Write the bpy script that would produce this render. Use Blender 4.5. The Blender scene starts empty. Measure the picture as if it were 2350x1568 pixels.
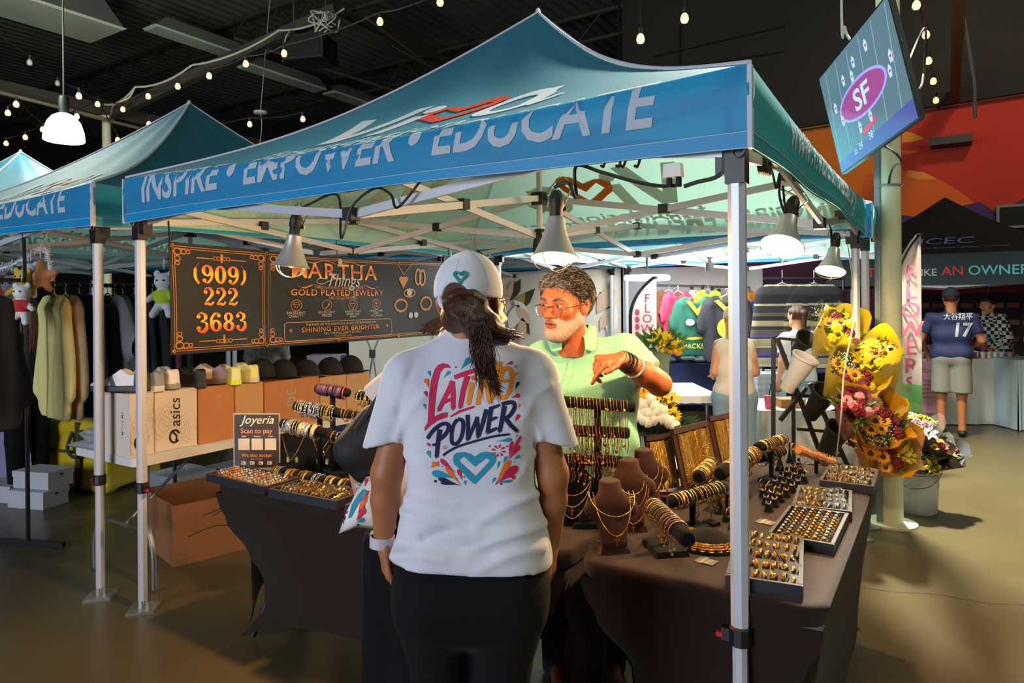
import bpy, bmesh, math, random
import numpy as np
from mathutils import Vector, Matrix, Euler, noise
from mathutils.bvhtree import BVHTree
from mathutils.geometry import tessellate_polygon
PI = math.pi
R = math.radians
rnd = random.Random(11)
scene = bpy.context.scene
COL = scene.collection
# ------------------------------------------------------------------ camera
EYE = Vector((0, 0, 1.56))
FPX, PCX, PCY = 1580.0, 1175.0, 690.0
CAMROT = (Matrix.Rotation(R(32.2), 3, 'Z') @ Matrix.Rotation(R(90), 3, 'X') @ Matrix.Rotation(-0.0075, 3, 'Z'))
cam_data = bpy.data.cameras.new('camera')
cam_data.sensor_width = 36
cam_data.lens = FPX / 2350 * 36
cam_data.shift_y = -(784 - PCY) / 2350
cam_data.clip_end = 200
cam = bpy.data.objects.new('camera', cam_data)
cam.matrix_world = Matrix.Translation(EYE) @ CAMROT.to_4x4()
COL.objects.link(cam)
scene.camera = cam
# ------------------------------------------------------------------ view, world, large lights
scene.view_settings.view_transform = 'Standard'
scene.view_settings.look = 'None'
scene.view_settings.gamma = 1
scene.view_settings.use_curve_mapping = False
scene.view_settings.exposure = 0.0
world = bpy.data.worlds.new('world')
scene.world = world
world.use_nodes = True
world.node_tree.nodes['Background'].inputs[0].default_value = (0.55, 0.65, 0.85, 1)
world.node_tree.nodes['Background'].inputs[1].default_value = 0.035
scene.cycles.max_bounces = 6
scene.cycles.diffuse_bounces = 3
scene.cycles.sample_clamp_indirect = 4
scene.cycles.use_denoising = True
def light(kind, name, loc, energy, color, size=0.1, target=None, size_y=None, spot=None, blend=0.5):
 l = bpy.data.lights.new(name, kind)
 l.energy = energy
 l.color = color
 if kind == 'AREA':
  l.size = size
  if size_y:
   l.shape = 'RECTANGLE'
   l.size_y = size_y
 else:
  l.shadow_soft_size = size
 if spot:
  l.spot_size = R(spot)
  l.spot_blend = blend
 o = bpy.data.objects.new(name, l)
 o.location = loc
 if target is not None:
  o.rotation_euler = (Vector(target) - Vector(loc)).to_track_quat('-Z', 'Y').to_euler()
 COL.objects.link(o)
 return o
light('AREA', 'entrance_daylight', (-3.2, -6.5, 2.6), 560, (0.76, 0.87, 1.0), 4.0, (-2.2, 2.5, 1.4), 3.2)
light('SPOT', 'aisle_high_bay', (-0.6, 6.2, 5.7), 6800, (1.0, 0.99, 0.80), 0.2, (0.7, 4.5, 0), None, 112, 0.8)
light('POINT', 'right_aisle_fill', (4.2, 2.6, 5.6), 420, (0.95, 1.0, 0.72), 0.25)  # unseen fill light added to lift the right valance and floor
light('POINT', 'rear_stall_fill', (-1.6, 6.6, 2.0), 60, (1.0, 0.97, 0.92), 0.3)  # fill light added beneath the rear canopy, belongs to no fixture
light('POINT', 'merchandise_stall_fill', (-2.4, 7.0, 2.15), 130, (1.0, 0.98, 0.95), 0.3)  # added fill, placed before the jerseys to brighten them
light('POINT', 'left_aisle_fill', (-8.5, 3.0, 4.6), 300, (0.85, 1.0, 0.85), 0.3)  # added fill that lifts the ceiling and left canopy roofs
light('SPOT', 'mural_wash', (1.5, 8.2, 6.8), 420, (1.0, 0.82, 0.62), 0.3, (1.2, 13, 2.6), None, 110, 0.8)
# ------------------------------------------------------------------ from pixels of the 2350x1568 frame to points of the hall
def ray(px, py):
 return CAMROT @ Vector(((px - PCX) / FPX, (PCY - py) / FPX, -1.0))
def P(px, py, d):
 return EYE + ray(px, py) * d
def G(px, py, z=0.0):
 r = ray(px, py)
 return EYE + r * ((z - EYE.z) / r.z)
def ON(px, py, axis, val):
 r = ray(px, py)
 return EYE + r * ((val - EYE[axis]) / r[axis])
_ORD = 'first second third fourth fifth sixth seventh eighth ninth tenth eleventh twelfth thirteenth fourteenth fifteenth sixteenth seventeenth eighteenth nineteenth twentieth'.split()
def nth(i):
 return _ORD[i] if i < 20 else 'twenty-' + _ORD[i - 20] if i < 29 else 'thirtieth' if i == 29 else 'thirty-' + _ORD[i - 30] if i < 39 else 'fortieth' if i == 39 else 'forty-' + _ORD[i - 40]
# ------------------------------------------------------------------ materials
def lin(c):
 if isinstance(c, str):
  c = [int(c[i:i + 2], 16) / 255 for i in (0, 2, 4)]
  return tuple(x / 12.92 if x <= 0.04045 else ((x + 0.055) / 1.055) ** 2.4 for x in c)
 return tuple(c)
_mats = {}
def mat(name, color='808080', rough=0.6, metal=0.0, var=0.12, scale=30.0, bump=0.0, bscale=None, emit=None, estr=0.0,
  sheen=0.0, spec=0.5, trans=0.0, alpha=1.0, aniso=None, color2=None, sss=0.0, back=None, translucent=0.0):
 if name in _mats:
  return _mats[name]
 m = bpy.data.materials.new(name)
 m.use_nodes = True
 nt = m.node_tree
 b = nt.nodes['Principled BSDF']
 c = lin(color)
 tc = nt.nodes.new('ShaderNodeTexCoord')
 mp = nt.nodes.new('ShaderNodeMapping')
 nt.links.new(tc.outputs['Object'], mp.inputs['Vector'])
 if aniso:
  mp.inputs['Scale'].default_value = aniso
 nz = nt.nodes.new('ShaderNodeTexNoise')
 nz.inputs['Scale'].default_value = scale
 nz.inputs['Detail'].default_value = 4
 nt.links.new(mp.outputs[0], nz.inputs['Vector'])
 mx = nt.nodes.new('ShaderNodeMix')
 mx.data_type = 'RGBA'
 c1 = tuple(max(0, x * (1 - var)) for x in c)
 c2 = lin(color2) if color2 else tuple(min(1, x * (1 + var)) for x in c)
 mx.inputs[6].default_value = (*c1, 1)
 mx.inputs[7].default_value = (*c2, 1)
 nt.links.new(nz.outputs[0], mx.inputs[0])
 out_c = mx.outputs[2]
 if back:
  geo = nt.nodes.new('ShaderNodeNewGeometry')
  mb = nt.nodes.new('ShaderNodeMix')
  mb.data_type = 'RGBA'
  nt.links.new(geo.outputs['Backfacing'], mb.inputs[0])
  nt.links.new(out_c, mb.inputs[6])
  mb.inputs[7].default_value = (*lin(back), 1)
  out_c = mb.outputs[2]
 nt.links.new(out_c, b.inputs['Base Color'])
 b.inputs['Roughness'].default_value = rough
 b.inputs['Metallic'].default_value = metal
 b.inputs['Specular IOR Level'].default_value = spec
 if sheen:
  b.inputs['Sheen Weight'].default_value = sheen
 if trans:
  b.inputs['Transmission Weight'].default_value = trans
 if alpha < 1:
  b.inputs['Alpha'].default_value = alpha
 if sss:
  b.inputs['Subsurface Weight'].default_value = sss
  b.inputs['Subsurface Radius'].default_value = (0.012, 0.005, 0.003)
  b.inputs['Subsurface Scale'].default_value = 1.0
 if emit:
  b.inputs['Emission Color'].default_value = (*lin(emit), 1)
  b.inputs['Emission Strength'].default_value = estr
 if bump:
  n2 = nt.nodes.new('ShaderNodeTexNoise')
  n2.inputs['Scale'].default_value = bscale or scale * 4
  n2.inputs['Detail'].default_value = 3
  nt.links.new(mp.outputs[0], n2.inputs['Vector'])
  bp = nt.nodes.new('ShaderNodeBump')
  bp.inputs['Strength'].default_value = bump
  bp.inputs['Distance'].default_value = 0.004
  nt.links.new(n2.outputs[0], bp.inputs['Height'])
  nt.links.new(bp.outputs[0], b.inputs['Normal'])
 if translucent:
  tr = nt.nodes.new('ShaderNodeBsdfTranslucent')
  nt.links.new(out_c, tr.inputs[0])
  ms = nt.nodes.new('ShaderNodeMixShader')
  ms.inputs[0].default_value = translucent
  nt.links.new(b.outputs[0], ms.inputs[1])
  nt.links.new(tr.outputs[0], ms.inputs[2])
  nt.links.new(ms.outputs[0], nt.nodes['Material Output'].inputs[0])
 _mats[name] = m
 return m
# ------------------------------------------------------------------ mesh building
class MB:
 def __init__(s, mi=0):
  s.v, s.f, s.m, s.mi = [], [], [], mi
 def add(s, vs, fs, mi=None):
  n = len(s.v)
  s.v += [tuple(v) for v in vs]
  s.f += [tuple(i + n for i in f) for f in fs]
  s.m += [s.mi if mi is None else mi] * len(fs)
  return s
 def box(s, c, size, rz=0.0, rot=None, mi=None, taper=1.0):
  x, y, z = size[0] / 2, size[1] / 2, size[2] / 2
  M = rot if rot is not None else Matrix.Rotation(rz, 3, 'Z')
  c = Vector(c)
  vs = []
  for k in (-1, 1):
   t = taper if k > 0 else 1.0
   for a, b in ((-1, -1), (1, -1), (1, 1), (-1, 1)):
    vs.append(c + M @ Vector((a * x * t, b * y * t, k * z)))
  return s.add(vs, [(3, 2, 1, 0), (4, 5, 6, 7), (0, 1, 5, 4), (1, 2, 6, 5), (2, 3, 7, 6), (3, 0, 4, 7)], mi)
 def bar(s, a, b, w, h=None, up=(0, 0, 1), mi=None):
  a, b = Vector(a), Vector(b)
  d = b - a
  L = d.length
  if L < 1e-6:
   return s
  d /= L
  u = Vector(up)
  if abs(d.dot(u)) > 0.98:
   u = Vector((1, 0, 0))
  sx = d.cross(u).normalized()
  sz = sx.cross(d).normalized()
  M = Matrix((sx, d, sz)).transposed()
  return s.box((a + b) / 2, (w, L, h or w), rot=M, mi=mi)
 def tube(s, pts, r, n=8, mi=None, closed=False, caps=True):
  pts = [Vector(p) for p in pts]
  m = len(pts)
  rs = r if isinstance(r, (list, tuple)) else [r] * m
  base = []
  nrm = None
  for i, p in enumerate(pts):
   if closed:
    t = pts[(i + 1) % m] - pts[i - 1]
   else:
    t = pts[min(i + 1, m - 1)] - pts[max(i - 1, 0)]
   if t.length < 1e-9:
    t = Vector((0, 0, 1))
   t.normalize()
   if nrm is None:
    nrm = t.orthogonal().normalized()
   else:
    nrm = nrm - t * nrm.dot(t)
    nrm = nrm.normalized() if nrm.length > 1e-6 else t.orthogonal().normalized()
   bn = t.cross(nrm)
   base += [p + (nrm * math.cos(2 * PI * k / n) + bn * math.sin(2 * PI * k / n)) * rs[i] for k in range(n)]
  fs = []
  for i in range(m if closed else m - 1):
   j = (i + 1) % m
   for k in range(n):
    l = (k + 1) % n
    fs.append((i * n + k, i * n + l, j * n + l, j * n + k))
  if caps and not closed:
   fs.append(tuple(reversed(range(n))))
   fs.append(tuple(range((m - 1) * n, m * n)))
  return s.add(base, fs, mi)
 def lathe(s, prof, n=20, c=(0, 0, 0), M=None, mi=None, arc=1.0):
  c = Vector(c)
  vs = []
  full = arc >= 1.0
  cols = n if full else n + 1
  for r, z in prof:
   for k in range(cols):
    a = 2 * PI * arc * k / n
    p = Vector((r * math.cos(a), r * math.sin(a), z))
    vs.append(c + (M @ p if M is not None else p))
  fs = []
  for i in range(len(prof) - 1):
   for k in range(n):
    l = (k + 1) % cols if full else k + 1
    fs.append((i * cols + k, i * cols + l, (i + 1) * cols + l, (i + 1) * cols + k))
  return s.add(vs, fs, mi)
 def grid(s, fn, nu, nv, mi=None, flip=False):
  vs = [fn(i / nu, j / nv) for j in range(nv + 1) for i in range(nu + 1)]
  w = nu + 1
  fs = [(j * w + i, j * w + i + 1, (j + 1) * w + i + 1, (j + 1) * w + i) for j in range(nv) for i in range(nu)]
  if flip:
   fs = [tuple(reversed(f)) for f in fs]
  return s.add(vs, fs, mi)
 def ball(s, c, r, n=10, m=6, M=None, mi=None):
  rr = r if isinstance(r, (list, tuple)) else (r, r, r)
  c = Vector(c)
  vs = []
  for i in range(m + 1):
   th = PI * i / m
   for k in range(n):
    a = 2 * PI * k / n
    p = Vector((rr[0] * math.sin(th) * math.cos(a), rr[1] * math.sin(th) * math.sin(a), rr[2] * math.cos(th)))
    vs.append(c + (M @ p if M is not None else p))
  fs = []
  for i in range(m):
   for k in range(n):
    l = (k + 1) % n
    fs.append((i * n + k, (i + 1) * n + k, (i + 1) * n + l, i * n + l))
  return s.add(vs, fs, mi)
 def prism(s, poly, fn, depth, mi=None):
  """poly: 2D outline; fn(u, v, w) -> 3D; extruded from w=0 to w=depth."""
  tris = tessellate_polygon([[Vector((p[0], p[1], 0)) for p in poly]])
  n = len(poly)
  vs = [fn(p[0], p[1], depth) for p in poly] + [fn(p[0], p[1], 0) for p in poly]
  fs = [tuple(t) for t in tris] + [tuple(n + i for i in reversed(t)) for t in tris]
  fs += [(i, (i + 1) % n, n + (i + 1) % n, n + i) for i in range(n)]
  return s.add(vs, fs, mi)
 def mesh(s, name, mats, smooth=False):
  me = bpy.data.meshes.new(name)
  me.from_pydata(s.v, [], s.f)
  ms = mats if isinstance(mats, (list, tuple)) else [mats]
  for m in ms:
   me.materials.append(m)
  if len(ms) > 1:
   me.polygons.foreach_set('material_index', [min(i, len(ms) - 1) for i in s.m])
  if smooth:
   me.polygons.foreach_set('use_smooth', [True] * len(s.f))
  me.validate()
  me.update()
  return me
 def build(s, name, mats, parent=None, smooth=False, world=False, **kw):
  if world and parent is not None:
   inv = mw(parent).inverted()
   s.v = [tuple(inv @ Vector(v)) for v in s.v]
  me = s.mesh(name, mats, smooth)
  if smooth and smooth != 'all':
   mark_sharp(me, 42)
  return put(me, name, parent, **kw)
def mark_sharp(me, ang):
 bm = bmesh.new()
 bm.from_mesh(me)
 bmesh.ops.recalc_face_normals(bm, faces=bm.faces)
 ca = R(ang)
 for e in bm.edges:
  if len(e.link_faces) == 2 and e.calc_face_angle(0) > ca:
   e.smooth = False
 bm.to_mesh(me)
 bm.free()
def mw(o):
 m = o.matrix_basis.copy()
 while o.parent is not None:
  o = o.parent
  m = o.matrix_basis @ m
 return m
def tag(o, label=None, cat=None, group=None, kind=None):
 if label:
  o['label'] = label
 if cat:
  o['category'] = cat
 if group:
  o['group'] = group
 if kind:
  o['kind'] = kind
 return o
def put(me, name, parent=None, label=None, cat=None, group=None, kind=None, loc=None, rz=None):
 o = bpy.data.objects.new(name, me)
 COL.objects.link(o)
 if parent is not None:
  o.parent = parent
 if loc is not None:
  o.location = loc
 if rz is not None:
  o.rotation_euler = (0, 0, rz)
 return tag(o, label, cat, group, kind)
def thing(name, label, cat, loc=(0, 0, 0), rz=0.0, group=None, kind=None):
 o = bpy.data.objects.new(name, None)
 o.empty_display_size = 0.05
 COL.objects.link(o)
 o.location = loc
 o.rotation_euler = (0, 0, rz)
 return tag(o, label, cat, group, kind)
_kids = {}
def children_of(o):
 return [c for c in COL.objects if c.parent == o]
def dup(root, loc=None, rz=None, label=None, group=None, kids=None):
 r = root.copy()
 COL.objects.link(r)
 if loc is not None:
  r.location = loc
 if rz is not None:
  r.rotation_euler = (0, 0, rz)
 if label:
  r['label'] = label
 if group:
  r['group'] = group
 def rec(src, dst):
  for ch in (_kids[src.name] if src.name in _kids else _kids.setdefault(src.name, children_of(src))):
   c = ch.copy()
   COL.objects.link(c)
   c.parent = dst
   rec(ch, c)
 rec(root, r)
 return r
# ------------------------------------------------------------------ flat lettering as thin geometry on real surfaces
def text2d(s, size=1.0, shear=0.0, bold=0.0, align='CENTER', spacing=1.0, res=3, stretch=1.0):
 cu = bpy.data.curves.new('lettering', 'FONT')
 cu.body = s
 cu.size = size
 cu.shear = shear
 cu.offset = bold * size
 cu.align_x = align
 cu.space_character = spacing
 cu.resolution_u = res
 ob = bpy.data.objects.new('lettering_source', cu)
 COL.objects.link(ob)
 dg = bpy.context.evaluated_depsgraph_get()
 me = bpy.data.meshes.new_from_object(ob.evaluated_get(dg))
 vs = [(v.co.x * stretch, v.co.y) for v in me.vertices]
 fs = [tuple(p.vertices) for p in me.polygons]
 bpy.data.objects.remove(ob)
 bpy.data.meshes.remove(me)
 bpy.data.curves.remove(cu)
 return vs, fs
def poly2d(poly):
 tr = tessellate_polygon([[Vector((p[0], p[1], 0)) for p in poly]])
 return list(poly), [tuple(t) for t in tr]
def cut2d(vs, fs, step):
 """Cut a flat shape along a square lattice so that it can follow a curved surface."""
 bm = bmesh.new()
 bv = [bm.verts.new((x, y, 0)) for x, y in vs]
 for f in fs:
  try:
   bm.faces.new([bv[i] for i in f])
  except ValueError:
   pass
 xs = [v[0] for v in vs]
 ys = [v[1] for v in vs]
 for ax, lo, hi in ((0, min(xs), max(xs)), (1, min(ys), max(ys))):
  k = math.floor(lo / step) + 1
  while k * step < hi:
   co = [0, 0, 0]
   no = [0, 0, 0]
   co[ax] = k * step
   no[ax] = 1
   bmesh.ops.bisect_plane(bm, geom=bm.verts[:] + bm.edges[:] + bm.faces[:], plane_co=co, plane_no=no)
   k += 1
 bm.verts.index_update()
 out = [(v.co.x, v.co.y) for v in bm.verts], [tuple(v.index for v in f.verts) for f in bm.faces]
 bm.free()
 return out
def decal(mb, shape, fn, step=None, mi=None):
 vs, fs = shape
 if step:
  vs, fs = cut2d(vs, fs, step)
 return mb.add([fn(x, y) for x, y in vs], fs, mi)
def shift(shape, dx=0, dy=0, s=1.0, rot=0.0):
 c, n = math.cos(rot) * s, math.sin(rot) * s
 return [(x * c - y * n + dx, x * n + y * c + dy) for x, y in shape[0]], shape[1]
def circle2d(cx, cy, r, n=20, ry=None):
 return poly2d([(cx + r * math.cos(2 * PI * k / n), cy + (ry or r) * math.sin(2 * PI * k / n)) for k in range(n)])
def stroke2d(pts, w, closed=False):
 """A band of width w (or a width per point) along a 2D line."""
 n = len(pts)
 ws = w if isinstance(w, (list, tuple)) else [w] * n
 vs, fs = [], []
 for i in range(n):
  a = pts[i - 1] if (i > 0 or closed) else pts[i]
  b = pts[(i + 1) % n] if (i < n - 1 or closed) else pts[i]
  dx, dy = b[0] - a[0], b[1] - a[1]
  L = math.hypot(dx, dy) or 1
  nx, ny = -dy / L, dx / L
  vs += [(pts[i][0] + nx * ws[i] / 2, pts[i][1] + ny * ws[i] / 2), (pts[i][0] - nx * ws[i] / 2, pts[i][1] - ny * ws[i] / 2)]
 for i in range(n if closed else n - 1):
  j = (i + 1) % n
  fs.append((2 * i, 2 * i + 1, 2 * j + 1, 2 * j))
 return vs, fs
def bez(pts, n=8):
 """Catmull-Rom through 2D or 3D points."""
 pts = [Vector(p) for p in pts]
 out = []
 for i in range(len(pts) - 1):
  p0 = pts[max(i - 1, 0)]
  p1, p2 = pts[i], pts[i + 1]
  p3 = pts[min(i + 2, len(pts) - 1)]
  for k in range(n):
   t = k / n
   out.append(0.5 * ((2 * p1) + (p2 - p0) * t + (2 * p0 - 5 * p1 + 4 * p2 - p3) * t * t + (3 * p1 - p0 - 3 * p2 + p3) * t ** 3))
 out.append(pts[-1])
 return out
def sag(a, b, drop, n=10):
 a, b = Vector(a), Vector(b)
 return [a.lerp(b, i / n) - Vector((0, 0, 4 * drop * (i / n) * (1 - i / n))) for i in range(n + 1)]
# ------------------------------------------------------------------ smooth bodies: distance fields turned into one closed mesh
class Field:
 def __init__(s, lo, hi, vox):
  s.lo, s.vox = np.array(lo, float), vox
  n = np.ceil((np.array(hi, float) - s.lo) / vox).astype(int) + 1
  ax = [s.lo[i] + vox * np.arange(n[i]) for i in range(3)]
  s.X, s.Y, s.Z = np.meshgrid(*ax, indexing='ij')
  s.d = np.full(s.X.shape, 10.0)
 def _mix(s, d, k, sub=False):
  if sub:
   d = -d
   h = np.clip(0.5 - 0.5 * (s.d - d) / k, 0, 1) if k > 0 else None
   s.d = np.maximum(s.d, d) if k <= 0 else (s.d * (1 - h) + d * h + k * h * (1 - h))
  elif k <= 0:
   s.d = np.minimum(s.d, d)
  else:
   h = np.clip(0.5 + 0.5 * (s.d - d) / k, 0, 1)
   s.d = s.d * (1 - h) + d * h - k * h * (1 - h)
  return s
 def cone(s, a, b, ra, rb, k=0.02, flat=None, sub=False):
  """tapered capsule; flat=(axis vector, factor) makes the section thinner along the axis."""
  a, b = np.array(a, float), np.array(b, float)
  px, py, pz = s.X - a[0], s.Y - a[1], s.Z - a[2]
  ba = b - a
  L2 = max(float(ba @ ba), 1e-9)
  t = np.clip((px * ba[0] + py * ba[1] + pz * ba[2]) / L2, 0, 1)
  qx, qy, qz = px - t * ba[0], py - t * ba[1], pz - t * ba[2]
  if flat:
   ax = np.array(flat[0], float)
   ax /= np.linalg.norm(ax)
   w = (qx * ax[0] + qy * ax[1] + qz * ax[2]) * (1 / flat[1] - 1)
   qx, qy, qz = qx + w * ax[0], qy + w * ax[1], qz + w * ax[2]
  d = np.sqrt(qx * qx + qy * qy + qz * qz) - (ra + t * (rb - ra))
  if flat:
   d = d * (0.5 + 0.5 * flat[1])
  return s._mix(d, k, sub)
 def ell(s, c, r, k=0.02, rot=None, sub=False):
  p = [s.X - c[0], s.Y - c[1], s.Z - c[2]]
  if rot is not None:
   M = rot.transposed()
   p = [M[i][0] * p[0] + M[i][1] * p[1] + M[i][2] * p[2] for i in range(3)]
  q = np.sqrt(sum((p[i] / r[i]) ** 2 for i in range(3)))
  g = np.sqrt(sum((p[i] / r[i] ** 2) ** 2 for i in range(3))) + 1e-9
  return s._mix(q * (q - 1) / g, k, sub)
 def below(s, c, n, k=0.0):
  """keep only the side of the plane the normal points away from."""
  d = (s.X - c[0]) * n[0] + (s.Y - c[1]) * n[1] + (s.Z - c[2]) * n[2]
  return s._mix(-d, k, True)
 def mesh(s, smooth=1):
  D = s.d
  nx, ny, nz = D.shape
  ins = D < 0
  corners = [ins[i:nx - 1 + i, j:ny - 1 + j, k:nz - 1 + k] for i in (0, 1) for j in (0, 1) for k in (0, 1)]
  cnt = sum(c.astype(np.int8) for c in corners)
  act = (cnt > 0) & (cnt < 8)
  idx = np.full(act.shape, -1, int)
  cells = np.argwhere(act)
  idx[act] = np.arange(len(cells))
  acc = np.zeros((len(cells), 3))
  num = np.zeros(len(cells))
  I, J, K = cells.T
  offs = [(i, j, k) for i in (0, 1) for j in (0, 1) for k in (0, 1)]
  for a in range(8):
   for b in range(a + 1, 8):
    if sum(x != y for x, y in zip(offs[a], offs[b])) != 1:
     continue
    da = D[I + offs[a][0], J + offs[a][1], K + offs[a][2]]
    db = D[I + offs[b][0], J + offs[b][1], K + offs[b][2]]
    m = (da < 0) != (db < 0)
    t = np.where(m, da / np.where(m, da - db, 1), 0)[:, None]
    pa, pb = np.array(offs[a], float), np.array(offs[b], float)
    acc += np.where(m[:, None], pa + t * (pb - pa), 0)
    num += m
  V = s.lo + s.vox * (cells + acc / np.maximum(num, 1)[:, None])
  F = []
  for ax in range(3):
   sl0 = [slice(None)] * 3
   sl1 = [slice(None)] * 3
   sl0[ax] = slice(0, -1)
   sl1[ax] = slice(1, None)
   A, B = ins[tuple(sl0)], ins[tuple(sl1)]
   u, w = (ax + 1) % 3, (ax + 2) % 3
   E = np.argwhere(A != B)
   E = E[(E[:, u] > 0) & (E[:, w] > 0) & (E[:, u] < D.shape[u] - 1) & (E[:, w] < D.shape[w] - 1)]
   fl = A[tuple(E.T)]
   q = []
   for du, dw in ((-1, -1), (0, -1), (0, 0), (-1, 0)):
    C = E.copy()
    C[:, u] += du
    C[:, w] += dw
    q.append(idx[tuple(C.T)])
   Q = np.stack(q, 1)
   Q[~fl] = Q[~fl][:, ::-1]
   F.append(Q)
  F = np.concatenate(F)
  F = F[(F >= 0).all(1)]
  for _ in range(smooth):
   S = np.zeros_like(V)
   n = np.zeros(len(V))
   for k in range(4):
    a, b = F[:, k], F[:, (k + 1) % 4]
    np.add.at(S, a, V[b])
    np.add.at(n, a, 1)
    np.add.at(S, b, V[a])
    np.add.at(n, b, 1)
   V = 0.5 * V + 0.5 * S / np.maximum(n, 1)[:, None]
  return V, F
def body(name, VF, mats, parent=None, pick=None, disp=None, **kw):
 """mesh of a distance field; pick(V) -> material index per vertex position array; disp(V, N) -> new V."""
 V, F = VF
 if disp is not None:
  a, b, c = V[F[:, 0]], V[F[:, 1]], V[F[:, 2]]
  fn = np.cross(b - a, c - a)
  N = np.zeros_like(V)
  for k in range(4):
   np.add.at(N, F[:, k], fn)
  N /= np.linalg.norm(N, axis=1)[:, None] + 1e-12
  V = disp(V, N)
 me = bpy.data.meshes.new(name)
 me.vertices.add(len(V))
 me.vertices.foreach_set('co', V.astype(np.float32).ravel())
 me.loops.add(len(F) * 4)
 me.loops.foreach_set('vertex_index', F.astype(np.int32).ravel())
 me.polygons.add(len(F))
 me.polygons.foreach_set('loop_start', np.arange(0, len(F) * 4, 4, dtype=np.int32))
 ms = mats if isinstance(mats, (list, tuple)) else [mats]
 for m in ms:
  me.materials.append(m)
 if pick is not None:
  me.polygons.foreach_set('material_index', pick(V[F].mean(1)).astype(np.int32))
 me.polygons.foreach_set('use_smooth', [True] * len(F))
 me.validate()
 me.update()
 return put(me, name, parent, **kw)
# ================================================================== the hall
def poly2dh(outer, holes=()):
 loops = [[Vector((p[0], p[1], 0)) for p in l] for l in [outer, *holes]]
 tr = tessellate_polygon(loops)
 return [p for l in [outer, *holes] for p in l], [tuple(t) for t in tr]
def up_faces(me):
 pass
m_conc = mat('polished_concrete', '4f452f', 0.30, 0, 0.35, 0.9, 0.10, 6.0, color2='5f5439', spec=0.45)
m_deck = mat('dark_ceiling_paint', '4c4c46', 0.75, 0, 0.2, 2)
m_beam = mat('beam_paint', '3a342c', 0.7, 0, 0.2, 4)
m_pale = mat('pale_column_paint', 'd3d3b4', 0.5, 0, 0.10, 3)
m_dark = mat('upper_wall_paint', '2a241f', 0.9, 0, 0.2, 0.8, 0.3, 5)
m_red = mat('mural_red', 'b52c17', 0.85, 0, 0.15, 1.0)
m_orange = mat('mural_orange', 'cf6a14', 0.85, 0, 0.12, 1.0)
m_orange2 = mat('mural_sun_orange', 'd0591a', 0.85, 0, 0.1, 1.0)
m_amber = mat('mural_amber', 'd9812c', 0.85, 0, 0.1, 1.0)
m_purple = mat('mural_purple', '44265a', 0.85, 0, 0.15, 1.0)
m_purple2 = mat('mural_violet', '5d2f58', 0.85, 0, 0.15, 1.0)
mb = MB()
mb.grid(lambda u, v: (-27 + 40 * u, -8 + 41 * v, 0), 40, 41)
mb.build('floor', m_conc, kind='structure')
mb = MB()
mb.build
for a, b in (((-1.2, 3.9), (3.5, 5.2)), ((0.3, 2.2), (2.8, 5.6))):
 pts = [(a[0] + (b[0] - a[0]) * i / 24 + rnd.uniform(-.03, .03), a[1] + (b[1] - a[1]) * i / 24 + rnd.uniform(-.03, .03)) for i in range(25)]
 vs, fs = stroke2d(pts, 0.006)
 mb.add([(x, y, 0.0015) for x, y in vs], fs)
mb.build('floor_crack', mat('crack_dirt', '4a432f', 0.9), bpy.data.objects['floor'])
mb = MB()
z0 = 7.75
x = -27.0
prof = []
while x < 13:
 prof += [(x, z0), (x + .10, z0), (x + .135, z0 + .07), (x + .235, z0 + .07)]
 x += .27
ys = [-8, 5, 14, 24, 33]
n = len(prof)
mb.add([(px_, y_, pz_) for y_ in ys for px_, pz_ in prof],
  [(j * n + i, (j + 1) * n + i, (j + 1) * n + i + 1, j * n + i + 1) for j in range(len(ys) - 1) for i in range(n - 1)])
mb.build('ceiling', m_deck, kind='structure')
mb = MB()
mb.box((3.75, 13.1, 3.9), (18.5, 0.2, 7.8))
wall = mb.build('wall_back', m_dark, kind='structure')
WY = 13.0
def wallpoly(name, pts, m, off, far=()):
 mb = MB()
 poly = []
 for p in pts:
  q = ON(p[0], p[1], 1, WY)
  poly.append((q.x, q.z))
 poly += list(far)
 if sum(poly[i - 1][0] * poly[i][1] - poly[i][0] * poly[i - 1][1] for i in range(len(poly))) < 0:
  poly.reverse()
 mb.prism(poly, lambda u, v, w: (u, WY - off - w + .002, v), 0.003)
 return mb.build(name, m, wall)
wallpoly('mural_red_sky', [(2030, 254), (2350, 205)], m_red, 0.003, [(8, 5.3), (8, 0.2), (-2.0, 0.2)])
wallpoly('mural_orange_sky', [(1640, 318), (1830, 287), (2040, 253), (2062, 300), (2078, 480)], m_orange, 0.006, [(-.6, 0.2), (-5.2, 0.2)])
wallpoly('mural_band', [(2070, 300), (2095, 306), (2122, 318), (2092, 326), (2070, 328)], m_amber, 0.009)
wallpoly('mural_band', [(2070, 346), (2110, 346), (2085, 356), (2070, 354)], m_orange2, 0.009)
wallpoly('mural_sun', [(1985, 400), (2040, 396), (2090, 391), (2125, 398), (2170, 420), (2215, 448), (2262, 492), (2262, 560), (1960, 560)], m_orange2, 0.009)
wallpoly('mural_cloud', [(2085, 392), (2120, 395), (2152, 412), (2110, 412), (2080, 404)], m_amber, 0.012)
wallpoly('mural_mountain', [(1960, 480), (2000, 478), (2060, 492), (2110, 500), (2160, 482), (2250, 464), (2290, 490), (2350, 455)], m_purple, 0.014, [(8, 3.2), (8, 0.2), (-5.2, 0.2), (-5.2, 2.9)])
wallpoly('mural_foothill', [(1990, 540), (2080, 520), (2180, 560), (2350, 535)], m_purple2, 0.017, [(8, 2.0), (8, 0.2), (-5.2, 0.2), (-5.2, 2.0)])
mb = MB()
a, b = ON(1780, 297, 1, WY - .05), ON(2500, 183, 1, WY - .05)
mb.bar(a, b, .06, .08)
mb.bar(a + Vector((0, 0, -.09)), b + Vector((0, 0, -.09)), .02, .02)
mb.build('trim_1', mat('black_trim', '141210', 0.8), kind='structure')
mb = MB()
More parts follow.
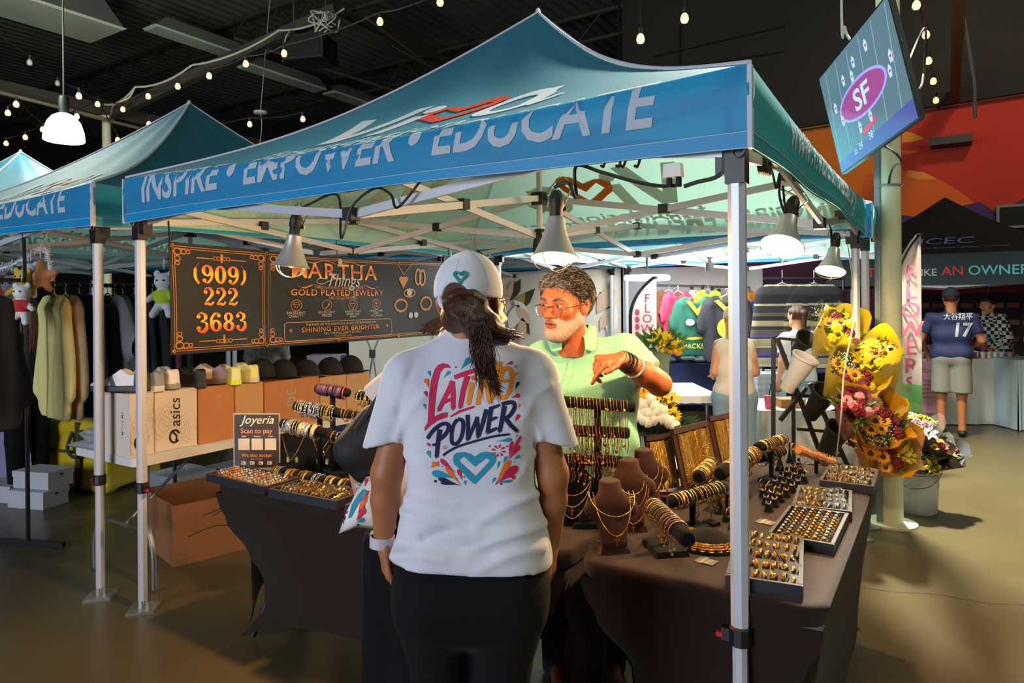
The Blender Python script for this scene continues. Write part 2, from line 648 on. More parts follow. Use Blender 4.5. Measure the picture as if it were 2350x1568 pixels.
for p, q in (((1500, 130), (1800, 60)), ((1560, 60), (1562, 330)), ((1420, 0), (1424, 330)), ((1450, 175), (1800, 118))):
 mb.bar(ON(p[0], p[1], 1, WY - .02), ON(q[0], q[1], 1, WY - .02), .05, .03)
mb.build('upper_wall_seam', mat('seam_dark', '1a1613', 0.9), wall)
mb = MB()
mb.box((-16.2, 32.1, 3.9), (21.6, 0.2, 7.8))
mb.build('wall_far', m_dark, kind='structure')
mb = MB()
mb.box((-26.9, 12.5, 3.9), (0.2, 41, 7.8))
mb.build('wall_left', m_dark, kind='structure')
mb = MB()
mb.box((-5.4, 22.6, 3.9), (0.2, 18.8, 7.8))
mb.build('wall_side', m_dark, kind='structure')
mb = MB()
mb.lathe([(0.073, 0.0), (0.073, 7.75)], 24, (-0.325, 5.41, 0))
mb.lathe([(0.16, 0.0), (0.16, .015), (0.073, .015)], 24, (-0.325, 5.41, 0))
c1 = mb.build('column', m_pale, None, True, kind='structure')
mb = MB()
cl = G(244, 268, 5.0)
mb.lathe([(0.073, 0.0), (0.073, 4.95), (.14, 4.95), (.14, 5.0), (0, 5.0)], 24, (cl.x, cl.y, 0))
mb.build('column.001', m_pale, None, True, kind='structure')
mb = MB()
cs = P(2014, 600, 4.75)
mb.bar((cs.x, cs.y, .02), (cs.x, cs.y, 2.62), .035, .035)
t = thing('conduit_strut', 'grey steel strut strapped to the pale column under the television', 'strut', (cs.x, cs.y, 0))
mb.build('channel', mat('galvanised_steel', '7f8f90', 0.45, 0.6), t, world=True)
mb = MB()
mb.tube([(-.325 + .085 * math.cos(a), 5.41 + .085 * math.sin(a), 2.33) for a in [2 * PI * k / 16 for k in range(16)]], .006, 6, closed=True)
mb.tube([(cs.x + .03, cs.y, 2.33), (-.325, 5.33, 2.33)], .006, 6)
mb.build('strap', mat('wire_strap', '8d8f84', 0.5, 0.5), t, world=True)
def beam(pts_, w, h, n, m=m_beam):
 mb = MB()
 for a, b in zip(pts_, pts_[1:]):
  mb.bar(a, b, w, h)
 return mb.build('beam', m, kind='structure')
beam([(cl.x, -6, 5.1), (cl.x, 31, 5.1)], .16, .22, 1)
beam([(-.25, -6, 7.4), (-.25, 12.9, 7.4)], .16, .25, 1)
tie_a, tie_b = Vector((cl.x, cl.y, 5.0)), G(770, 22, 6.6)
beam([tie_a, tie_b], .14, .18, 1)
b1 = G(768, 20, 6.9)
beam([(b1.x, b1.y - 6, 6.9), (b1.x, 31, 6.9)], .10, .14, 1)
for y_ in (9.5, 13.4, 17.4, 21.4, 25.4):
 x0, x1 = -26.5, (12.5 if y_ < 13 else -5.6)
 mb = MB()
 mb.bar((x0, y_, 7.68), (x1, y_, 7.68), .09, .07)
 mb.bar((x0, y_, 7.12), (x1, y_, 7.12), .07, .06)
 k = int((x1 - x0) / .55)
 for i in range(k):
  mb.bar((x0 + i * .55, y_, 7.66 if i % 2 else 7.14), (x0 + (i + 1) * .55, y_, 7.14 if i % 2 else 7.66), .03, .03)
 mb.build('joist', m_beam, kind='structure')
mb = MB()
for p, q in (((0, 212), (238, 272)), ((190, 262), (405, 316))):
 mb.tube([G(p[0], p[1], 4.88), G(q[0], q[1], 4.88)], .03, 8)
mb.build('pipe', mat('bare_pipe', '8f8a6d', 0.5, 0.3), kind='structure')
mb = MB()
mb.tube([G(540, 88, 6.95), G(760, 163, 6.95), G(930, 215, 6.95)], .035, 8)
mb.build('pipe.001', mat('brown_pipe', '6b5a48', 0.6, 0.2), kind='structure')
mb = MB()
mb.tube([G(840, 40, 6.3), G(1010, 168, 6.3)], .02, 6)
mb.tube([G(900, 105, 6.3), G(1000, 160, 6.25), G(1010, 175, 6.2)], .012, 6)
mb.build('pipe.002', mat('brown_pipe'), kind='structure')
m_house = mat('fixture_enamel', 'b5b3a4', 0.55, 0.0, 0.15, 6)
m_housd = mat('fixture_side', '6a6862', 0.6, 0, 0.15, 6)
m_lens = mat('fixture_lens', 'c9cbb6', 0.5, 0, 0.1, 8)
def fixture(label, a, b, w, h, lens_w):
 """strip light along the hall between two points of its lower face"""
 a, b = Vector(a), Vector(b)
 b = Vector((a.x, b.y, a.z))
 t = thing('ceiling_fixture', label, 'light fixture', (a.x, (a.y + b.y) / 2, a.z), 0, 'unlit ceiling fixtures')
 L = b.y - a.y
 mb = MB()
 mb.box((0, 0, h / 2 + .01), (w, L, h), taper=.8)
 mb.build('housing', m_housd, t)
 mb = MB()
 k = max(1, int(L / 1.3))
 for i in range(k):
  mb.box((0, -L / 2 + L * (i + .5) / k, -.01), (lens_w, L / k - .03, .04), taper=1.05)
 mb.build('diffuser', m_lens, t)
 mb = MB()
 for y_ in (-L * .4, L * .4):
  mb.tube([(0, y_, h), (0, y_, 7.75 - a.z)], .008, 5)
 mb.build('hanger', m_beam, t)
 return t
fixture('wide pale ceiling fixture with deep grey housing at upper left', G(255, 75, 6.55) + Vector((-.2, 0, 0)), G(225, 40, 6.55) + Vector((0, -2.2, 0)), 1.25, .42, 1.15)
p1, p2 = G(345, 62, 6.9), G(560, 132, 6.9)
fixture('slim strip fixture behind the wide pale one', p1, p2, .5, .22, .42)
p1, p2 = G(560, 150, 6.9), G(745, 205, 6.9)
fixture('slim strip fixture crossed by the pipe, mid roof', p1, p2, .5, .22, .42)
p1, p2 = G(755, 212, 6.9), G(880, 252, 6.9)
fixture('slim strip fixture farthest back in the row', p1, p2, .5, .22, .42)
pc = G(712, 118, 5.9)
t = thing('hanging_speaker', 'black box with tangled white cables hung from the ceiling beam', 'speaker', pc, R(20))
MB().box((0, 0, 0), (.75, .55, .42)).build('cabinet', mat('black_plastic', '171615', 0.55), t)
MB().box((0, -.281, 0), (.66, .012, .34)).build('grille', mat('speaker_grille', '0d0d0d', 0.8, 0, .3, 300, .5), t)
mb = MB()
for x_ in (-.3, .3):
 mb.bar((x_, 0, .21), (x_, 0, 1.85), .03, .03)
mb.build('bracket', m_beam, t)
mb = MB()
q0 = G(742, 35, 6.45)
for k in range(5):
 pts = [q0 + Vector((rnd.uniform(-.25, .25), rnd.uniform(-.2, .2), rnd.uniform(-.35, .1))) for _ in range(6)]
 mb.tube(bez(pts, 5), .014, 5)
mb.tube(bez([G(735, 50, 6.4), G(722, 80, 6.1), G(700, 105, 6), G(690, 118, 6), G(705, 112, 6)], 6), .018, 6)
mb.tube(bez([G(655, 95, 6.0), G(650, 140, 6), G(655, 90, 6), G(668, 70, 6.2)], 6), .014, 6)
mb.build('cable_tangle', mat('white_cable', 'b9b2a0', 0.5), None, True, label='tangle of white cables above the hanging black box', cat='cable')
pd = G(598, 262, 5.2)
t = thing('ceiling_disc', 'small white disc on a wire between the two canopy peaks', 'sensor', pd)
MB().lathe([(0, .0), (.10, .0), (.13, .02), (.13, .05), (.05, .07), (0, .07)], 18).build('disc', mat('white_plastic', 'd8d4c8', 0.4), t, True)
MB().tube([(0, 0, .07), (.15, .15, 2.5)], .008, 5).tube(bez([(0, 0, 0), (.0, .02, -.3), (-.15, 0, -1.1)], 4), .008, 5).build('wire', mat('white_cable'), t)
ph = P(147, 322, 7.9)
t = thing('high_bay_lamp', 'glowing white dome of the high bay lamp at left', 'lamp', ph)
MB().lathe([(.0, .30), (.07, .30), (.12, .27), (.17, .2), (.2, .1), (.21, 0), (.2, -.01), (0, -.005)], 28).build(
 'dome', mat('lamp_dome_glow', 'ffffff', 0.4, emit='f3fff0', estr=7.0), t, True)
MB().lathe([(0, .5), (.05, .5), (.06, .44), (.05, .31), (0, .31)], 14).build('ballast', mat('black_plastic'), t, True)
MB().tube([(0, 0, .5), (0, 0, 7.75 - ph.z)], .01, 5).build('hanger', m_beam, t)
light('POINT', 'high_bay_light', ph + Vector((0, 0, -.15)), 260, (0.92, 1.0, 0.9), .2)
m_bulb = mat('bulb_glow', 'ffffff', 0.3, emit='ff9d3c', estr=7.0)
m_cap = mat('bulb_socket', '141210', 0.5)
m_wire = mat('string_wire', '1b1712', 0.6)
m_off = mat('dead_bulb', 'b9b2a8', 0.2)
def bulb(p, label, group, on=True, s=1.25):
 t = thing('string_bulb', label, 'bulb', p, 0, group)
 MB().lathe([(0, -.045 * s), (.022 * s, -.038 * s), (.032 * s, -.015 * s), (.026 * s, .012 * s), (.014 * s, .03 * s)], 10).build('glass', m_bulb if on else m_off, t, True)
 MB().lathe([(.016 * s, .028 * s), (.018 * s, .075 * s), (0, .08 * s)], 8).build('socket', m_cap, t, True)
 return t
left_b = [(14, 328), (18, 258), (58, 314), (37, 238), (98, 296), (176, 266), (181, 219), (224, 238), (282, 250), (340, 220), (342, 284),
   (270, 320), (285, 335), (360, 315), (408, 197), (480, 173), (564, 145), (652, 121), (573, 284), (695, 272), (872, 48), (1010, 3), (68, 142), (132, 190)]
lp = {}
for i_, (px_, py_) in enumerate(left_b):
 dead = py_ in (142, 190)
 p = G(px_, py_, 5.1 if dead else 4.9 if py_ < 200 or px_ in (224, 282, 340) else 4.5)
 lp[(px_, py_)] = p + Vector((0, 0, .102))
 bulb(p, ('unlit clear bulb of the strings at upper left, ' if dead else 'glowing bulb of the strings under the dark left roof, ') + nth(sorted(left_b).index((px_, py_))) + ' from the left', 'unlit bulbs' if dead else 'string lights at left', not dead)
chains_ = [[(68, 142), (132, 190), (181, 219), (224, 238), (282, 250), (340, 220), (408, 197), (480, 173), (564, 145), (652, 121), (872, 48), (1010, 3)],
   [(18, 258), (37, 238), (98, 296), (176, 266), (224, 238)], [(14, 328), (58, 314), (98, 296)], [(224, 238), (270, 320), (285, 335), (342, 284), (360, 315), (573, 284), (695, 272)]]
mb = MB()
for c_ in chains_:
 for a, b in zip(c_, c_[1:]):
  mb.tube(sag(lp[a], lp[b], .04, 6), .010, 5)
mb.tube(sag(G(-40, 40, 5.2), lp[(68, 142)], .05, 6), .01, 5)
mb.build('light_string', m_wire, label='dark cords of the string lights below the left roof', cat='cord')
mb = MB()
for a, b in zip([G(240, 240, 5.1), G(310, 200, 5.3), G(440, 150, 5.6), G(640, 70, 6.2)], [G(310, 200, 5.3), G(440, 150, 5.6), G(640, 70, 6.2), G(790, 20, 6.6)]):
 mb.tube(sag(a, b, .1, 6), .018, 5)
mb.tube(bez([G(310, 200, 5.3), G(295, 225, 5.1), G(262, 240, 5.0), G(255, 262, 5)], 5), .016, 5)
mb.build('white_cable', mat('white_cable'), label='pale cable looped along the ceiling beam', cat='cord')
right_b = [(2103, 10), (2125, 78), (2131, 138), (2142, 185), (2148, 229), (2152, 264), (2128, 277), (2164, 285), (2164, 299)]
for i_, (px_, py_) in enumerate(right_b):
 bulb(G(px_, py_, 4.5), 'glowing bulb in the row along the mural beam, %s from the top' % nth(i_), 'string lights along the mural beam')
for px_, py_, d_, l_ in ((1470, 87, 6.5, 'single bulb glowing before the dark wall behind the peak, lower one'), (1571, 40, 6.5, 'single bulb glowing before the dark wall behind the peak, higher one')):
 t = bulb(P(px_, py_, d_), l_, None)
 MB().tube([(0, 0, .08), (0, 0, 7.75 - t.location.z)], .006, 5).build('cord', m_wire, t)
mb = MB()
pts = [G(a, b, 4.5) + Vector((0, 0, .102)) for a, b in [(2095, -30)] + right_b]
for a, b in zip(pts, pts[1:]):
 mb.tube(sag(a, b, .03, 4), .01, 5)
mb.build('light_string.001', m_wire, label='cord of the bulbs hung along the mural beam', cat='cord')
bb = [G(2150, 5, 4.7), G(2200, 320, 4.7)]
beam([(bb[1].x - .1, 3.5, 4.75), (bb[1].x - .1, 12.9, 4.75)], .12, .26, 1, mat('rust_beam', '5b3a1e', 0.7, 0, 0.2, 4))
mb = MB()
mb.box(ON(2182, 325, 1, 12.8), (.55, .35, .12))
mb.build('beam_seat', mat('black_plastic'), wall, world=True)
for p, q in (((2205, 0), (2236, 190)), ((2236, 190), (2238, 270))):
 mb = MB()
 mb.tube([P(p[0], p[1], 8), P(q[0], q[1], 8)], .02, 6)
 mb.build('hanging_conduit', m_beam, kind='structure')
# ================================================================== pop-up canopies
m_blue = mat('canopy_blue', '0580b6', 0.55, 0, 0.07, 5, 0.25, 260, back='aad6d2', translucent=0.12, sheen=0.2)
m_teal = mat('canopy_side_shaded', '2195a6', 0.6, 0, 0.08, 5, 0.25, 260, back='aad6d2', translucent=0.14)  # shaded copy of the valance blue, lack of daylight put into its colour
m_roof = mat('canopy_roof_dimmed', '2a7088', 0.6, 0, 0.10, 3, 0.25, 260, back='aad6d0', translucent=0.10)  # same fabric made duller, the dim light up there is in the colour
m_hem = mat('canopy_hem', '0686bd', 0.5, 0, 0.05, 5, 0.2, 300)
m_pipe = mat('white_piping', 'c6c2cf', 0.6)
m_letter = mat('white_lettering', 'd9dde6', 0.6, 0, 0.03, translucent=.35)
m_letter_in = mat('lettering_seen_through', 'e9ecd8', 0.7, 0, 0.03, translucent=.6)
m_heart = mat('orange_heart_print', 'd9431f', 0.6, 0, 0.03, translucent=.35)
m_heart_in = mat('heart_seen_through', 'f0a03c', 0.7, 0, 0.03, translucent=.6)
m_steel = mat('white_powder_coat', 'c3c3cc', 0.35, 0.15, 0.05, 10)
m_joint = mat('black_nylon', '131214', 0.45, 0, 0.2, 40)
m_zinc = mat('zinc_plate', '9a9a98', 0.35, 0.7)
m_redtab = mat('red_tab', 'c4161c', 0.4)
H = 1.535
EAVE, PEAK, HEMZ = 2.195, 3.22, 1.965
HEART = [(-.5, .18), (-.49, .32), (-.36, .38), (-.22, .365), (0, .25), (.17, .38), (.33, .385), (.46, .32), (.5, .19), (.42, .03), (.03, -.38), (-.03, -.38), (-.34, -.05), (-.46, .06)]
HEART_V = [(-.36, .16), (-.245, .29), (.0, .05), (.26, .24), (.35, .18), (.01, -.2)]
def roof_z(s, t):
 z = EAVE + (PEAK - EAVE) * t - 0.13 * math.sin(PI * t) * (0.85 + .15 * s * s)
 z -= 0.035 * (1 - s * s) * (1 - t) ** 3
 z -= 0.035 * (1 - s * s) * math.sin(PI * min(1, t * 1.1))
 return z
def rot4(k, x, y):
 for _ in range(k):
  x, y = -y, x
 return x, y
def roof_pt(k, s, t, off=0.0):
 m = 1 - t
 x, y = rot4(k, s * m * H, -m * H - off * .55)
 w = .006 * math.sin(9 * s + 5 * t + k) * math.sin(PI * t)
 return Vector((x, y, roof_z(s, t) + off * .83 + w))
def val_pt(k, s, q, off=0.0):
 z0 = roof_z(s, 0)
 z = z0 + (HEMZ + .02 * (1 - s * s) - z0) * q
 wav = .012 * math.sin(7 * s + k) * q * (1 - s * s)
 bulge = .012 * math.sin(PI * min(q * 1.6, 1))
 x, y = rot4(k, s * (H + .004), -H - .004 - off - wav - bulge)
 return Vector((x, y, z))
def wrap_pt(k, x, v, off):
 """x metres along the side, v metres above the hem; climbs over the fold on to the roof"""
 s = max(-.995, min(.995, x / H))
 hv = roof_z(s, 0) - HEMZ - .02 * (1 - s * s)
 if v <= hv:
  return val_pt(k, s, 1 - v / hv, off)
 t = (v - hv) / 1.85
 s2 = max(-1, min(1, x / H / (1 - t))) if t < 1 else 0
 return roof_pt(k, s2, t, off)
def roof_xy(k, x, v, off):
 t = v / 1.85
 return roof_pt(k, max(-1, min(1, x / H / (1 - t))), t, off)
def logo_shapes():
 """white shapes, orange shapes of the roof print, in metres, centred, baseline at v=0"""
 w = [poly2d([(-.72, .50), (-.60, .50), (-.50, .17), (-.30, .52), (-.17, .52), (-.44, .0), (-.58, .0)]),
   poly2d([(-.24, .0), (-.12, .0), (-.06, .33), (-.18, .33)]), circle2d(-.10, .43, .07, 14, .06)]
 ring = [(.58 + .16 * math.cos(a), .17 + .165 * math.sin(a)) for a in [PI * 2 * i / 22 for i in range(22)]]
 w.append(stroke2d(ring, .085, True))
 w.append(stroke2d([(.72, .34), (.70, .1), (.75, .03), (.86, .14)], [.09, .09, .08, .03]))
 o = [shift(poly2dh(HEART, [HEART_V]), .17, .25, .52, R(8))]
 return w, o
def canopy(name, label, cx, cy, side_text=True, legs=(0, 1, 2, 3), group='blue pop-up canopies'):
 root = thing(name, label, 'canopy', (cx, cy, 0), 0, group)
 txt = text2d('INSPIRE \u2022 EMPOWER \u2022 EDUCATE', .205, .22, .022, stretch=1.0)
 xs = [p[0] for p in txt[0]]
 wid = max(xs) - min(xs)
 txt = ([((p[0]) * 2.66 / wid, p[1]) for p in txt[0]], txt[1])
 foundation = text2d('foundation', .25, .0, .002)
 side = text2d('www.vivafoundation.org', .20, .15, .010)
 ws, os_ = logo_shapes()
 for k in range(4):
  mb = MB()
  mb.grid(lambda u, v: roof_pt(k, 2 * u - 1, v * .999), 28, 16)
  rp = mb.build('roof_panel', m_roof, root, 'all')
  mb = MB()
  mb.grid(lambda u, v: val_pt(k, 2 * u - 1, 1 - v), 28, 8)
  va = mb.build('valance', m_blue if k in (0, 2) else m_teal, root, 'all')
  mb = MB()
  mb.grid(lambda u, v: val_pt(k, 2 * u - 1, 1 - .2 * v, .003), 28, 1)
  mb.grid(lambda u, v: val_pt(k, 2 * u - 1, 1 - .2 * v, -.003), 28, 1)
  mb.build('hem', m_hem if k in (0, 2) else m_teal, va)
  mb = MB()
  for q in (.01, .2):
   mb.tube([val_pt(k, -1 + 2 * i / 40, 1 - q, .004) for i in range(41)], .0012, 4)
  mb.build('stitching', m_pipe, va)
  shp = txt if k != 1 and k != 3 else side
  for nm, off, mt in (('lettering', .0035, m_letter), ('lettering_show_through', -.0035, m_letter_in)):
   mb = MB()
   decal(mb, shp, lambda x, y: wrap_pt(k, x - .06, y + .092, off), .06)
   mb.build(nm, mt, va)
  for nm, off, mt, mo in (('logo', .0045, m_letter, m_heart), ('logo_show_through', -.0045, m_letter_in, m_heart_in)):
   mb = MB()
   for s_ in ws:
    decal(mb, s_, lambda x, y: roof_xy(k, x * .82 + .10, .25 + y * .98, off), .09, 0)
   for s_ in os_:
    decal(mb, s_, lambda x, y: roof_xy(k, x * .82 + .10, .25 + y * .98, off), .09, 1)
   decal(mb, foundation, lambda x, y: roof_xy(k, x, .05 + y * .8, off), .09, 0)
   mb.build(nm, [mt, mo], rp)
  mb = MB()
  mb.tube([roof_pt(k, -1, i / 24, .004) for i in range(25)], .007, 6)
  mb.build('ridge_piping', m_pipe, root)
  mb = MB()
  c0 = val_pt(k, -1, 0)
  mb.bar(c0 + Vector((0, 0, -.005)), val_pt(k, -1, 1), .022, .012)
  mb.build('corner_piping', m_pipe, root)
 cap = MB().lathe([(.0, PEAK + .03), (.012, PEAK + .02), (.02, PEAK - .01)], 8)
 cap.build('peak_cap', m_pipe, root)
 e = H - .045
 for i in legs:
  x, y = ((-e, -e), (e, -e), (e, e), (-e, e))[i]
  oct_ = lambda r, a, b: MB().lathe([(0, a), (r, a), (r, b), (0, b)], 8, (x, y, 0), Matrix.Rotation(PI / 8, 3, 'Z'))
  leg = oct_(.0255, .62, 1.985).build('leg', m_steel, root)
  oct_(.0215, .0, .64).build('inner_leg', m_steel, leg)
  mb = MB()
  mb.box((x, y, .006), (.13, .13, .012), R(45 if i % 2 else 45))
  mb.lathe([(.024, .012), (.022, .05), (.018, .052)], 8, (x, y, 0))
  mb.build('foot', m_zinc, leg)
  mb = MB()
  mb.lathe([(.026, .595), (.032, .6), (.032, .645), (.026, .65)], 10, (x, y, 0))
  sx = -1 if x > 0 else 1
  mb.box((x + sx * .036, y, .62), (.03, .026, .035))
  mb.build('leg_lock', m_joint, leg)
  MB().box((x + sx * .055, y - .008, .616), (.018, .014, .012)).build('lock_tab', m_redtab, leg)
  mb = MB()
  mb.box((x, y, 1.935), (.054, .054, .11))
  for dx, dy in ((sx, 0), (0, 1 if y < 0 else -1)):
   mb.box((x + dx * .040, y + dy * .040, 1.945), (.032, .032, .07))
  mb.build('corner_bracket', m_joint, root)
  ringp = [(x - sx * .012 + .016 * math.cos(a), y - .034 if y < 0 else y + .034, 1.965 + .016 * math.sin(a)) for a in [2 * PI * q / 14 for q in range(14)]]
  MB().tube(ringp, .0025, 5, closed=True).build('ring', m_zinc, root)
 zu, zl, zh, zs = 2.12, 1.905, 1.97, 1.95
 mids = [(0, -e), (e, 0), (0, e), (-e, 0)]
 cor = [(-e, -e), (e, -e), (e, e), (-e, e)]
 bars = []
 joints = []
 for k in range(4):
  a, b, m_ = cor[k], cor[(k + 1) % 4], mids[k]
  for c_ in (a, b):
   bars.append(((c_[0], c_[1], zh), (m_[0], m_[1], zu)))
   bars.append(((c_[0], c_[1], 2.08), (m_[0], m_[1], zl)))
   joints.append(((c_[0] + m_[0]) / 2, (c_[1] + m_[1]) / 2, (zh + zu + 2.08 + zl) / 4))
  joints += [(m_[0], m_[1], zl), (m_[0], m_[1], zu)]
  bars.append(((m_[0] * .99, m_[1] * .99, zu), (0, 0, 1.93)))
  bars.append(((m_[0] * .99, m_[1] * .99, zl), (0, 0, 2.15)))
  joints.append((m_[0] / 2, m_[1] / 2, 2.03))
 for i, (a, b) in enumerate(bars):
  mb = MB()
  o = .012 if i % 2 else -.012
  d = (Vector(b) - Vector(a)).normalized()
  sd = Vector((d.y, -d.x, 0)) * o
  mb.bar(Vector(a) + sd, Vector(b) + sd, .014, .034)
  mb.build('truss_bar', m_steel, root)
 for j in joints:
  r = math.atan2(j[1], j[0]) if abs(abs(j[0]) - abs(j[1])) > .01 and min(abs(j[0]), abs(j[1])) < .01 else 0
  MB().box(j, (.05, .05, .05)).build('truss_joint', m_joint, root)
 mb = MB()
 mb.lathe([(.0, 1.86), (.018, 1.86), (.018, PEAK - .03), (0, PEAK - .02)], 8)
 mb.build('centre_pole', m_steel, root)
 MB().lathe([(.0, 2.11), (.05, 2.11), (.05, 2.18), (0, 2.18)], 8).build('hub', m_joint, root)
 MB().lathe([(.0, 1.84), (.045, 1.84), (.03, 1.97), (0, 1.97)], 8).build('hub', m_joint, root)
 return root
CX, CY = -1.98, 3.45
main_canopy = canopy('pop_up_canopy', 'large blue canopy over the jewelry tables, its front leg bare at right', CX, CY)
for lab, x, y in (('blue canopy just left of the jewelry stall, peak showing behind its roof', -5.31, 3.42),
     ('blue canopy at the far left edge, teal peak cut by the frame', -8.52, 3.5),
     ('blue canopy behind the jewelry stall with the ring light under it', -1.95, 6.72),
     ('blue canopy behind the clothes rack at rear left', -5.15, 6.75)):
 dup(main_canopy, (x, y, 0), 0.0, lab)
# ================================================================== jewelry stall: tables
m_cover = mat('charcoal_spandex', '261611', 0.85, 0, 0.10, 40, 0.25, 700, sheen=0.12, spec=.2)
m_gunmetal = mat('table_leg_metal', '3a3a3c', 0.4, 0.7)
TZ = 0.74
def spandex_table(name, label, x0, x1, y0, y1):
 t = thing(name, label, 'table', ((x0 + x1) / 2, (y0 + y1) / 2, 0))
 cx, cy, hx, hy = (x0 + x1) / 2, (y0 + y1) / 2, (x1 - x0) / 2, (y1 - y0) / 2
 rc = .075
 def outline(ins, n=8):
  pts = []
  for sx, sy, a0 in ((1, -1, -90), (1, 1, 0), (-1, 1, 90), (-1, -1, 180)):
   for i in range(n + 1):
    a = R(a0 + 90 * i / n)
    pts.append((sx * (hx - rc) + (rc - ins) * math.cos(a), sy * (hy - rc) + (rc - ins) * math.sin(a)))
  return pts
 mb = MB()
 rings = []
 for ins, z in ((.03, TZ), (.012, TZ - .001), (.003, TZ - .006), (0, TZ - .016), (0, TZ - .045), (.008, TZ - .06)):
  rings.append([(x, y, z) for x, y in outline(ins)])
 n = len(rings[0])
 vs = [p for r_ in rings for p in r_]
 fs = [tuple(range(n))]
 for j in range(len(rings) - 1):
  fs += [(j * n + (i + 1) % n, j * n + i, (j + 1) * n + i, (j + 1) * n + (i + 1) % n) for i in range(n)]
 mb.add(vs, fs)
 prof = [(0, .008), (.06, .012), (.2, .055), (.4, .16), (.58, .245), (.75, .25), (.9, .16), (1, .095)]
 def inset(q):
  for (a, u), (b, w) in zip(prof, prof[1:]):
   if q <= b:
    f = (q - a) / (b - a)
    f = f * f * (3 - 2 * f)
    return u + (w - u) * f
  return prof[-1][1]
 zt = TZ - .06
 for sx, sy, ax in ((0, -1, 0), (1, 0, 1), (0, 1, 0), (-1, 0, 1)):
  L, D = (hx, hy) if ax == 0 else (hy, hx)
  sg = sy if ax == 0 else sx
  def pt(u, v):
   s = 2 * u - 1
   arch = max(0.0, (1 - abs(s) ** 2.2)) ** .75 * .20
   q = v
   z = zt * (1 - q) + (arch + .004) * q
   k = inset(q * (zt - arch) / zt)
   along = s * (L - min(k, L * .45)) if q > 0 else s * (L - .008)
   out = D - .008 - (.3 * min(k, .2) * (abs(s) ** 3) + .03 * q)
   return ((along, sg * out, z) if ax == 0 else (sg * out, along, z))
  mb.grid(pt, 36, 18, flip=(sg * (1 if ax == 0 else -1) > 0))
 mb.build('spandex_cover', m_cover, t, 'all')
 for sx in (-1, 1):
  for sy in (-1, 1):
   MB().tube([(sx * (hx - .44), sy * (hy - .2), TZ - .06), (sx * (hx - .16), sy * (hy - .09), .02)], .014, 8).build('leg', m_gunmetal, t)
 MB().box((0, 0, TZ - .035), (2 * hx - .06, 2 * hy - .06, .04)).build('tabletop', m_gunmetal, t)
 return t
spandex_table('display_table', 'long table under a charcoal stretch cover, left of the two jewelry tables', -2.88, -1.04, 1.96, 2.58)
spandex_table('display_table', 'table under a charcoal stretch cover running back along the right side', -1.00, -0.27, 1.96, 3.66)
# ================================================================== clamp lamps
m_alu = mat('spun_aluminium', 'c9c4be', 0.38, 0.55, 0.08, 20)
m_black = mat('black_plastic')
m_chrome = mat('chrome_wire', 'c9c9c9', 0.15, 1.0)
m_hot = mat('hot_bulb', 'ffffff', 0.3, emit='ffcf8a', estr=60)
m_cord = mat('black_cord', '0e0e0f', 0.5)
LAMPC = (1.0, 0.56, 0.22)
def clamp_lamp(label, p, hang, energy, tilt=(0, 0), s=1.0, color=LAMPC):
 """p: centre of the reflector's rim; hang: point on the frame the clamp grips"""
 t = thing('clamp_lamp', label, 'lamp', p)
 t.rotation_euler = (tilt[0], tilt[1], 0)
 prof = [(.024, .135), (.030, .13), (.033, .10), (.040, .075), (.052, .045), (.066, .015), (.076, .002), (.079, .0), (.076, -.002)]
 prof = [(a * s, b * s) for a, b in prof]
 inner = [(a - .0012, b - .0008) for a, b in reversed(prof[:-1])]
 MB().lathe(prof + inner, 28).build('reflector', m_alu, t, True)
 MB().lathe([(0, .128 * s), (.021 * s, .128 * s), (.022 * s, .165 * s), (.026 * s, .17 * s), (.024 * s, .205 * s), (.015 * s, .225 * s), (0, .228 * s)], 16).build('socket', m_black, t, True)
 b = MB().lathe([(0, -.004), (.016, .0), (.027, .022), (.027, .04), (.014, .075), (.012, .10), (0, .10)], 14).build('bulb', m_hot, t, True)
 mb = MB()
 for a in (0, PI / 2):
  mb.tube([((.077 * math.cos(q)) * s * math.cos(a), .077 * s * math.cos(q) * math.sin(a), -.045 * s * math.sin(q)) for q in [PI * i / 12 for i in range(13)]], .0016, 5)
 mb.build('wire_guard', m_chrome, t)
 h = Vector(hang) - Vector(p)
 z1, z2 = .19 * s, max(h.z - .01, .26 * s)
 mb = MB()
 for sx in (-1, 1):
  mb.tube(bez([(sx * .008, .026 * s, z1 - .02), (sx * .024, .03, z1 + .02), (sx * .045, .02, z1 + (z2 - z1) * .55), (sx * .028, h.y * .9, z2 - .01), (sx * .006, h.y, z2 + .012)], 5), .0022, 5)
 ring = [(.012 * math.cos(a), .03, z1 + .012 * math.sin(a)) for a in [2 * PI * q / 12 for q in range(12)]]
 mb.tube(ring, .003, 5, closed=True)
 mb.box((0, .03, z1 - .02), (.045, .012, .014))
 mb.build('spring_clamp', m_chrome, t)
 l = light('POINT', 'clamp_lamp_light', (0, 0, -.012), energy, color, .026)
 l.parent = t
 return t
fy = CY - H + .05
l1 = ON(668, 612, 1, fy - .01)
l2 = ON(1273, 592, 1, fy - .03)
l3 = ON(1795, 566, 0, CX + H - .06)
l4 = ON(1906, 622, 0, CX + H - .08)
clamp_lamp('bell shaped clamp lamp hanging in front of the black banner', l1, (l1.x, fy, 1.945), 85, (-.05, R(6)))
clamp_lamp('bell shaped clamp lamp hanging over the man in the green polo', l2, (l2.x, fy, 1.98), 34, (-.2, R(-4)), 1.0)
clamp_lamp('brightest clamp lamp, right beside the front canopy leg', l3, (l3.x, l3.y, 1.97), 85, (-.55, .12), 1.0, (1.0, .62, .30))
clamp_lamp('clamp lamp farthest right, near the flower stand', l4, (l4.x, l4.y, 1.97), 85, (-.38, .1), 1.0, (1.0, .62, .30))
mb = MB()
s0 = l1 + Vector((.02, 0, .225))
jt = Vector((CX + .03, fy - .03, 1.93))
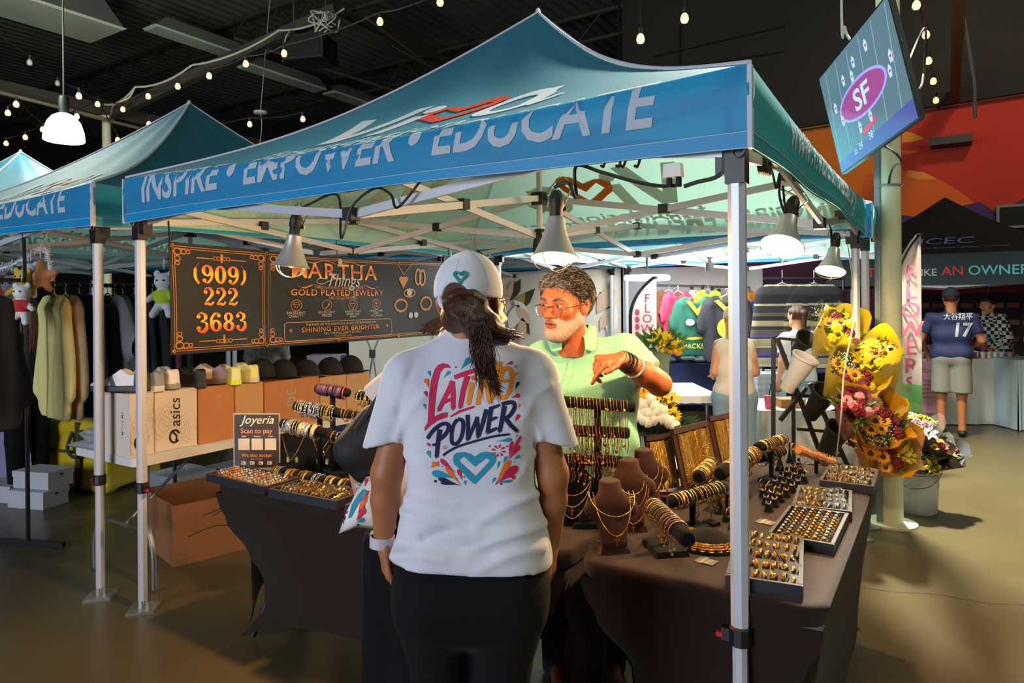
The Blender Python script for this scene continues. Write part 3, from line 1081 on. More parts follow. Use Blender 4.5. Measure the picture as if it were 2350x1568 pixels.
mb.tube(bez([s0, s0 + Vector((.10, 0, .03)), s0 + Vector((.26, 0, .05)), jt + Vector((-.06, 0, -.12)), jt, jt + Vector((.12, 0, .06)), jt + Vector((.2, 0, .03)), jt + Vector((.24, 0, -.02)), jt + Vector((.40, 0, .12))], 6), .005, 6)
mb.build('black_cable', m_cord, label='thin black cord from the left clamp lamp over the front frame joint', cat='cord')
mb = MB()
s0 = l2 + Vector((0, 0, .225))
fx = ON(1322, 382, 1, fy)
pw = ON(1556, 425, 1, fy - .02)
mb.tube(bez([s0, s0 + Vector((.05, 0, .01)), fx + Vector((0, 0, -.1)), fx, ON(1380, 395, 1, fy), ON(1450, 415, 1, fy), ON(1515, 427, 1, fy), pw], 6), .006, 6)
mb.tube(bez([ON(1570, 428, 1, fy - .02), ON(1600, 418, 1, fy - .02), ON(1640, 408, 1, fy - .02), ON(1668, 390, 1, fy - .02)], 6), .006, 6)
for px_ in (1390, 1425, 1436, 1468):
 a = ON(px_, 372, 1, fy - .03)
 mb.tube(bez([a + Vector((-.015, 0, -.01)), a + Vector((0, -.01, -.012)), a + Vector((.012, -.01, .03)), a + Vector((.02, .01, .045))], 5), .005, 6)
mb.build('black_cable.001', m_cord, label='black cord wound on the front bar above the middle clamp lamp', cat='cord')
t = thing('power_outlet', 'small white outlet block with black plugs on the front bar', 'outlet', ON(1545, 392, 1, fy - .025))
MB().box((0, 0, 0), (.055, .03, .04), taper=.9).build('block', mat('white_plastic'), t)
for dx in (-.012, .016):
 MB().tube([(dx, 0, -.02), (dx, 0, -.048)], .009, 8).build('plug', m_black, t)
t = thing('outlet_splitter', 'black plug adapter beside the front leg bracket', 'outlet', ON(1676, 372, 1, fy - .005))
MB().box((0, 0, 0), (.04, .045, .075), taper=.85).build('housing', m_black, t)
mb = MB()
a = ON(1752, 370, 0, CX + H - .05)
for k in range(5):
 mb.tube([a + Vector((.004 * k - .01, .035 * math.cos(q) + .012 * k, .038 * math.sin(q))) for q in [2 * PI * i / 18 for i in range(18)]], .0045, 6, closed=True)
mb.tube(bez([a + Vector((0, .05, .02)), a + Vector((0, .14, -.02)), a + Vector((0, .2, -.06)), a + Vector((0, .26, .0)), Vector((l3.x, l3.y - .04, 1.93)), Vector((l3.x, l3.y + .06, 1.88)), l3 + Vector((0, .02, .225))], 6), .0045, 6)
mb.tube(bez([Vector((l3.x, l3.y, 1.96)), Vector((l3.x, l3.y + .5, 1.97)), Vector((l4.x, l4.y - .02, 1.95)), Vector((l4.x, l4.y + .05, 1.85)), l4 + Vector((0, .01, .225))], 6), .0045, 6)
mb.build('black_cable.002', m_cord, label='coiled black cord behind the front leg feeding the right clamp lamps', cat='cord')
mb = MB()
mb.tube(bez([ON(1945, 560, 0, -.5), ON(1962, 700, 0, -.45), ON(1938, 850, 0, -.4), ON(1930, 960, 0, -.4), G(1918, 1062, TZ + .01)], 8), .004, 6)
mb.build('white_cable', mat('white_cable'), label='thin white cord hanging down beside the flower stand', cat='cord')
pr = P(1485, 638, 7.0)
t = thing('ring_light', 'glowing white ring light hung beneath the rear canopy', 'lamp', pr)
MB().tube([(.205 * math.cos(a), .205 * math.sin(a), 0) for a in [2 * PI * i / 40 for i in range(40)]], .028, 10, closed=True).build(
 'ring_tube', mat('ring_tube_glow', 'ffffff', 0.4, emit='eef4ff', estr=9), t, True)
MB().bar((-.2, 0, .02), (.2, 0, .02), .03, .02).tube([(0, 0, .02), (0, 0, 1.96 - pr.z + .1)], .012, 8).build('bracket', m_joint, t)
light('POINT', 'ring_light_glow', pr + Vector((0, 0, -.06)), 30, (.95, .97, 1.0), .2)
# ================================================================== jewelry
m_gold = mat('gold_plate', 'e0a03c', 0.24, 1.0, 0.25, 120, 0.6, 600)
m_gold2 = mat('pale_gold', 'ecc982', 0.22, 1.0, 0.2, 120, 0.6, 700)
m_silver = mat('silver_plate', 'c9cad0', 0.2, 1.0, 0.2, 120, 0.6, 700)
m_rose = mat('rose_gold', 'c98a6a', 0.25, 1.0, 0.2, 120, 0.5, 600)
m_velvet = mat('black_velvet', '070607', 0.95, 0, 0.3, 200, 0.3, 900, sheen=0.06, spec=.15)
m_brownv = mat('brown_suede', '3a2119', 0.9, 0, 0.15, 100, 0.3, 800, sheen=0.1, spec=.2)
m_traywood = mat('tray_black', '23222a', 0.5, 0, 0.15, 60)
m_trayrim = mat('tray_grey', '2b2a2c', 0.7, 0, 0.1, 60)
m_card = mat('dark_card', '211e1e', 0.65, 0, 0.2, 90)
m_beige = mat('beige_tray_liner', 'd8bd95', 0.8, 0, 0.1, 80, .3, 400)
m_pearl = mat('pearl', 'f0e4d2', 0.2, 0, 0.05)
m_turq = mat('turquoise_inlay', '5fb3b0', 0.3)
m_redstone = mat('red_bead', '9c2a2a', 0.4)
m_purplebead = mat('purple_leather', '3b2440', 0.5)
def ring_mesh(name, r, w, kind, m, flat=1.0, n=18):
 mb = MB()
 pts = [(r * math.cos(a), 0, r * math.sin(a) * flat) for a in [2 * PI * i / n for i in range(n)]]
 if kind == 'plain':
  mb.tube(pts, w, 5, closed=True)
 elif kind == 'bead':
  mb.tube(pts, w * .5, 4, closed=True)
  for p in pts:
   mb.ball(p, w * 1.25, 6, 4)
 elif kind == 'link':
  for i, p in enumerate(pts):
   q = Vector(pts[(i + 1) % n])
   d = q - Vector(p)
   c = (q + Vector(p)) / 2
   mb.box(c, (w * (1.2 if i % 2 else 2.4), w * (2.4 if i % 2 else 1.0), d.length * .95), rot=d.to_track_quat('Z', 'Y').to_matrix())
 elif kind == 'cuff':
  mb.lathe([(r - .001, -w * 3), (r + .001, -w * 3), (r + .0016, 0), (r + .001, w * 3), (r - .001, w * 3)], n, M=Matrix.Rotation(PI / 2, 3, 'X'))
 elif kind == 'charm':
  mb.tube(pts, w * .6, 4, closed=True)
  for i, (dx, L) in enumerate(((-.006, .03), (0, .045), (.007, .034))):
   mb.tube([(dx, 0, -r), (dx, 0, -r - L)], w * .4, 4)
   mb.ball((dx, 0, -r - L), (w * 1.8, w * 1.2, w * 2.4), 6, 4)
 return mb.mesh(name, m, True)
_rings = {}
def get_ring(r, w, kind, m):
 k = (round(r, 4), round(w, 5), kind, m.name)
 if k not in _rings:
  _rings[k] = ring_mesh('bracelet', r, w, kind, m)
 return _rings[k]
def place(me, name, M, **kw):
 o = put(me, name, None, **kw)
 o.matrix_basis = M
 return o
def on_bar(a, b, br, n, label, group, kinds, mats, name='bracelet', drop=1.25, cat='bracelet', t0=.06, t1=.94, w=.0018):
 """rings strung along a velvet bar from a to b (radius br), each an object"""
 a, b = Vector(a), Vector(b)
 d = (b - a).normalized()
 z = Vector((0, 0, 1))
 z = (z - d * z.dot(d)).normalized()
 x = d.cross(z)
 B = Matrix((x, d, z)).transposed().to_4x4()
 for i in range(n):
  f = t0 + (t1 - t0) * (i + rnd.uniform(.25, .75)) / n
  kd = rnd.choice(kinds)
  m = rnd.choice(mats)
  r = br * drop * rnd.choice((1.0, 1.08, 1.16))
  c = a.lerp(b, f) - z * (r - br - w * 1.6)
  M = Matrix.Translation(c) @ B @ Matrix.Rotation(rnd.uniform(-.12, .12), 4, 'Z') @ Matrix.Rotation(rnd.uniform(-.1, .1), 4, 'X')
  place(get_ring(r, w * rnd.choice((.9, 1.3)), kd, m), name, M, label=label + ', %s along' % nth(i), cat=cat, group=group)
def velvet_bar(label, base, a, b, br=.022, m=m_velvet, foot=(.11, .08), cat='display stand', name='bracelet_bar', tiers=None):
 t = thing(name, label, cat, base)
 rz = math.atan2(b[1] - a[1], b[0] - a[0])
 MB().box((base[0], base[1], base[2] + .009), (foot[0], foot[1], .018), rz, taper=.92).build('base', m, t, world=True)
 top = max([a[2], b[2]] + [q[0][2] for q in (tiers or [])])
 mid = (Vector(a) + Vector(b)) / 2
 MB().bar((base[0], base[1], base[2] + .018), (base[0], base[1], top), .018, .018).build('post', m, t, world=True)
 for p, q in [(a, b)] + list(tiers or []):
  p, q = Vector(p), Vector(q)
  d = (q - p).normalized() * .006
  mb = MB()
  mb.tube([p - d, p, q, q + d], [br * .8, br, br, br * .8], 14)
  mb.build('bar', m, t, True, world=True)
 return t
def tray(label, fl, fr, br_, h=.034, liner=m_velvet, rim=m_trayrim, side=m_traywood, group=None):
 """corners of the top rim as points; returns (thing, place function u,v in 0..1 -> point on the liner, rz, size)"""
 fl, fr, br_ = Vector(fl), Vector(fr), Vector(br_)
 ux = Vector((fr.x - fl.x, fr.y - fl.y, 0))
 vy = Vector((br_.x - fr.x, br_.y - fr.y, 0))
 w = ux.length
 ux.normalize()
 vy -= ux * vy.dot(ux)
 l = vy.length
 vy.normalize()
 rz = math.atan2(ux.y, ux.x)
 c = Vector((fl.x, fl.y, 0)) + ux * w / 2 + vy * l / 2
 c.z = TZ + .001
 t = thing('jewelry_tray', label, 'tray', c, rz, group)
 wl = .012
 for dx, dy, sx, sy in ((0, -l / 2 + wl / 2, w, wl), (0, l / 2 - wl / 2, w, wl), (-w / 2 + wl / 2, 0, wl, l - 2 * wl), (w / 2 - wl / 2, 0, wl, l - 2 * wl)):
  MB().box((dx, dy, h / 2), (sx, sy, h)).box((dx, dy, h + .0007), (sx * .98, sy * .98, .0014), mi=1).build('side', [side, rim], t)
 MB().box((0, 0, .006), (w - 2 * wl, l - 2 * wl, .012)).build('liner', liner, t)
 def at(u, v, z=0.0):
  return c + ux * (w - .05) * (u - .5) + vy * (l - .05) * (v - .5) + Vector((0, 0, .0135 + z))
 return t, at, rz, (w, l)
def ring_small(m, gem=None):
 mb = MB()
 mb.tube([(.0095 * math.cos(a), 0, .0095 * math.sin(a)) for a in [2 * PI * i / 12 for i in range(12)]], .0019, 5, closed=True)
 mb.ball((0, 0, .0115), (.006, .0045, .0035), 8, 4, mi=1)
 return mb.mesh('ring', [m, gem or m], True)
ring_ms = [ring_small(m_gold), ring_small(m_gold2, m_silver), ring_small(m_silver), ring_small(m_gold, m_rose)]
hoop_m = ring_mesh('hoop', .011, .0016, 'plain', m_gold)
def earring_card(p, rz, label, group, s=1.0, steel=False):
 """a small dark card carrying a pair of gold earrings"""
 t = thing('earring_card', label, 'earrings', p, rz, group)
 M = Matrix.Rotation(R(rnd.uniform(12, 34)), 3, 'X')
 MB().box(M @ Vector((0, .018 * s, .0)) + Vector((0, 0, .004)), (.036 * s, .042 * s, .0012), rot=M).build('card', m_card, t)
 g = rnd.choice((m_gold, m_gold2)) if not steel else rnd.choice((m_silver, m_gold2, m_silver))
 for sx in (-1, 1):
  mb = MB()
  k = rnd.random()
  c = M @ Vector((sx * .009 * s, .012 * s, 0)) + Vector((0, 0, .011))
  if k < .6:
   mb.tube([c + Vector((.002 * math.sin(3 * a), .009 * s * math.cos(a), .008 * s * math.sin(a))) for a in [2 * PI * i / 10 for i in range(10)]], .0026 * s, 5, closed=True)
  else:
   mb.ball(c, (.006 * s, .005 * s, .006 * s), 7, 5)
   mb.tube([c, c + Vector((0, -.012 * s, -.003))], .002 * s, 5)
  mb.build('earring', g, t, True)
 return t
zr = TZ + .034
_, at, rz, sz = tray('nearest tray at the table corner, piled with earring cards', G(1664, 1322, zr), G(1843, 1348, zr), G(1908, 1248, zr))
for j in range(5):
 for i in range(6):
  earring_card(at(.06 + i * .17 + rnd.uniform(-.02, .02), .06 + j * .22, .002 * j), rz + rnd.uniform(-.5, .5), 'gold earrings on a card, nearest tray, row %s, place %s' % (nth(j), nth(i)), 'earring cards in the nearest tray', 1.25)
_, at, rz, sz = tray('tray with six rows of gold rings, second from the table corner', G(1760, 1226, zr), G(1914, 1252, zr), G(1940, 1178, zr))
for i in range(6):
 for j in range(10):
  q = at(.05 + i * .18, .03 + j * .104, .011)
  o = put(rnd.choice(ring_ms[:2] * 2 + ring_ms), 'ring', None, label='chunky gold ring, %s from the front in row %s of the ring tray' % (nth(j), nth(i)), cat='ring', group='rings in the six row tray', loc=q)
  o.rotation_euler = (0, 0, rz + rnd.uniform(-.25, .25))
  o.scale = (1.25,) * 3
_, at, rz, sz = tray('tray of silver and gold earring cards, third from the table corner', G(1818, 1160, zr), G(1955, 1176, zr), G(1984, 1130, zr))
for j in range(4):
 for i in range(6):
  earring_card(at(.06 + i * .17, .08 + j * .27, .001 * j), rz + rnd.uniform(-.6, .6), 'silver or gold earrings on a card, third tray, row %s, place %s' % (nth(j), nth(i)), 'earring cards in the third tray', 1.2, i > 2)
_, at, rz, sz = tray('farthest tray at the rear corner of the right table', G(1880, 1103, zr), G(2006, 1118, zr), G(2023, 1079, zr))
for j in range(4):
 for i in range(6):
  earring_card(at(.06 + i * .17, .08 + j * .27, .001 * j), rz + rnd.uniform(-.6, .6), 'gold earrings on a card, farthest tray, row %s, place %s' % (nth(j), nth(i)), 'earring cards in the farthest tray', 1.2, i == 4)
_, at, rz, sz = tray('beige lined tray of loose rings at the left end of the table', G(473, 1088, zr), G(607, 1119, zr), G(692, 1097, zr), liner=m_beige)
for j in range(9):
 for i in range(10):
  o = put(rnd.choice(ring_ms[1:]), 'ring', None, label='ring in the beige lined tray, row %s from the front, %s from left' % (nth(j), nth(i)), cat='ring', group='rings in the beige lined tray',
    loc=at(.03 + i * .104 + rnd.uniform(-.02, .02), .06 + j * .098, .0135))
  o.rotation_euler = (rnd.uniform(-.3, .3), 0, rz + rnd.uniform(-.4, .4))
  o.scale = (1.4,) * 3
_, at, rz, sz = tray('black lined tray of earrings beside the beige lined one', G(615, 1123, zr), G(772, 1152, zr), G(850, 1128, zr))
for j in range(4):
 for i in range(6):
  earring_card(at(.06 + i * .17, .08 + j * .27), rz + rnd.uniform(-.4, .4), 'gold earrings on a card, tray by the beige one, row %s, place %s' % (nth(j), nth(i)), 'earring cards in the left tray', 1.15)
tray('small black tray edge hidden behind the tote pouch', G(790, 1160, zr), G(900, 1178, zr), G(960, 1150, zr))
b0 = G(1526, 1262, TZ)
a, b = G(1494, 1158, TZ + .175), G(1578, 1238, TZ + .165)
velvet_bar('black velvet bracelet bar on a chunky foot at the table front', (b0.x, b0.y, TZ), a, b, .024, foot=(.15, .11))
on_bar(a, b, .024, 15, 'gold charm bracelet on the front velvet bar', 'bracelets on the front velvet bar', ('charm', 'plain', 'bead', 'charm'), (m_gold2, m_rose, m_gold), t1=.80)
b0 = G(1592, 1208, TZ)
a, b = G(1512, 1160, TZ + .11), G(1662, 1118, TZ + .13)
b0 = (a + b) / 2
velvet_bar('low black velvet bar crossing behind the front bar', (b0.x, b0.y, TZ), a, b, .021)
on_bar(a, b, .021, 16, 'gold bracelet on the low bar behind the front bar', 'bracelets on the low velvet bar', ('charm', 'bead', 'link', 'plain', 'cuff'), (m_gold, m_gold2), t0=.2)
a, b = G(1652, 1088, TZ + .15), G(1735, 1036, TZ + .15)
b0 = (a + b) / 2
velvet_bar('black velvet bar of bangles just behind the front canopy leg', (b0.x, b0.y, TZ), a, b, .026)
on_bar(a, b, .026, 18, 'gold bangle on the bar behind the canopy leg', 'bangles behind the canopy leg', ('plain', 'cuff', 'link', 'charm'), (m_gold, m_gold2), t0=.18)
a, b = G(1602, 1095, TZ + .10), G(1632, 1062, TZ + .10)
b0 = (a + b) / 2
velvet_bar('short velvet bar packed with bangles before the chain boards', (b0.x, b0.y, TZ), a, b, .024)
on_bar(a, b, .024, 12, 'gold bangle on the short bar before the chain boards', 'bangles before the chain boards', ('plain', 'cuff', 'link'), (m_gold, m_gold2), t0=.02, t1=.98)
a, b = G(1738, 1028, TZ + .17), G(1800, 1008, TZ + .17)
a2, b2 = G(1742, 1052, TZ + .10), G(1796, 1036, TZ + .10)
b0 = (a + b) / 2
velvet_bar('two tier velvet bar of bangles right of the canopy leg', (b0.x, b0.y, TZ), a, b, .022, tiers=[(a2, b2)])
on_bar(a, b, .022, 11, 'gold bangle on the top tier right of the canopy leg', 'bangles on the rear two tier bar, top', ('cuff', 'link', 'plain'), (m_gold, m_gold2))
on_bar(a2, b2, .022, 7, 'gold bracelet on the lower tier right of the canopy leg', 'bracelets on the rear two tier bar, lower', ('charm', 'plain', 'link'), (m_gold, m_turq, m_gold2))
a, b = G(1832, 1032, TZ + .13), G(1912, 1062, TZ + .03)
t = thing('fur_bar', 'orange fur covered display bar with big hoops at the rear', 'display stand', (a + b) / 2 - Vector((0, 0, ((a + b) / 2).z - TZ)))
mb = MB()
L = [a.lerp(b, i / 14) for i in range(15)]
mb.tube(L, [.019 + .002 * math.sin(i) for i in range(15)], 10)
for k in range(700):
 p = a.lerp(b, rnd.random())
 d = Vector((rnd.gauss(0, 1), rnd.gauss(0, 1), rnd.gauss(0, 1))).normalized()
 mb.bar(p + d * .016, p + d * (.024 + rnd.random() * .012), .0009)
mb.build('fur_sleeve', mat('orange_fur', 'c47a34', 0.9, 0, 0.3, 80, sheen=.4), t, world=True)
MB().bar((a + b) / 2 - Vector((0, 0, .02)), (a + b) / 2 - Vector((0, 0, ((a + b) / 2).z - TZ)), .014).build('post', m_velvet, t, world=True)
for px_, py_, r in ((1822, 1078, .022), (1836, 1082, .028), (1855, 1072, .026)):
 o = put(ring_mesh('hoop_earring', r, .0016, 'plain', m_gold), 'hoop_earring', None, label='%s gold hoop dangling below the orange fur bar' % {1822: 'smallest', 1836: 'largest', 1855: 'rightmost'}[px_], cat='earring', group='hoops on the fur bar', loc=G(px_, py_, TZ + r + .01))
 o.rotation_euler = (0, 0, R(-30))
def chain(mb, pts, r, mi=0, beads=False):
 mb.tube(pts, r, 5, mi=mi)
 if beads:
  for p in pts[::2]:
   mb.ball(p, r * 1.7, 6, 4, mi=mi)
def bust(label, base, rz, h=.24, m=m_brownv, name='necklace_bust'):
 t = thing(name, label, 'display stand', (base.x, base.y, TZ + .001), rz)
 s = h / .24
 F = Field((-.13, -.09, -.01), (.13, .09, .27), .006)
 F.cone((0, .02, .15), (0, .03, .215), .042, .036, 0, ((0, 1, 0), .8))
 F.cone((-.062, .015, .13), (.062, .015, .13), .028, .028, .035, ((0, 1, 0), .7))
 F.cone((0, 0, .12), (0, -.03, .03), .055, .045, .04, ((0, 1, 0), .35))
 F.ell((0, .055, .07), (.11, .052, .10), .02, sub=True)
 F.below((0, .033, .222), (0, -.1, 1))
 F.below((0, 0, .018), (0, 0, -1))
 V, Fa = F.mesh(1)
 body('torso', (V * s, Fa), m, t)
 MB().box((0, .0, .009 * s), (.10 * s, .09 * s, .018 * s), taper=.9).bar((0, .01 * s, .0), (0, .012 * s, .1 * s), .05 * s, .02 * s).build('base', m, t)
 return t
def bust_necklace(t, label, group, drop, halfw, m, pend=None, beads=True, y_off=-.004, s=1.0):
 """a necklace lying on the bust front: down from the neck sides to a point on the chest"""
 pts = []
 n = 22
 for i in range(n + 1):
  u = i / n * 2 - 1
  x = halfw * math.sin(u * PI / 2) * s
  z = (.185 - drop * (1 - abs(u) ** 1.7)) * s
  y = (-.032 - .022 * (1 - u * u) + .05 * abs(u) ** 3) * s + y_off - .10 * max(0, .13 * s - z)
  pts.append((x, y, z))
 mb = MB()
 chain(mb, pts, .0014, 0, beads)
 p = Vector(pts[n // 2])
 if pend == 'coin':
  mb.lathe([(0, -.001), (.011, -.001), (.012, 0), (.011, .001), (0, .001)], 16, p + Vector((0, -.003, -.014)), Matrix.Rotation(PI / 2, 3, 'X'))
 elif pend == 'cross':
  mb.box(p + Vector((0, -.002, -.016)), (.004, .003, .03)).box(p + Vector((0, -.002, -.011)), (.018, .003, .004))
 elif pend == 'heart':
  c = p + Vector((0, -.003, -.012))
  mb.tube([c + Vector((.008 * math.sin(a) ** 3, 0, .007 * math.cos(a) - .003 * math.cos(2 * a))) for a in [2 * PI * i / 16 for i in range(16)]], .0018, 5, closed=True)
 o = mb.build('necklace', m, None, True, label=label, cat='necklace', group=group)
 o.matrix_basis = t.matrix_basis
 return o
bt = bust('brown necklace bust nearest the camera on the right table', G(1405, 1262, TZ), R(38), .24)
bust_necklace(bt, 'fine gold necklace on the nearest brown bust', None, .06, .075, m_gold2)
bust_necklace(bt, 'long gold necklace ending in a cross on the nearest brown bust', None, .12, .06, m_gold, 'cross')
bt2 = bust('brown necklace bust in the middle of the three busts', G(1446, 1212, TZ), R(32), .26)
bust_necklace(bt2, 'gold necklace with a heart drop on the middle brown bust', None, .05, .05, m_gold2, 'heart')
bust_necklace(bt2, 'gold necklace with a round coin on the middle brown bust', None, .10, .06, m_gold, 'coin')
bust_necklace(bt2, 'gold rope necklace with a cross on the middle brown bust', None, .15, .066, m_gold, 'cross')
bt3 = bust('brown necklace bust standing behind the other two', G(1482, 1172, TZ), R(30), .25)
bust_necklace(bt3, 'gold necklace in a deep V on the rear brown bust', None, .11, .066, m_gold)
bust_necklace(bt3, 'short gold necklace on the rear brown bust', None, .06, .05, m_gold2)
bt4 = bust('black velvet bust behind the woman\'s right arm', G(1318, 1200, TZ), R(20), .25, m_velvet)
for d_, l_ in ((.07, 'fine gold necklace highest on the black bust by the arm'), (.11, 'middle gold necklace on the black bust by the arm'), (.15, 'longest gold chain on the black bust by the arm')):
 bust_necklace(bt4, l_, None, d_, .066, m_gold2, 'cross' if d_ == .11 else None)
pb = G(1340, 1205, TZ)
t = thing('cuff_roll', 'small black roll with a pearl topped cuff beside the busts', 'display stand', (pb.x, pb.y, TZ), R(60))
MB().tube([(-.03, 0, .032), (.03, 0, .032)], .03, 16).build('roll', m_velvet, t, True)
mb = MB()
mb.tube([(0, .034 * math.cos(a), .034 + .034 * math.sin(a)) for a in [2 * PI * i / 24 for i in range(24)]], .0018, 5, closed=True)
for k in range(5):
 a = PI / 2 + (k - 2) * .22
 mb.ball((0, .037 * math.cos(a), .034 + .037 * math.sin(a)), .006, 8, 6, mi=1)
o = mb.build('cuff', [m_gold, m_pearl], None, True, label='gold cuff topped with five pearls', cat='bracelet')
o.matrix_basis = t.matrix_basis
pp = G(1625, 1250, TZ)
t = thing('necklace_pad', 'round tilted black pad carrying the heavy gold chain', 'display stand', (pp.x, pp.y, TZ), R(-20))
MB().lathe([(0, .0), (.105, .0), (.11, .006), (.105, .014), (.06, .034), (.03, .05), (0, .052)], 28).build('pad', m_velvet, t, True)
for k, rr in enumerate((.086, .093, .10)):
 mb = MB()
 n = 30
 pts = [Vector((rr * math.cos(a), rr * math.sin(a), .024 - (rr - .086) * .8)) for a in [R(-205 + 230 * i / n) for i in range(n + 1)]]
 for i in range(n):
  c = (pts[i] + pts[i + 1]) / 2
  d = (pts[i + 1] - pts[i]).normalized()
  q = d.to_track_quat('X', 'Z').to_matrix() @ Matrix.Rotation(PI / 2 * (i % 2) + .3, 3, 'X')
  mb.tube([c + q @ Vector((.0105 * math.cos(a), .0065 * math.sin(a), 0)) for a in [2 * PI * j / 8 for j in range(8)]], .0026, 5, closed=True)
 o = mb.build('link_chain', m_gold, None, True, label='heavy gold link chain, %s row on the round black pad' % ('inner', 'middle', 'outer')[k], cat='necklace')
 o.matrix_basis = t.matrix_basis
def chain_board(label, bl, br_, h, lean, n, glabel, group):
 bl, br_ = Vector(bl), Vector(br_)
 u = (br_ - bl)
 w = u.length
 rz = math.atan2(u.y, u.x)
 t = thing('chain_board', label, 'display board', (bl + br_) / 2, rz)
 M = Matrix.Rotation(-lean, 3, 'X')
 f = lambda x, z, off=0.0: M @ Vector((x, -off, z))
 mb = MB()
 mb.box(f(0, h / 2, -.006), (w, .012, h), rot=M)
 mb.build('panel', m_brownv, t)
 mb = MB()
 mb.bar(f(0, h * .7, -.012), (0, h * .7 * math.sin(lean) + .09, .002), .05, .006)
 mb.build('easel_strut', m_brownv, t)
 MB().box(f(0, h - .012, .004), (w * .98, .006, .024), rot=M).build('clip_bar', m_brownv, t)
 for i in range(n):
  x = -w / 2 + w * (.08 + .86 * (i + .5) / n)
  mb = MB()
  L = h * rnd.uniform(.72, .88)
  zz = h - .03
  pts = [f(x + .0012 * math.sin(k * 2.1 + i), zz - L * k / 14, .006) for k in range(15)]
  kd = rnd.randrange(3)
  if kd == 0:
   mb.tube(pts, .0030, 5)
  elif kd == 1:
   for k in range(28):
    mb.ball(f(x, zz - L * k / 28, .006), (.0038, .0034, .0045), 5, 3)
  else:
   mb.tube([p + Vector((.0014 * (1 if q % 2 else -1), 0, 0)) for q, p in enumerate(pts)], .0030, 5)
  if rnd.random() < .5:
   mb.ball(f(x, zz - L - .006, .007), (.005, .003, .007), 7, 5)
  o = mb.build('chain', rnd.choice((m_gold, m_gold, m_gold2)), None, True, label=glabel + ', %s from the left' % nth(i), cat='necklace', group=group)
  o.matrix_basis = t.matrix_basis
chain_board('leftmost of three brown boards hung with gold chains', G(1500, 1128, TZ), G(1560, 1118, TZ), .235, R(14), 19, 'gold chain on the leftmost brown board', 'chains on the leftmost board')
chain_board('middle of three brown boards hung with gold chains', G(1572, 1128, TZ), G(1652, 1098, TZ), .265, R(14), 26, 'gold chain on the middle brown board', 'chains on the middle board')
chain_board('rightmost of three brown boards hung with gold chains', G(1650, 1072, TZ), G(1722, 1052, TZ), .245, R(14), 25, 'gold chain on the rightmost brown board', 'chains on the rightmost board')
d_ = 2.52
tiers = [((1290, 922), (1453, 934)), ((1292, 988), (1440, 994)), ((1288, 1054), (1425, 1060))]
tb = [(P(a[0], a[1], d_), P(b[0], b[1], d_)) for a, b in tiers]
bs = (tb[0][0] + tb[0][1]) / 2
velvet_bar('tall three tier black velvet bar in front of the man in green', (bs.x, bs.y, TZ), tb[0][0], tb[0][1], .021, tiers=tb[1:], foot=(.2, .12))
def hung_chain(p, d, L, r, kind, m):
 """open loop hung over the bar: down both sides"""
 mb = MB()
 d = d.normalized()
 x = d.cross(Vector((0, 0, 1)))
 pts = []
 for i in range(9):
  a = PI * i / 8
  pts.append(x * (r + .002) * math.cos(a) + Vector((0, 0, (r + .002) * math.sin(a))))
 down = [x * (r + .002) - Vector((0, 0, L * k / 10)) + d * .003 * math.sin(k) for k in range(1, 11)]
 up = [-x * (r + .002) - Vector((0, 0, L * k / 10)) for k in range(1, 11)]
 path = list(reversed(down)) + pts + up
 mb.tube(path, .0013, 4)
 if kind == 'bead':
  for q in path[::2]:
   mb.ball(q, .003, 6, 4)
 if kind == 'station':
  for q in path[::3]:
   mb.ball(q, .0035, 6, 4)
 if kind == 'pendant':
  mb.ball(down[-1] - Vector((0, 0, .008)), (.007, .004, .009), 7, 5)
  mb.ball(down[0], (.006, .006, .006), 7, 5)
 return mb.mesh('chain', m, True)
for (a, b), n, rng, lab in ((tb[0], 18, (.12, .19), 'top'), (tb[1], 15, (.08, .13), 'middle'), (tb[2], 17, (.04, .08), 'lowest')):
 for i in range(n):
  f = .10 + .82 * (i + rnd.uniform(.2, .8)) / n
  o = put(hung_chain(b, (b - a), rnd.uniform(*rng), .021, rnd.choice(('bead', 'station', 'plain', 'pendant')), rnd.choice((m_gold2, m_gold, m_rose))), 'chain', None,
    label='gold chain on the %s bar before the man in green, %s from left' % (lab, nth(i)), cat='necklace', group='chains on the %s bar of the tall stand' % lab, loc=a.lerp(b, f))
m_acry = mat('clear_acrylic', 'e6e4dc', 0.1, 0, 0.02, trans=0.7)
spots = [(1632, 1205, .13, 0), (1668, 1196, .10, 1), (1682, 1214, .07, 1), (1650, 1178, .09, 2), (1772, 1098, .10, 0), (1790, 1080, .11, 2), (1700, 1175, .1, 2), (1640, 1150, .08, 1), (1812, 1062, .1, 1), (1756, 1130, .05, 2), (1770, 1142, .05, 2)]
where = ['by the round pad', 'left of the canopy leg', 'lowest by the leg', 'behind the round pad', 'right of the canopy leg', 'second right of the leg', 'hidden by the canopy leg', 'under the low bar', 'before the fur bar', 'low behind the ring tray', 'lowest behind the ring tray']
for (px_, py_, h_, k), wh in zip(spots, where):
 p = G(px_, py_, TZ)
 t = thing('earring_stand', 'little black earring stand with gold hoops, ' + wh, 'display stand', (p.x, p.y, TZ + .001), R(-25))
 if k == 0:
  MB().box((0, 0, .006), (.05, .04, .012)).build('base', m_velvet, t)
  MB().tube([(0, 0, .012), (0, 0, h_)], .0025, 6).tube([(-.026, 0, h_), (.026, 0, h_)], .0022, 6).build('rod', m_chrome, t)
 else:
  MB().lathe([(0, 0), (.026, 0), (.018, .012), (.006, h_ * .5), (.005, h_), (0, h_ + .002)], 4 if k == 1 else 12).build('cone', m_velvet, t)
 for sx in (-1, 1):
  mb = MB()
  mb.tube([(sx * .02 + .002 * math.sin(a), .013 * math.cos(a), h_ - .018 + .018 * math.sin(a)) for a in [2 * PI * i / 12 for i in range(12)]], .0022, 5, closed=True)
  mb.build('hoop', m_gold, t, True)
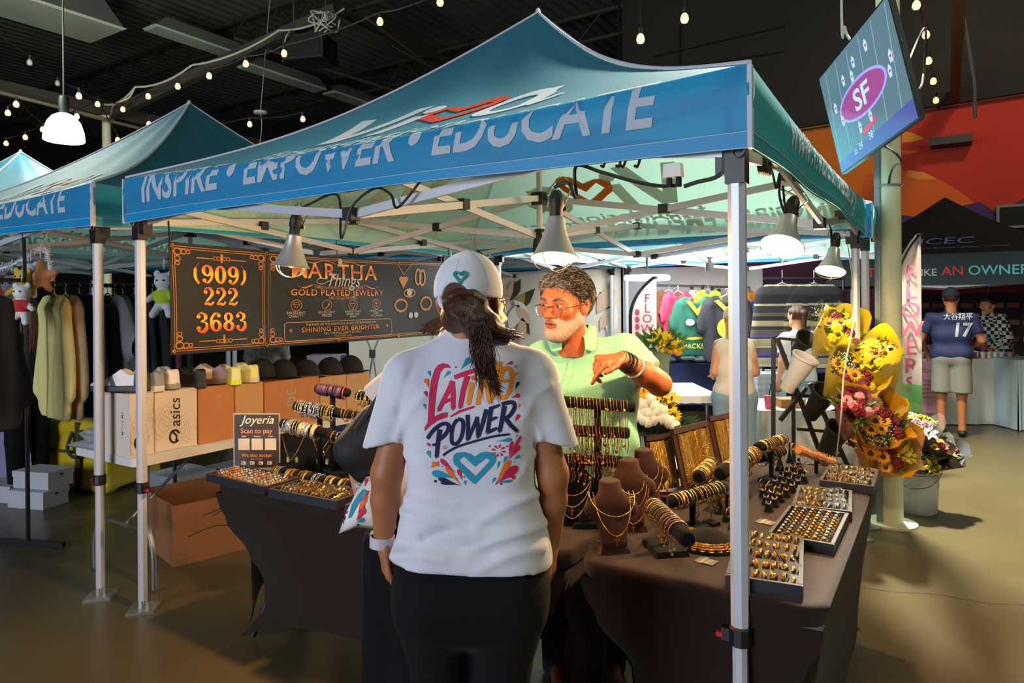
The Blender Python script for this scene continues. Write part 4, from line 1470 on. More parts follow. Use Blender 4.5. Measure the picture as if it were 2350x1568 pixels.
for j in range(3):
 for i in range(7):
  p = G(1752 + 13.5 * i + 6 * j, 1142 - 11 * i + 16 * j, TZ)
  t = thing('ring_finger', 'black ring cone with a ring, row %s beside the trays, %s along' % (nth(j), nth(i)), 'display stand', (p.x, p.y, TZ + .001), 0, 'ring cones beside the trays')
  MB().lathe([(0, 0), (.02, 0), (.018, .006), (.009, .03), (.006, .05), (0, .053)], 10).build('cone', m_velvet, t, True)
  MB().tube([(.009 * math.cos(a), .009 * math.sin(a) - .002, .034 + .004 * math.sin(a)) for a in [2 * PI * q / 10 for q in range(10)]], .0028, 5, closed=True).ball((0, -.012, .032), (.006, .004, .006), 6, 4).build('ring', rnd.choice((m_gold, m_gold2, m_silver)), t, True)
for px_, py_, rz, lab in ((1621, 1290, R(-10), 'grey THANK YOU card at the front edge of the right table'), (1757, 1200, R(-12), 'grey THANK YOU card beside the ring tray')):
 p = G(px_, py_, TZ)
 t = thing('thank_you_card', lab, 'card', (p.x, p.y, TZ + .002), rz)
 MB().box((0, 0, .0006), (.062, .046, .0012)).build('card', mat('grey_card', '57564e', 0.5), t)
 mb = MB()
 for i, w_ in enumerate(('THANK', 'YOU')):
  decal(mb, shift(text2d(w_, .019, 0, .004), 0, 0, 1, PI / 2), lambda x, y: (x - .004 + i * .02, y, .0016))
 mb.build('lettering', mat('card_lettering', 'b9b5a2', 0.5), t)
# ------------------------------------------------------------------ left table: sign, busts, bars
p0, p1 = G(535, 1078, TZ), G(644, 1078, TZ)
u = Vector((p1.x - p0.x, p1.y - p0.y, 0))
u.normalize()
w = .232
hs = .275
t = thing('payment_sign', 'black acrylic sign reading Joyeria, Scan to pay, on the left table', 'sign', ((p0.x + p1.x) / 2, (p0.y + p1.y) / 2, TZ + .001), math.atan2(u.y, u.x))
MB().box((0, .004, hs / 2), (w, .006, hs)).build('panel', m_acry, t)
MB().box((0, -.0005, hs / 2), (w * .94, .003, hs * .955)).build('sheet', mat('sign_print', '2a201c', 0.25, 0, .35, 14, color2='4a382c'), t)
MB().box((0, .012, .004), (w, .06, .008)).build('foot', m_acry, t)
mb = MB()
f = lambda x, y: (x, -.0026, y)
decal(mb, shift(text2d('Joyeria', .058, .35, .003), .005, .225), f, None, 0)
decal(mb, shift(text2d('Scan to pay', .034, 0, .010), .0, .178), f, None, 1)
for i, w_ in enumerate(('Zelle', 'Venmo', 'Cash')):
 decal(mb, shift(text2d(w_, .012, 0, .004), -.062 + .066 * i, .159), f, None, 0)
 x = -.062 + .066 * i
 decal(mb, poly2d([(x - .028, .096), (x + .028, .096), (x + .028, .152), (x - .028, .152)]), f, None, 2)
decal(mb, shift(text2d('We also accept', .024, 0, .006), -.0, .062), f, None, 1)
decal(mb, shift(text2d('cash and cards', .010, 0, .002), -.0, .049), f, None, 1)
for i in range(4):
 x = -.065 + .043 * i
 decal(mb, poly2d([(x - .011, .024), (x + .011, .024), (x + .011, .040), (x - .011, .040)]), f, None, 2)
 decal(mb, poly2d([(x - .008, .029), (x + .002, .029), (x + .002, .034), (x - .008, .034)]), lambda a, b: (a, -.003, b), None, 3)
mb.build('lettering', [mat('sign_white', 'e6d9bb', .5), mat('sign_orange', 'e08a3c', .5), mat('sign_pale_square', 'c9b8a0', .5), mat('sign_print')], t)
def velvet_neck(label, p, rz, w_, h_):
 """flat black necklace display, head and shoulders outline"""
 t = thing('necklace_display', label, 'display stand', (p.x, p.y, TZ + .001), rz)
 k = w_ / 2
 out = [(-k * .8, 0), (k * .8, 0), (k, h_ * .3), (k * .97, h_ * .66), (k * .8, h_ * .82), (k * .5, h_ * .88), (k * .42, h_), (-k * .42, h_), (-k * .5, h_ * .88), (-k * .8, h_ * .82), (-k * .97, h_ * .66), (-k, h_ * .3)]
 out = [tuple(q) for q in bez(out + [out[0]], 3)[:-1]]
 ln = R(16)
 mb = MB()
 mb.prism(out, lambda a, b, c: (a, b * math.sin(ln) - c * math.cos(ln), b * math.cos(ln) + c * math.sin(ln)), .014)
 mb.build('panel', m_velvet, t)
 MB().bar((0, .015 + h_ * .2, h_ * .6), (0, h_ * .55, 0.002), .05, .006).build('easel_strut', m_velvet, t)
 return t, lambda a, b, c: Vector((a, b * math.sin(ln) - c * math.cos(ln), b * math.cos(ln) + c * math.sin(ln)))
def display_chain(t, f, label, hw, top, low, m, pend=None, link=.0022):
 mb = MB()
 n = 26
 pts = []
 for i in range(n + 1):
  q = i / n * 2 - 1
  pts.append(f(hw * q * (1 - .1 * (1 - abs(q))), low + (top - low) * abs(q) ** (1.6 if pend is None else 1.15), .0165))
 mb.tube(pts, link * .6, 4)
 for q in pts:
  mb.ball(q, link, 6, 4)
 if pend == 'cross':
  c = f(0, low - .016, .018)
  mb.box(c, (.008, .004, .036), rot=Matrix.Rotation(R(-16), 3, 'X')).box(f(0, low - .010, .018), (.026, .004, .008), rot=Matrix.Rotation(R(-16), 3, 'X'))
 o = mb.build('necklace', m, None, True, label=label, cat='necklace')
 o.matrix_basis = t.matrix_basis
t, f = velvet_neck('black velvet neck display with one rose gold chain', G(668, 1078, TZ), R(24), .20, .20)
display_chain(t, f, 'rose gold curb chain on the velvet display by the sign', .066, .185, .045, m_rose, None, .0035)
t, f = velvet_neck('black velvet neck display with two cross necklaces', G(737, 1082, TZ), R(24), .15, .19)
display_chain(t, f, 'gold necklace with the higher cross on the velvet display', .045, .17, .10, m_gold2, 'cross')
display_chain(t, f, 'gold necklace with the lower cross on the velvet display', .06, .165, .05, m_gold, 'cross')
t, f = velvet_neck('black velvet neck display half hidden by the black shoulder bag', G(793, 1088, TZ), R(24), .16, .18)
display_chain(t, f, 'long gold necklace on the velvet display by the bag', .05, .16, .02, m_gold)
for px_, py_, lab in ((672, 1075, 'tiny hoop stand before the rose gold chain'), (741, 1080, 'tiny hoop stand before the cross necklaces')):
 p = G(px_, py_ + 12, TZ)
 t = thing('earring_stand', lab, 'display stand', (p.x, p.y, TZ + .001), R(25))
 MB().lathe([(0, 0), (.012, 0), (.01, .004), (.002, .006), (.002, .09), (0, .09)], 8).tube([(-.022, 0, .082), (-.018, 0, .094), (.018, 0, .094), (.022, 0, .082)], .0018, 5).build('rod', m_chrome, t)
 for sx in (-1, 1):
  MB().lathe([(.006, -.012), (.008, -.012), (.009, 0), (.008, .012), (.006, .012)], 10, (sx * .022, 0, .066)).build('hoop', m_gold2, t, True)
def tower(label, rows, d_, base_px, br=.021):
 bars = [(P(a[0], a[1], d_ + da), P(b[0], b[1], d_ + db)) for a, b, da, db in rows]
 m_ = (bars[0][0] + bars[0][1]) / 2
 velvet_bar(label, (m_.x, m_.y, TZ), bars[0][0], bars[0][1], br, tiers=bars[1:], foot=(.16, .10))
 return bars
bars = tower('two tier velvet bar crowded with silver bracelets, left table', [((678, 932), (790, 950), 0, -.05), ((648, 972), (757, 996), -.05, -.1)], 3.18, None, .022)
on_bar(*bars[0], .022, 19, 'pale gold bracelet on the upper tier at left', 'bracelets on the upper left tier', ('bead', 'link', 'bead'), (m_gold2, m_silver), t1=.82, w=.0026, drop=1.35)
on_bar(*bars[1], .022, 17, 'silver bracelet on the lower tier at left', 'bracelets on the lower left tier', ('bead', 'link', 'cuff'), (m_silver, m_silver, m_gold2), t1=.76, w=.0026, drop=1.3)
bars = tower('two tier velvet bar of gold bracelets beside the black bag', [((780, 948), (870, 962), 0, -.05), ((756, 1000), (850, 1016), -.05, -.1)], 3.05, None, .019)
on_bar(*bars[0], .019, 11, 'gold bracelet on the upper tier beside the bag', 'bracelets on the upper tier by the bag', ('bead', 'charm', 'link'), (m_gold2, m_gold), w=.002)
on_bar(*bars[1], .019, 9, 'gold bracelet on the lower tier beside the bag', 'bracelets on the lower tier by the bag', ('charm', 'plain', 'link'), (m_gold, m_silver), w=.002)
bars = tower('velvet bar of dark red and purple bracelets at the back', [((727, 892), (800, 902), 0, -.03)], 3.28, None, .02)
on_bar(*bars[0], .02, 10, 'dark red or purple leather bracelet on the back bar', 'leather bracelets on the back bar', ('cuff', 'plain'), (m_purplebead, m_redstone, m_purplebead), w=.0035)
bars = tower('velvet bar of pale gold bracelets behind the white sleeve', [((820, 908), (880, 915), 0, -.02)], 3.2, None, .02)
on_bar(*bars[0], .02, 8, 'pale gold bracelet on the bar behind the white sleeve', 'bracelets behind the white sleeve', ('bead', 'link'), (m_gold2,), w=.0026, drop=1.6)
rl = [G(628 + 30 * i, 1083 + 6.0 * i, TZ + .028) for i in range(7)]
for i in range(6):
 a, b = rl[i], rl[i + 1]
 a = a.lerp(b, .08)
 t = thing('bangle_roll', ('first', 'second', 'third', 'fourth', 'fifth', 'sixth')[i] + ' black bangle roll from the left behind the earring tray', 'display stand', (a + b) / 2 - Vector((0, 0, .027)))
 MB().tube([a, b], .026, 14).build('roll', m_velvet, t, True, world=True)
 on_bar(a, b, .026, 4, 'bangle on the %s black roll behind the earring tray' % ('first', 'second', 'third', 'fourth', 'fifth', 'sixth')[i], 'bangles on roll %d' % (i + 1), ('plain', 'cuff', 'link'),
   (m_silver, m_gold2) if i in (0, 3) else (m_gold, m_gold2), t0=.15, t1=.75, w=.0022, drop=1.1, name='bangle')
# ================================================================== people
m_skin = mat('tan_skin', 'a8683f', 0.5, 0, 0.08, 60, 0.08, 500, sss=0.08)
m_skin2 = mat('vendor_skin', 'a85a34', 0.48, 0, 0.10, 70, 0.15, 400, sss=0.08)
m_skin3 = mat('light_skin', 'c98d68', 0.5, 0, 0.08, 60, sss=0.05)
m_lip = mat('lip_skin', '8a4632', 0.45, 0, 0.08, 60)
m_tee = mat('white_cotton', 'd6d3de', 0.85, 0, 0.03, 30, 0.15, 900, sheen=0.2)
m_black_pants = mat('black_trousers', '0a0a0c', 0.85, 0, 0.25, 60, 0.25, 900, sheen=0.03, spec=.2)
m_hair = mat('dark_brown_hair', '2a120a', 0.36, 0, 0.55, 30, 0.5, 160, aniso=(8, 8, 1), color2='5d2c14')
m_grey_hair = mat('salt_and_pepper_hair', '120f0e', 0.65, 0, 0.5, 70, 0.9, 160, color2='5d544d')
m_beard = mat('white_stubble', '8f6450', 0.85, 0, 0.2, 300, 0.7, 800, color2='cdbcb0')
m_eye = mat('eye_white', 'e8e2da', 0.2)
m_iris = mat('eye_iris', '1d120d', 0.15)
m_lens_glass = mat('spectacle_lens', 'ffffff', 0.03, 0, 0, trans=1.0, alpha=.25)
m_frame_metal = mat('spectacle_frame', '4a4644', 0.3, 0.8)
CAMRZ = R(32.2)
def hand(F, wrist, d, n, s, curl=(.35, .45, .55, .65), L=1.0, thumb=.5, spread=.16, base_curl=None, vox_r=1.0):
 """d: wrist to fingers, n: the way the palm faces, s: the thumb's side; unequal fingers bent towards n"""
 w, d, n, s = [np.array(v, float) for v in (wrist, d, n, s)]
 d /= np.linalg.norm(d)
 n = n - d * (n @ d)
 n /= np.linalg.norm(n)
 s = s - d * (s @ d) - n * (s @ n)
 s /= np.linalg.norm(s)
 kn = w + d * .082 * L
 F.cone(w, w + d * .03 * L, .024 * L, .027 * L, .012, (n, .62))
 F.cone(w + d * .03 * L + s * .012 * L, kn + s * .018 * L, .020 * L, .019 * L, .012, (n, .62))
 F.cone(w + d * .03 * L - s * .012 * L, kn - s * .022 * L, .020 * L, .017 * L, .012, (n, .62))
 lens = [(.042, .026, .021), (.046, .030, .022), (.042, .028, .021), (.033, .021, .018)]
 for i in range(4):
  off = (.031 - .0205 * i) * L
  p = kn + s * off + d * (-.004 * abs(i - 1)) * L
  ang = curl[i] * .8 if base_curl is None else base_curl[i]
  sp = spread * (1 - .7 * i)
  r0 = (.0098, .0100, .0096, .0084)[i] * L * vox_r
  for j in range(3):
   a = ang
   dd = d * math.cos(a) + n * math.sin(a) + s * math.sin(sp) * .5
   dd /= np.linalg.norm(dd)
   q = p + dd * lens[i][j] * L
   F.cone(p, q, r0, r0 * .92, .003)
   p = q
   r0 *= .92
   ang += curl[i] * (1.1 if j == 0 else .8)
 p = w + d * .022 * L + s * .020 * L
 for j, (ln, a) in enumerate(((.040, .75), (.032, .45), (.026, .25))):
  dd = d * math.cos(a * .9) + s * math.sin(a * .9) + n * thumb * (.6 + .3 * j)
  dd /= np.linalg.norm(dd)
  q = p + dd * ln * L
  F.cone(p, q, (.014, .011, .0095)[j] * L, (.0115, .0098, .0085)[j] * L, .006)
  p = q
def head_field(vox=.0032, hair_male=True, mouth_open=.004):
 F = Field((-.105, -.135, -.19), (.105, .135, .15), vox)
 F.ell((0, .018, .045), (.076, .096, .082), 0)
 F.cone((0, -.035, .02), (0, -.046, -.072), .060, .042, .04)
 for s in (-1, 1):
  F.cone((s * .050, .0, -.05), (s * .012, -.058, -.092), .028, .026, .03)
  F.ell((s * .044, -.058, -.010), (.022, .022, .020), .025)
 F.cone((-.034, -.078, .031), (.034, -.078, .031), .013, .013, .022)
 for s in (-1, 1):
  F.ell((s * .031, -.098, .012), (.019, .014, .011), .012, sub=True)
 for s in (-1, 1):
  F.ell((s * .031, -.0765, .012), (.0105, .0105, .0105), .003)
  F.ell((s * .031, -.0795, .0225), (.0185, .0120, .0080), .004)
  F.ell((s * .031, -.0795, .0015), (.0170, .0110, .0060), .004)
 F.cone((0, -.086, .020), (0, -.114, -.020), .0080, .0140, .012)
 for s in (-1, 1):
  F.ell((s * .0125, -.098, -.026), (.009, .011, .008), .008)
 F.ell((0, -.084, -.052), (.030, .014, .020), .018)
 F.cone((-.018, -.094, -.051), (.018, -.094, -.051), .0055, .0055, .006)
 F.cone((-.016, -.092, -.064), (.016, -.092, -.064), .0065, .0065, .006)
 F.ell((0, -.104, -.0575), (.019, .016, mouth_open), .003, sub=True)
 F.ell((0, -.080, -.098), (.022, .020, .017), .02)
 core = F.d.copy()
 for s in (-1, 1):
  F.ell((s * .080, .016, .0), (.009, .020, .032), .008, Matrix.Rotation(s * -.35, 3, 'Z') @ Matrix.Rotation(-.2, 3, 'X'))
  F.ell((s * .089, .013, .004), (.007, .011, .018), .004, sub=True)
 F.cone((0, .022, -.06), (0, .048, -.19), .058, .064, .03)
 return F, core
def head(parent, M, skin, hair_m, beard_m=None, vox=.0032, glasses=False, hairline=None, hair_thick=.012, hair_len=-.06, mouth_open=.004, wave=.004, brow=True, lips=True):
 """face, hair, eyes (and beard, glasses) as children of parent; M: head frame (face towards -y) -> parent frame"""
 F, core = head_field(vox, mouth_open=mouth_open)
 def tr(V):
  A = np.array(M)
  return V @ A[:3, :3].T + A[:3, 3]
 V, Q = F.mesh(1)
 def pick_from(Vl):
  c = Vl[Q].mean(1)
  lip = (np.abs(c[:, 0]) < .024) & (c[:, 2] < -.044) & (c[:, 2] > -.071) & (c[:, 1] < -.088)
  return lip.astype(int) if lips else np.zeros(len(c), int)
 pk = pick_from(V)
 o = body('head', (tr(V), Q), [skin, m_lip], parent, pick=lambda c: pk)
 X, Y, Z = F.X, F.Y, F.Z
 hl = hairline or ([-.12, -.07, -.035, -.005, .02, .05, .12], [.080, .076, .045, .02, .0, hair_len, hair_len])
 H_ = np.interp(Y, hl[0], hl[1])
 FH = Field((-.105, -.135, -.19), (.105, .135, .15), vox)
 w = wave * (np.sin(70 * X + 40 * Z) * np.sin(55 * Y + 35 * Z) + .6 * np.sin(120 * X - 90 * Y))
 vol = hair_thick * np.clip((Z - H_) / .03, .25, 1.0)
 FH.d = np.maximum(core - vol + w * np.clip((Z - H_) / .03, 0, 1), (H_ - Z))
 FH._mix(np.maximum(np.abs(X) - .2, 0) + 1, 0)
 ears = np.sqrt(((np.abs(X) - .082) / .018) ** 2 + ((Y - .012) / .024) ** 2 + ((Z + .0) / .034) ** 2)
 FH.d = np.maximum(FH.d, .012 * (1 - ears))
 V2, Q2 = FH.mesh(1)
 body('hair', (tr(V2), Q2), hair_m, parent)
 if brow and wave > .003:
  r_ = random.Random(4)
  tuft = [MB(), MB()]
  sel = [v for v in tr(V2)[::3]]
  Ni = np.array(M)[:3, :3]
  C0 = np.array(M)[:3, 3] + Ni @ np.array([0, .02, .03])
  for v in sel:
   d = Vector(v - C0).normalized()
   back = Vector(Ni @ np.array([r_.gauss(0, .5), 1, r_.gauss(-.25, .4)]))
   tdir = (back - d * back.dot(d)).normalized()
   p = Vector(v) - d * .002
   sd = tdir.cross(d) * r_.gauss(0, .006)
   tuft[r_.random() < .45].tube([p, p + tdir * .010 + d * .005, p + tdir * .020 + d * .005 + sd, p + tdir * .028 + d * .001 + sd * 2], [.0014, .0013, .001, .0004], 3, caps=False)
  tuft[0].build('hair_tufts', mat('dark_hair_strand', '15110f', .5), parent)
  tuft[1].build('hair_tufts', mat('grey_hair_strand', '7d746c', .5), parent)
 if beard_m is not None:
  FB = Field((-.105, -.135, -.19), (.105, .135, .15), vox)
  top = np.interp(Y, [-.13, -.085, -.06, -.03, .0, .03], [-.032, -.034, -.046, -.040, .0, .02])
  reg = np.maximum(Z - top, Y - .012)
  reg = np.maximum(reg, -.128 - Z)
  mouth = np.sqrt((X / .026) ** 2 + ((Z + .0575) / .014) ** 2) - 1
  reg = np.maximum(reg, np.where(Y < -.06, -mouth * .02, reg))
  FB.d = np.maximum(core - .0022 + .0009 * np.sin(260 * X) * np.sin(240 * Z + 200 * Y), reg)
  V3, Q3 = FB.mesh(1)
  body('beard', (tr(V3), Q3), beard_m, parent)
 M3 = M.to_3x3()
 mb = MB()
 for s in (-1, 1):
  mb.ball(M @ Vector((s * .031, -.0765, .012)), .0125, 14, 10, M3)
  mb.ball(M @ Vector((s * .031 - .002, -.0868, .0115)), (.0066, .003, .0066), 10, 6, M3, mi=1)
 mb.build('eyes', [m_eye, m_iris], parent, 'all')
 if brow:
  mb = MB()
  for s in (-1, 1):
   mb.tube([M @ Vector((s * x, y, z)) for x, y, z in ((.012, -.0965, .031), (.026, -.0985, .037), (.04, -.0915, .037), (.052, -.079, .029))], [.004, .006, .0055, .003], 6)
  mb.build('eyebrows', hair_m, parent, True)
 if glasses:
  mb = MB()
  ml = MB()
  for s in (-1, 1):
   out = [(.008, .014), (.010, .018), (.034, .021), (.056, .017), (.057, .006), (.050, -.016), (.034, -.022), (.016, -.018)]
   pts = [M @ Vector((s * x, -.112 + .25 * max(0, x - .02) ** 1.0 * .6, z - .006)) for x, z in out]
   mb.tube(bez(pts[:5], 4), .0016, 5)
   mb.tube(pts + pts[:1], .0006, 4)
   ml.add(pts, [tuple(range(len(pts)))])
   mb.tube([M @ Vector(v) for v in ((s * .057, -.1, .008), (s * .072, -.085, .008), (s * .085, .01, .012), (s * .085, .028, .0))], .0016, 5)
  mb.tube([M @ Vector(v) for v in ((-.009, -.112, .010), (0, -.116, .012), (.009, -.112, .010))], .0014, 5)
  g = mb.build('spectacles', m_frame_metal, parent, True)
  ml.build('lenses', m_lens_glass, g)
 return o
# ------------------------------------------------------------------ the woman with the printed T-shirt
WD = 1.66
wroot = P(1075, 690, WD)
woman = thing('person', 'person seen from behind in white cap, white printed T-shirt and black trousers', 'person', (wroot.x, wroot.y, 0), CAMRZ)
ws = WD / FPX
def wp(px, py, y=0.0):
 """frame pixel -> her own frame, at y metres behind the middle of her body"""
 k = (WD + y) / FPX
 return ((px - PCX) * k - (1075 - PCX) * ws, y, 1.56 - (py - PCY) * k)
F = Field((-.30, -.17, .86), (.30, .17, 1.56), .0065)
ay = ((0, 1, 0), .98)
F.cone((-.135, .005, 1.365), (.138, .005, 1.372), .066, .066, 0, ay)
F.cone((-.075, .0, 1.29), (.082, .0, 1.29), .092, .092, .07, ay)
F.cone((-.064, .0, 1.17), (.066, 0, 1.17), .084, .088, .08, ay)
F.cone((-.068, .0, 1.05), (.074, .0, 1.05), .088, .092, .07, ay)
F.cone((-.074, .0, .96), (.080, .0, .96), .102, .106, .07, ay)
F.cone((-.080, .0, .91), (.083, .0, .91), .104, .108, .05, ay)
F.cone((0, .012, 1.40), (0, .02, 1.475), .085, .058, .05)
for sx in (-1, 1):
 F.cone((sx * .055, .012, 1.425), (sx * .14, .005, 1.386), .050, .050, .03)
F.below((0, 0, .938), (-.045, 0, -1))
for sx, a, b in ((-1, (-.148, .0, 1.372), (-.207, .005, 1.20)), (1, (.150, .0, 1.378), (.212, .005, 1.20))):
 T = Field((-.30, -.17, .86), (.30, .17, 1.56), .0065)
 T.cone(a, b, .060, .053, 0)
 T.below((sx * .2, 0, 1.222), (sx * -.28, 0, -1))
 F._mix(T.d, .022)
def shirt_folds(V, N):
 x, y, z = V.T
 d = np.zeros(len(V))
 for (x0, z0, x1, z1, amp, w) in ((-.19, 1.06, .02, 1.035, .007, .012), (.17, 1.10, .02, 1.06, .008, .012), (-.17, .995, .05, 1.0, -.006, .014), (.18, 1.03, .0, 1.0, .007, .011),
          (.17, .985, .03, .965, .006, .012), (-.15, 1.09, -.03, 1.10, .005, .010), (-.165, 1.24, -.09, 1.36, .006, .010), (-.16, 1.30, -.125, 1.42, -.005, .010),
          (.17, 1.24, .11, 1.34, .006, .010), (.17, 1.20, .12, 1.16, .005, .010), (-.16, 1.20, -.12, 1.15, .005, .010), (-.18, .96, -.05, .985, .005, .010),
          (.19, 1.36, .13, 1.30, .004, .01), (-.1, 1.02, .1, 1.055, -.005, .012)):
  ax, az, bx, bz = x0, z0, x1, z1
  L2 = (bx - ax) ** 2 + (bz - az) ** 2
  t = np.clip(((x - ax) * (bx - ax) + (z - az) * (bz - az)) / L2, 0, 1)
  dist = np.hypot(x - ax - t * (bx - ax), z - az - t * (bz - az) - .012 * np.sin(t * 4))
  d += 1.7 * amp * np.exp(-(dist / w) ** 2) * (1 - .6 * t)
 d += .0022 * np.sin(34 * z + 9 * x) * np.sin(21 * x + 3 * z) * np.clip((1.16 - z) * 8, 0, 1)
 return V + N * (d * np.clip(-N[:, 1] * 1.5 + .35, 0, 1))[:, None]
tee_VF = F.mesh(2)
shirt = body('t_shirt', tee_VF, m_tee, woman, disp=shirt_folds)
collar = MB().tube([(.062 * math.cos(a), .018 + .052 * math.sin(a), 1.478 + .012 * math.sin(a)) for a in [2 * PI * i / 28 for i in range(28)]], .008, 8, closed=True).build('collar', m_tee, shirt, True)
F = Field((-.30, -.20, -.005), (.30, .22, 1.60), .0055)
F.cone((0, .01, 1.15), (0, .01, 1.35), .07, .06, 0)
F.cone((0, .01, .95), (0, .01, 1.15), .07, .07, .03)
F.cone((0, .015, 1.38), (0, .035, 1.58), .058, .052, .04)
for sx in (-1, 1):
 F.cone((sx * .08, .0, .88), (sx * .065, .0, .48), .085, .05, .03)
 F.cone((sx * .065, .0, .48), (sx * .07, .01, .09), .048, .034, .02)
 F.cone((sx * .07, .02, .05), (sx * .08, .15, .028), .036, .028, .02)
la = [(-.15, .0, 1.34), wp(885, 1085), wp(876, 1232, .03)]
ra = [(.15, .0, 1.345), wp(1266, 1090), wp(1262, 1236, .04)]
for A in (la, ra):
 F.cone(A[0], A[1], .036, .038, .03)
 F.cone(A[1], np.array(A[1]) * .6 + np.array(A[2]) * .4, .037, .035, .012)
 F.cone(np.array(A[1]) * .6 + np.array(A[2]) * .4, A[2], .035, .024, .012)
hand(F, la[2], (.10, .05, -1), (1, .35, .1), (.25, 1, 0), (.30, .40, .45, .5), 1.02)
hand(F, ra[2], (-.08, .05, -1), (-1, .35, .1), (-.25, 1, 0), (.30, .40, .45, .5), 1.02)
body('body', F.mesh(1), m_skin, woman)
F = Field((-.24, -.17, .01), (.24, .17, 1.0), .008)
F.cone((-.082, .0, .90), (.086, .0, .90), .094, .094, 0, ay)
F.cone((-.085, -.025, .84), (.088, -.025, .84), .098, .096, .06)
for sx, c in ((-1, -.088), (1, .086)):
 F.cone((c, .0, .80), (sx * .066 + .0, .0, .60), .088, .064, .03)
 F.cone((sx * .066, .0, .60), (sx * .066, .005, .45), .064, .062, .03)
 F.cone((sx * .066, .005, .45), (sx * .072, .01, .05), .062, .056, .02)
F.below((0, 0, .965), (0, 0, 1))
def pant_folds(V, N):
 x, y, z = V.T
 return V + N * (.003 * np.sin(60 * z + 25 * x * np.sign(x)) * np.sin(18 * x + 11 * z) * np.clip((.85 - z) * 5, 0, 1))[:, None]
body('trousers', F.mesh(1), m_black_pants, woman, disp=pant_folds)
for sx in (-1, 1):
 mb = MB()
 mb.ball((sx * .078, .06, .04), (.045, .125, .04), 14, 8)
 mb.build('shoe', m_black, woman, True)
Mh = Matrix.Translation(wp(1080, 699, .03)) @ Matrix.Rotation(PI - .28, 4, 'Z') @ Matrix.Rotation(-.06, 4, 'X') @ Matrix.Scale(.89, 4)
head(woman, Mh, m_skin, m_hair, vox=.005, glasses=True, hairline=([-.12, -.07, -.03, .0, .03, .06, .12], [.075, .06, .03, .02, -.02, -.10, -.10]), hair_thick=.006, wave=.001)
F = Field((-.12, -.20, -.06), (.12, .13, .16), .004)
F.ell((0, .014, .040), (.092, .111, .107), 0)
F.below((0, .014, .018), (0, .12, -1))
F.ell((0, .132, .012), (.046, .05, .056), .004, sub=True)
V, Q = F.mesh(1)
A = np.array(Mh)
cap = body('cap', (V @ A[:3, :3].T + A[:3, 3], Q), m_tee, woman)
mb = MB()
mb.grid(lambda u, v: Mh @ Vector(((.083 + .004 * v) * math.sin((u - .5) * 2.3), -.012 - (.078 + .075 * v * math.cos((u - .5) * 2.2)) * math.cos((u - .5) * 1.9), .028 - .016 * v - .030 * (abs(u - .5) * 2) ** 2 * (.3 + v))), 16, 5)
mb.grid(lambda u, v: Mh @ Vector(((.083 + .004 * v) * math.sin((u - .5) * 2.3), -.012 - (.078 + .075 * v * math.cos((u - .5) * 2.2)) * math.cos((u - .5) * 1.9), .025 - .016 * v - .030 * (abs(u - .5) * 2) ** 2 * (.3 + v))), 16, 5, flip=True)
mb.build('cap_brim', m_tee, cap, 'all')
mb = MB()
mb.tube(bez([Mh @ Vector(p) for p in ((-.052, .092, .022), (-.034, .115, .004), (0, .126, -.004), (.034, .115, .004), (.052, .092, .022))], 5), .008, 8)
mb.build('cap_strap', m_tee, cap, True)
MB().ball(Mh @ Vector((0, .014, .145)), (.009, .009, .005), 10, 6).build('cap_button', m_tee, cap, True)
mb = MB()
for k in range(6):
 a = PI / 6 + k * PI / 3
 mb.tube([Mh @ Vector((.0922 * math.cos(a) * math.cos(t), .014 + .1112 * math.sin(a) * math.cos(t), .040 + .1072 * math.sin(t))) for t in [R(6 + 80 * i / 10) for i in range(11)] if not (math.sin(a) > .7 and R(0) < t < R(18))], .0009, 4)
mb.build('cap_seam', m_tee, cap)
def on_mesh(ob, off):
 me = ob.data
 W = mw(ob)
 vs = [W @ v.co for v in me.vertices]
 tree = BVHTree.FromPolygons(vs, [tuple(p.vertices) for p in me.polygons])
 def f(px, py):
  d = ray(px, py)
  hit, nrm, _, _ = tree.ray_cast(EYE, d.normalized())
  if hit is None:
   hit, nrm, _, _ = tree.find_nearest(EYE + d * WD)
  if nrm.dot(d) > 0:
   nrm = -nrm
  return hit + nrm * off
 return f
bpy.context.view_layer.update()
fc = on_mesh(cap, .003)
mb = MB()
hs_ = [(p[0] * 30 + 1057, 637 - p[1] * 32) for p in HEART]
hv_ = [(p[0] * 30 + 1057, 637 - p[1] * 32) for p in HEART_V]
decal(mb, poly2dh(hs_, [hv_]), fc, 6)
mb.tube([fc(*p) for p in hs_], .0016, 5, closed=True)
mb.build('heart_embroidery', mat('teal_thread', '0f8f83', 0.6, 0, .15, 300), cap, world=True)
mb = MB()
hr = random.Random(5)
bn = Vector(wp(1066, 705, -.075))
F = Field((-.10, -.19, 1.44), (.12, .09, 1.62), .005)
F.ell(wp(1068, 700, -.045), (.050, .055, .045), 0)
F.cone(wp(1075, 715, -.07), wp(1110, 752, -.085), .040, .036, .03)
F.cone(wp(1110, 752, -.085), wp(1150, 775, -.07), .034, .020, .03)
F.cone(wp(1045, 730, -.03), wp(1060, 700, -.03), .035, .04, .03)
def hair_disp(V, N):
 x, y, z = V.T
 return V + N * (.0016 * np.sin(150 * x + 3 * np.sin(30 * z)))[:, None]
pony = body('ponytail', F.mesh(1), m_hair, woman, disp=hair_disp)
targets = [(1095, 830), (1108, 850), (1120, 862), (1132, 880), (1100, 870), (1118, 835), (1088, 800), (1140, 895), (1128, 850), (1112, 820)]
bpy.context.view_layer.update()
fpn = on_mesh(pony, .0025)
WW = mw(woman)
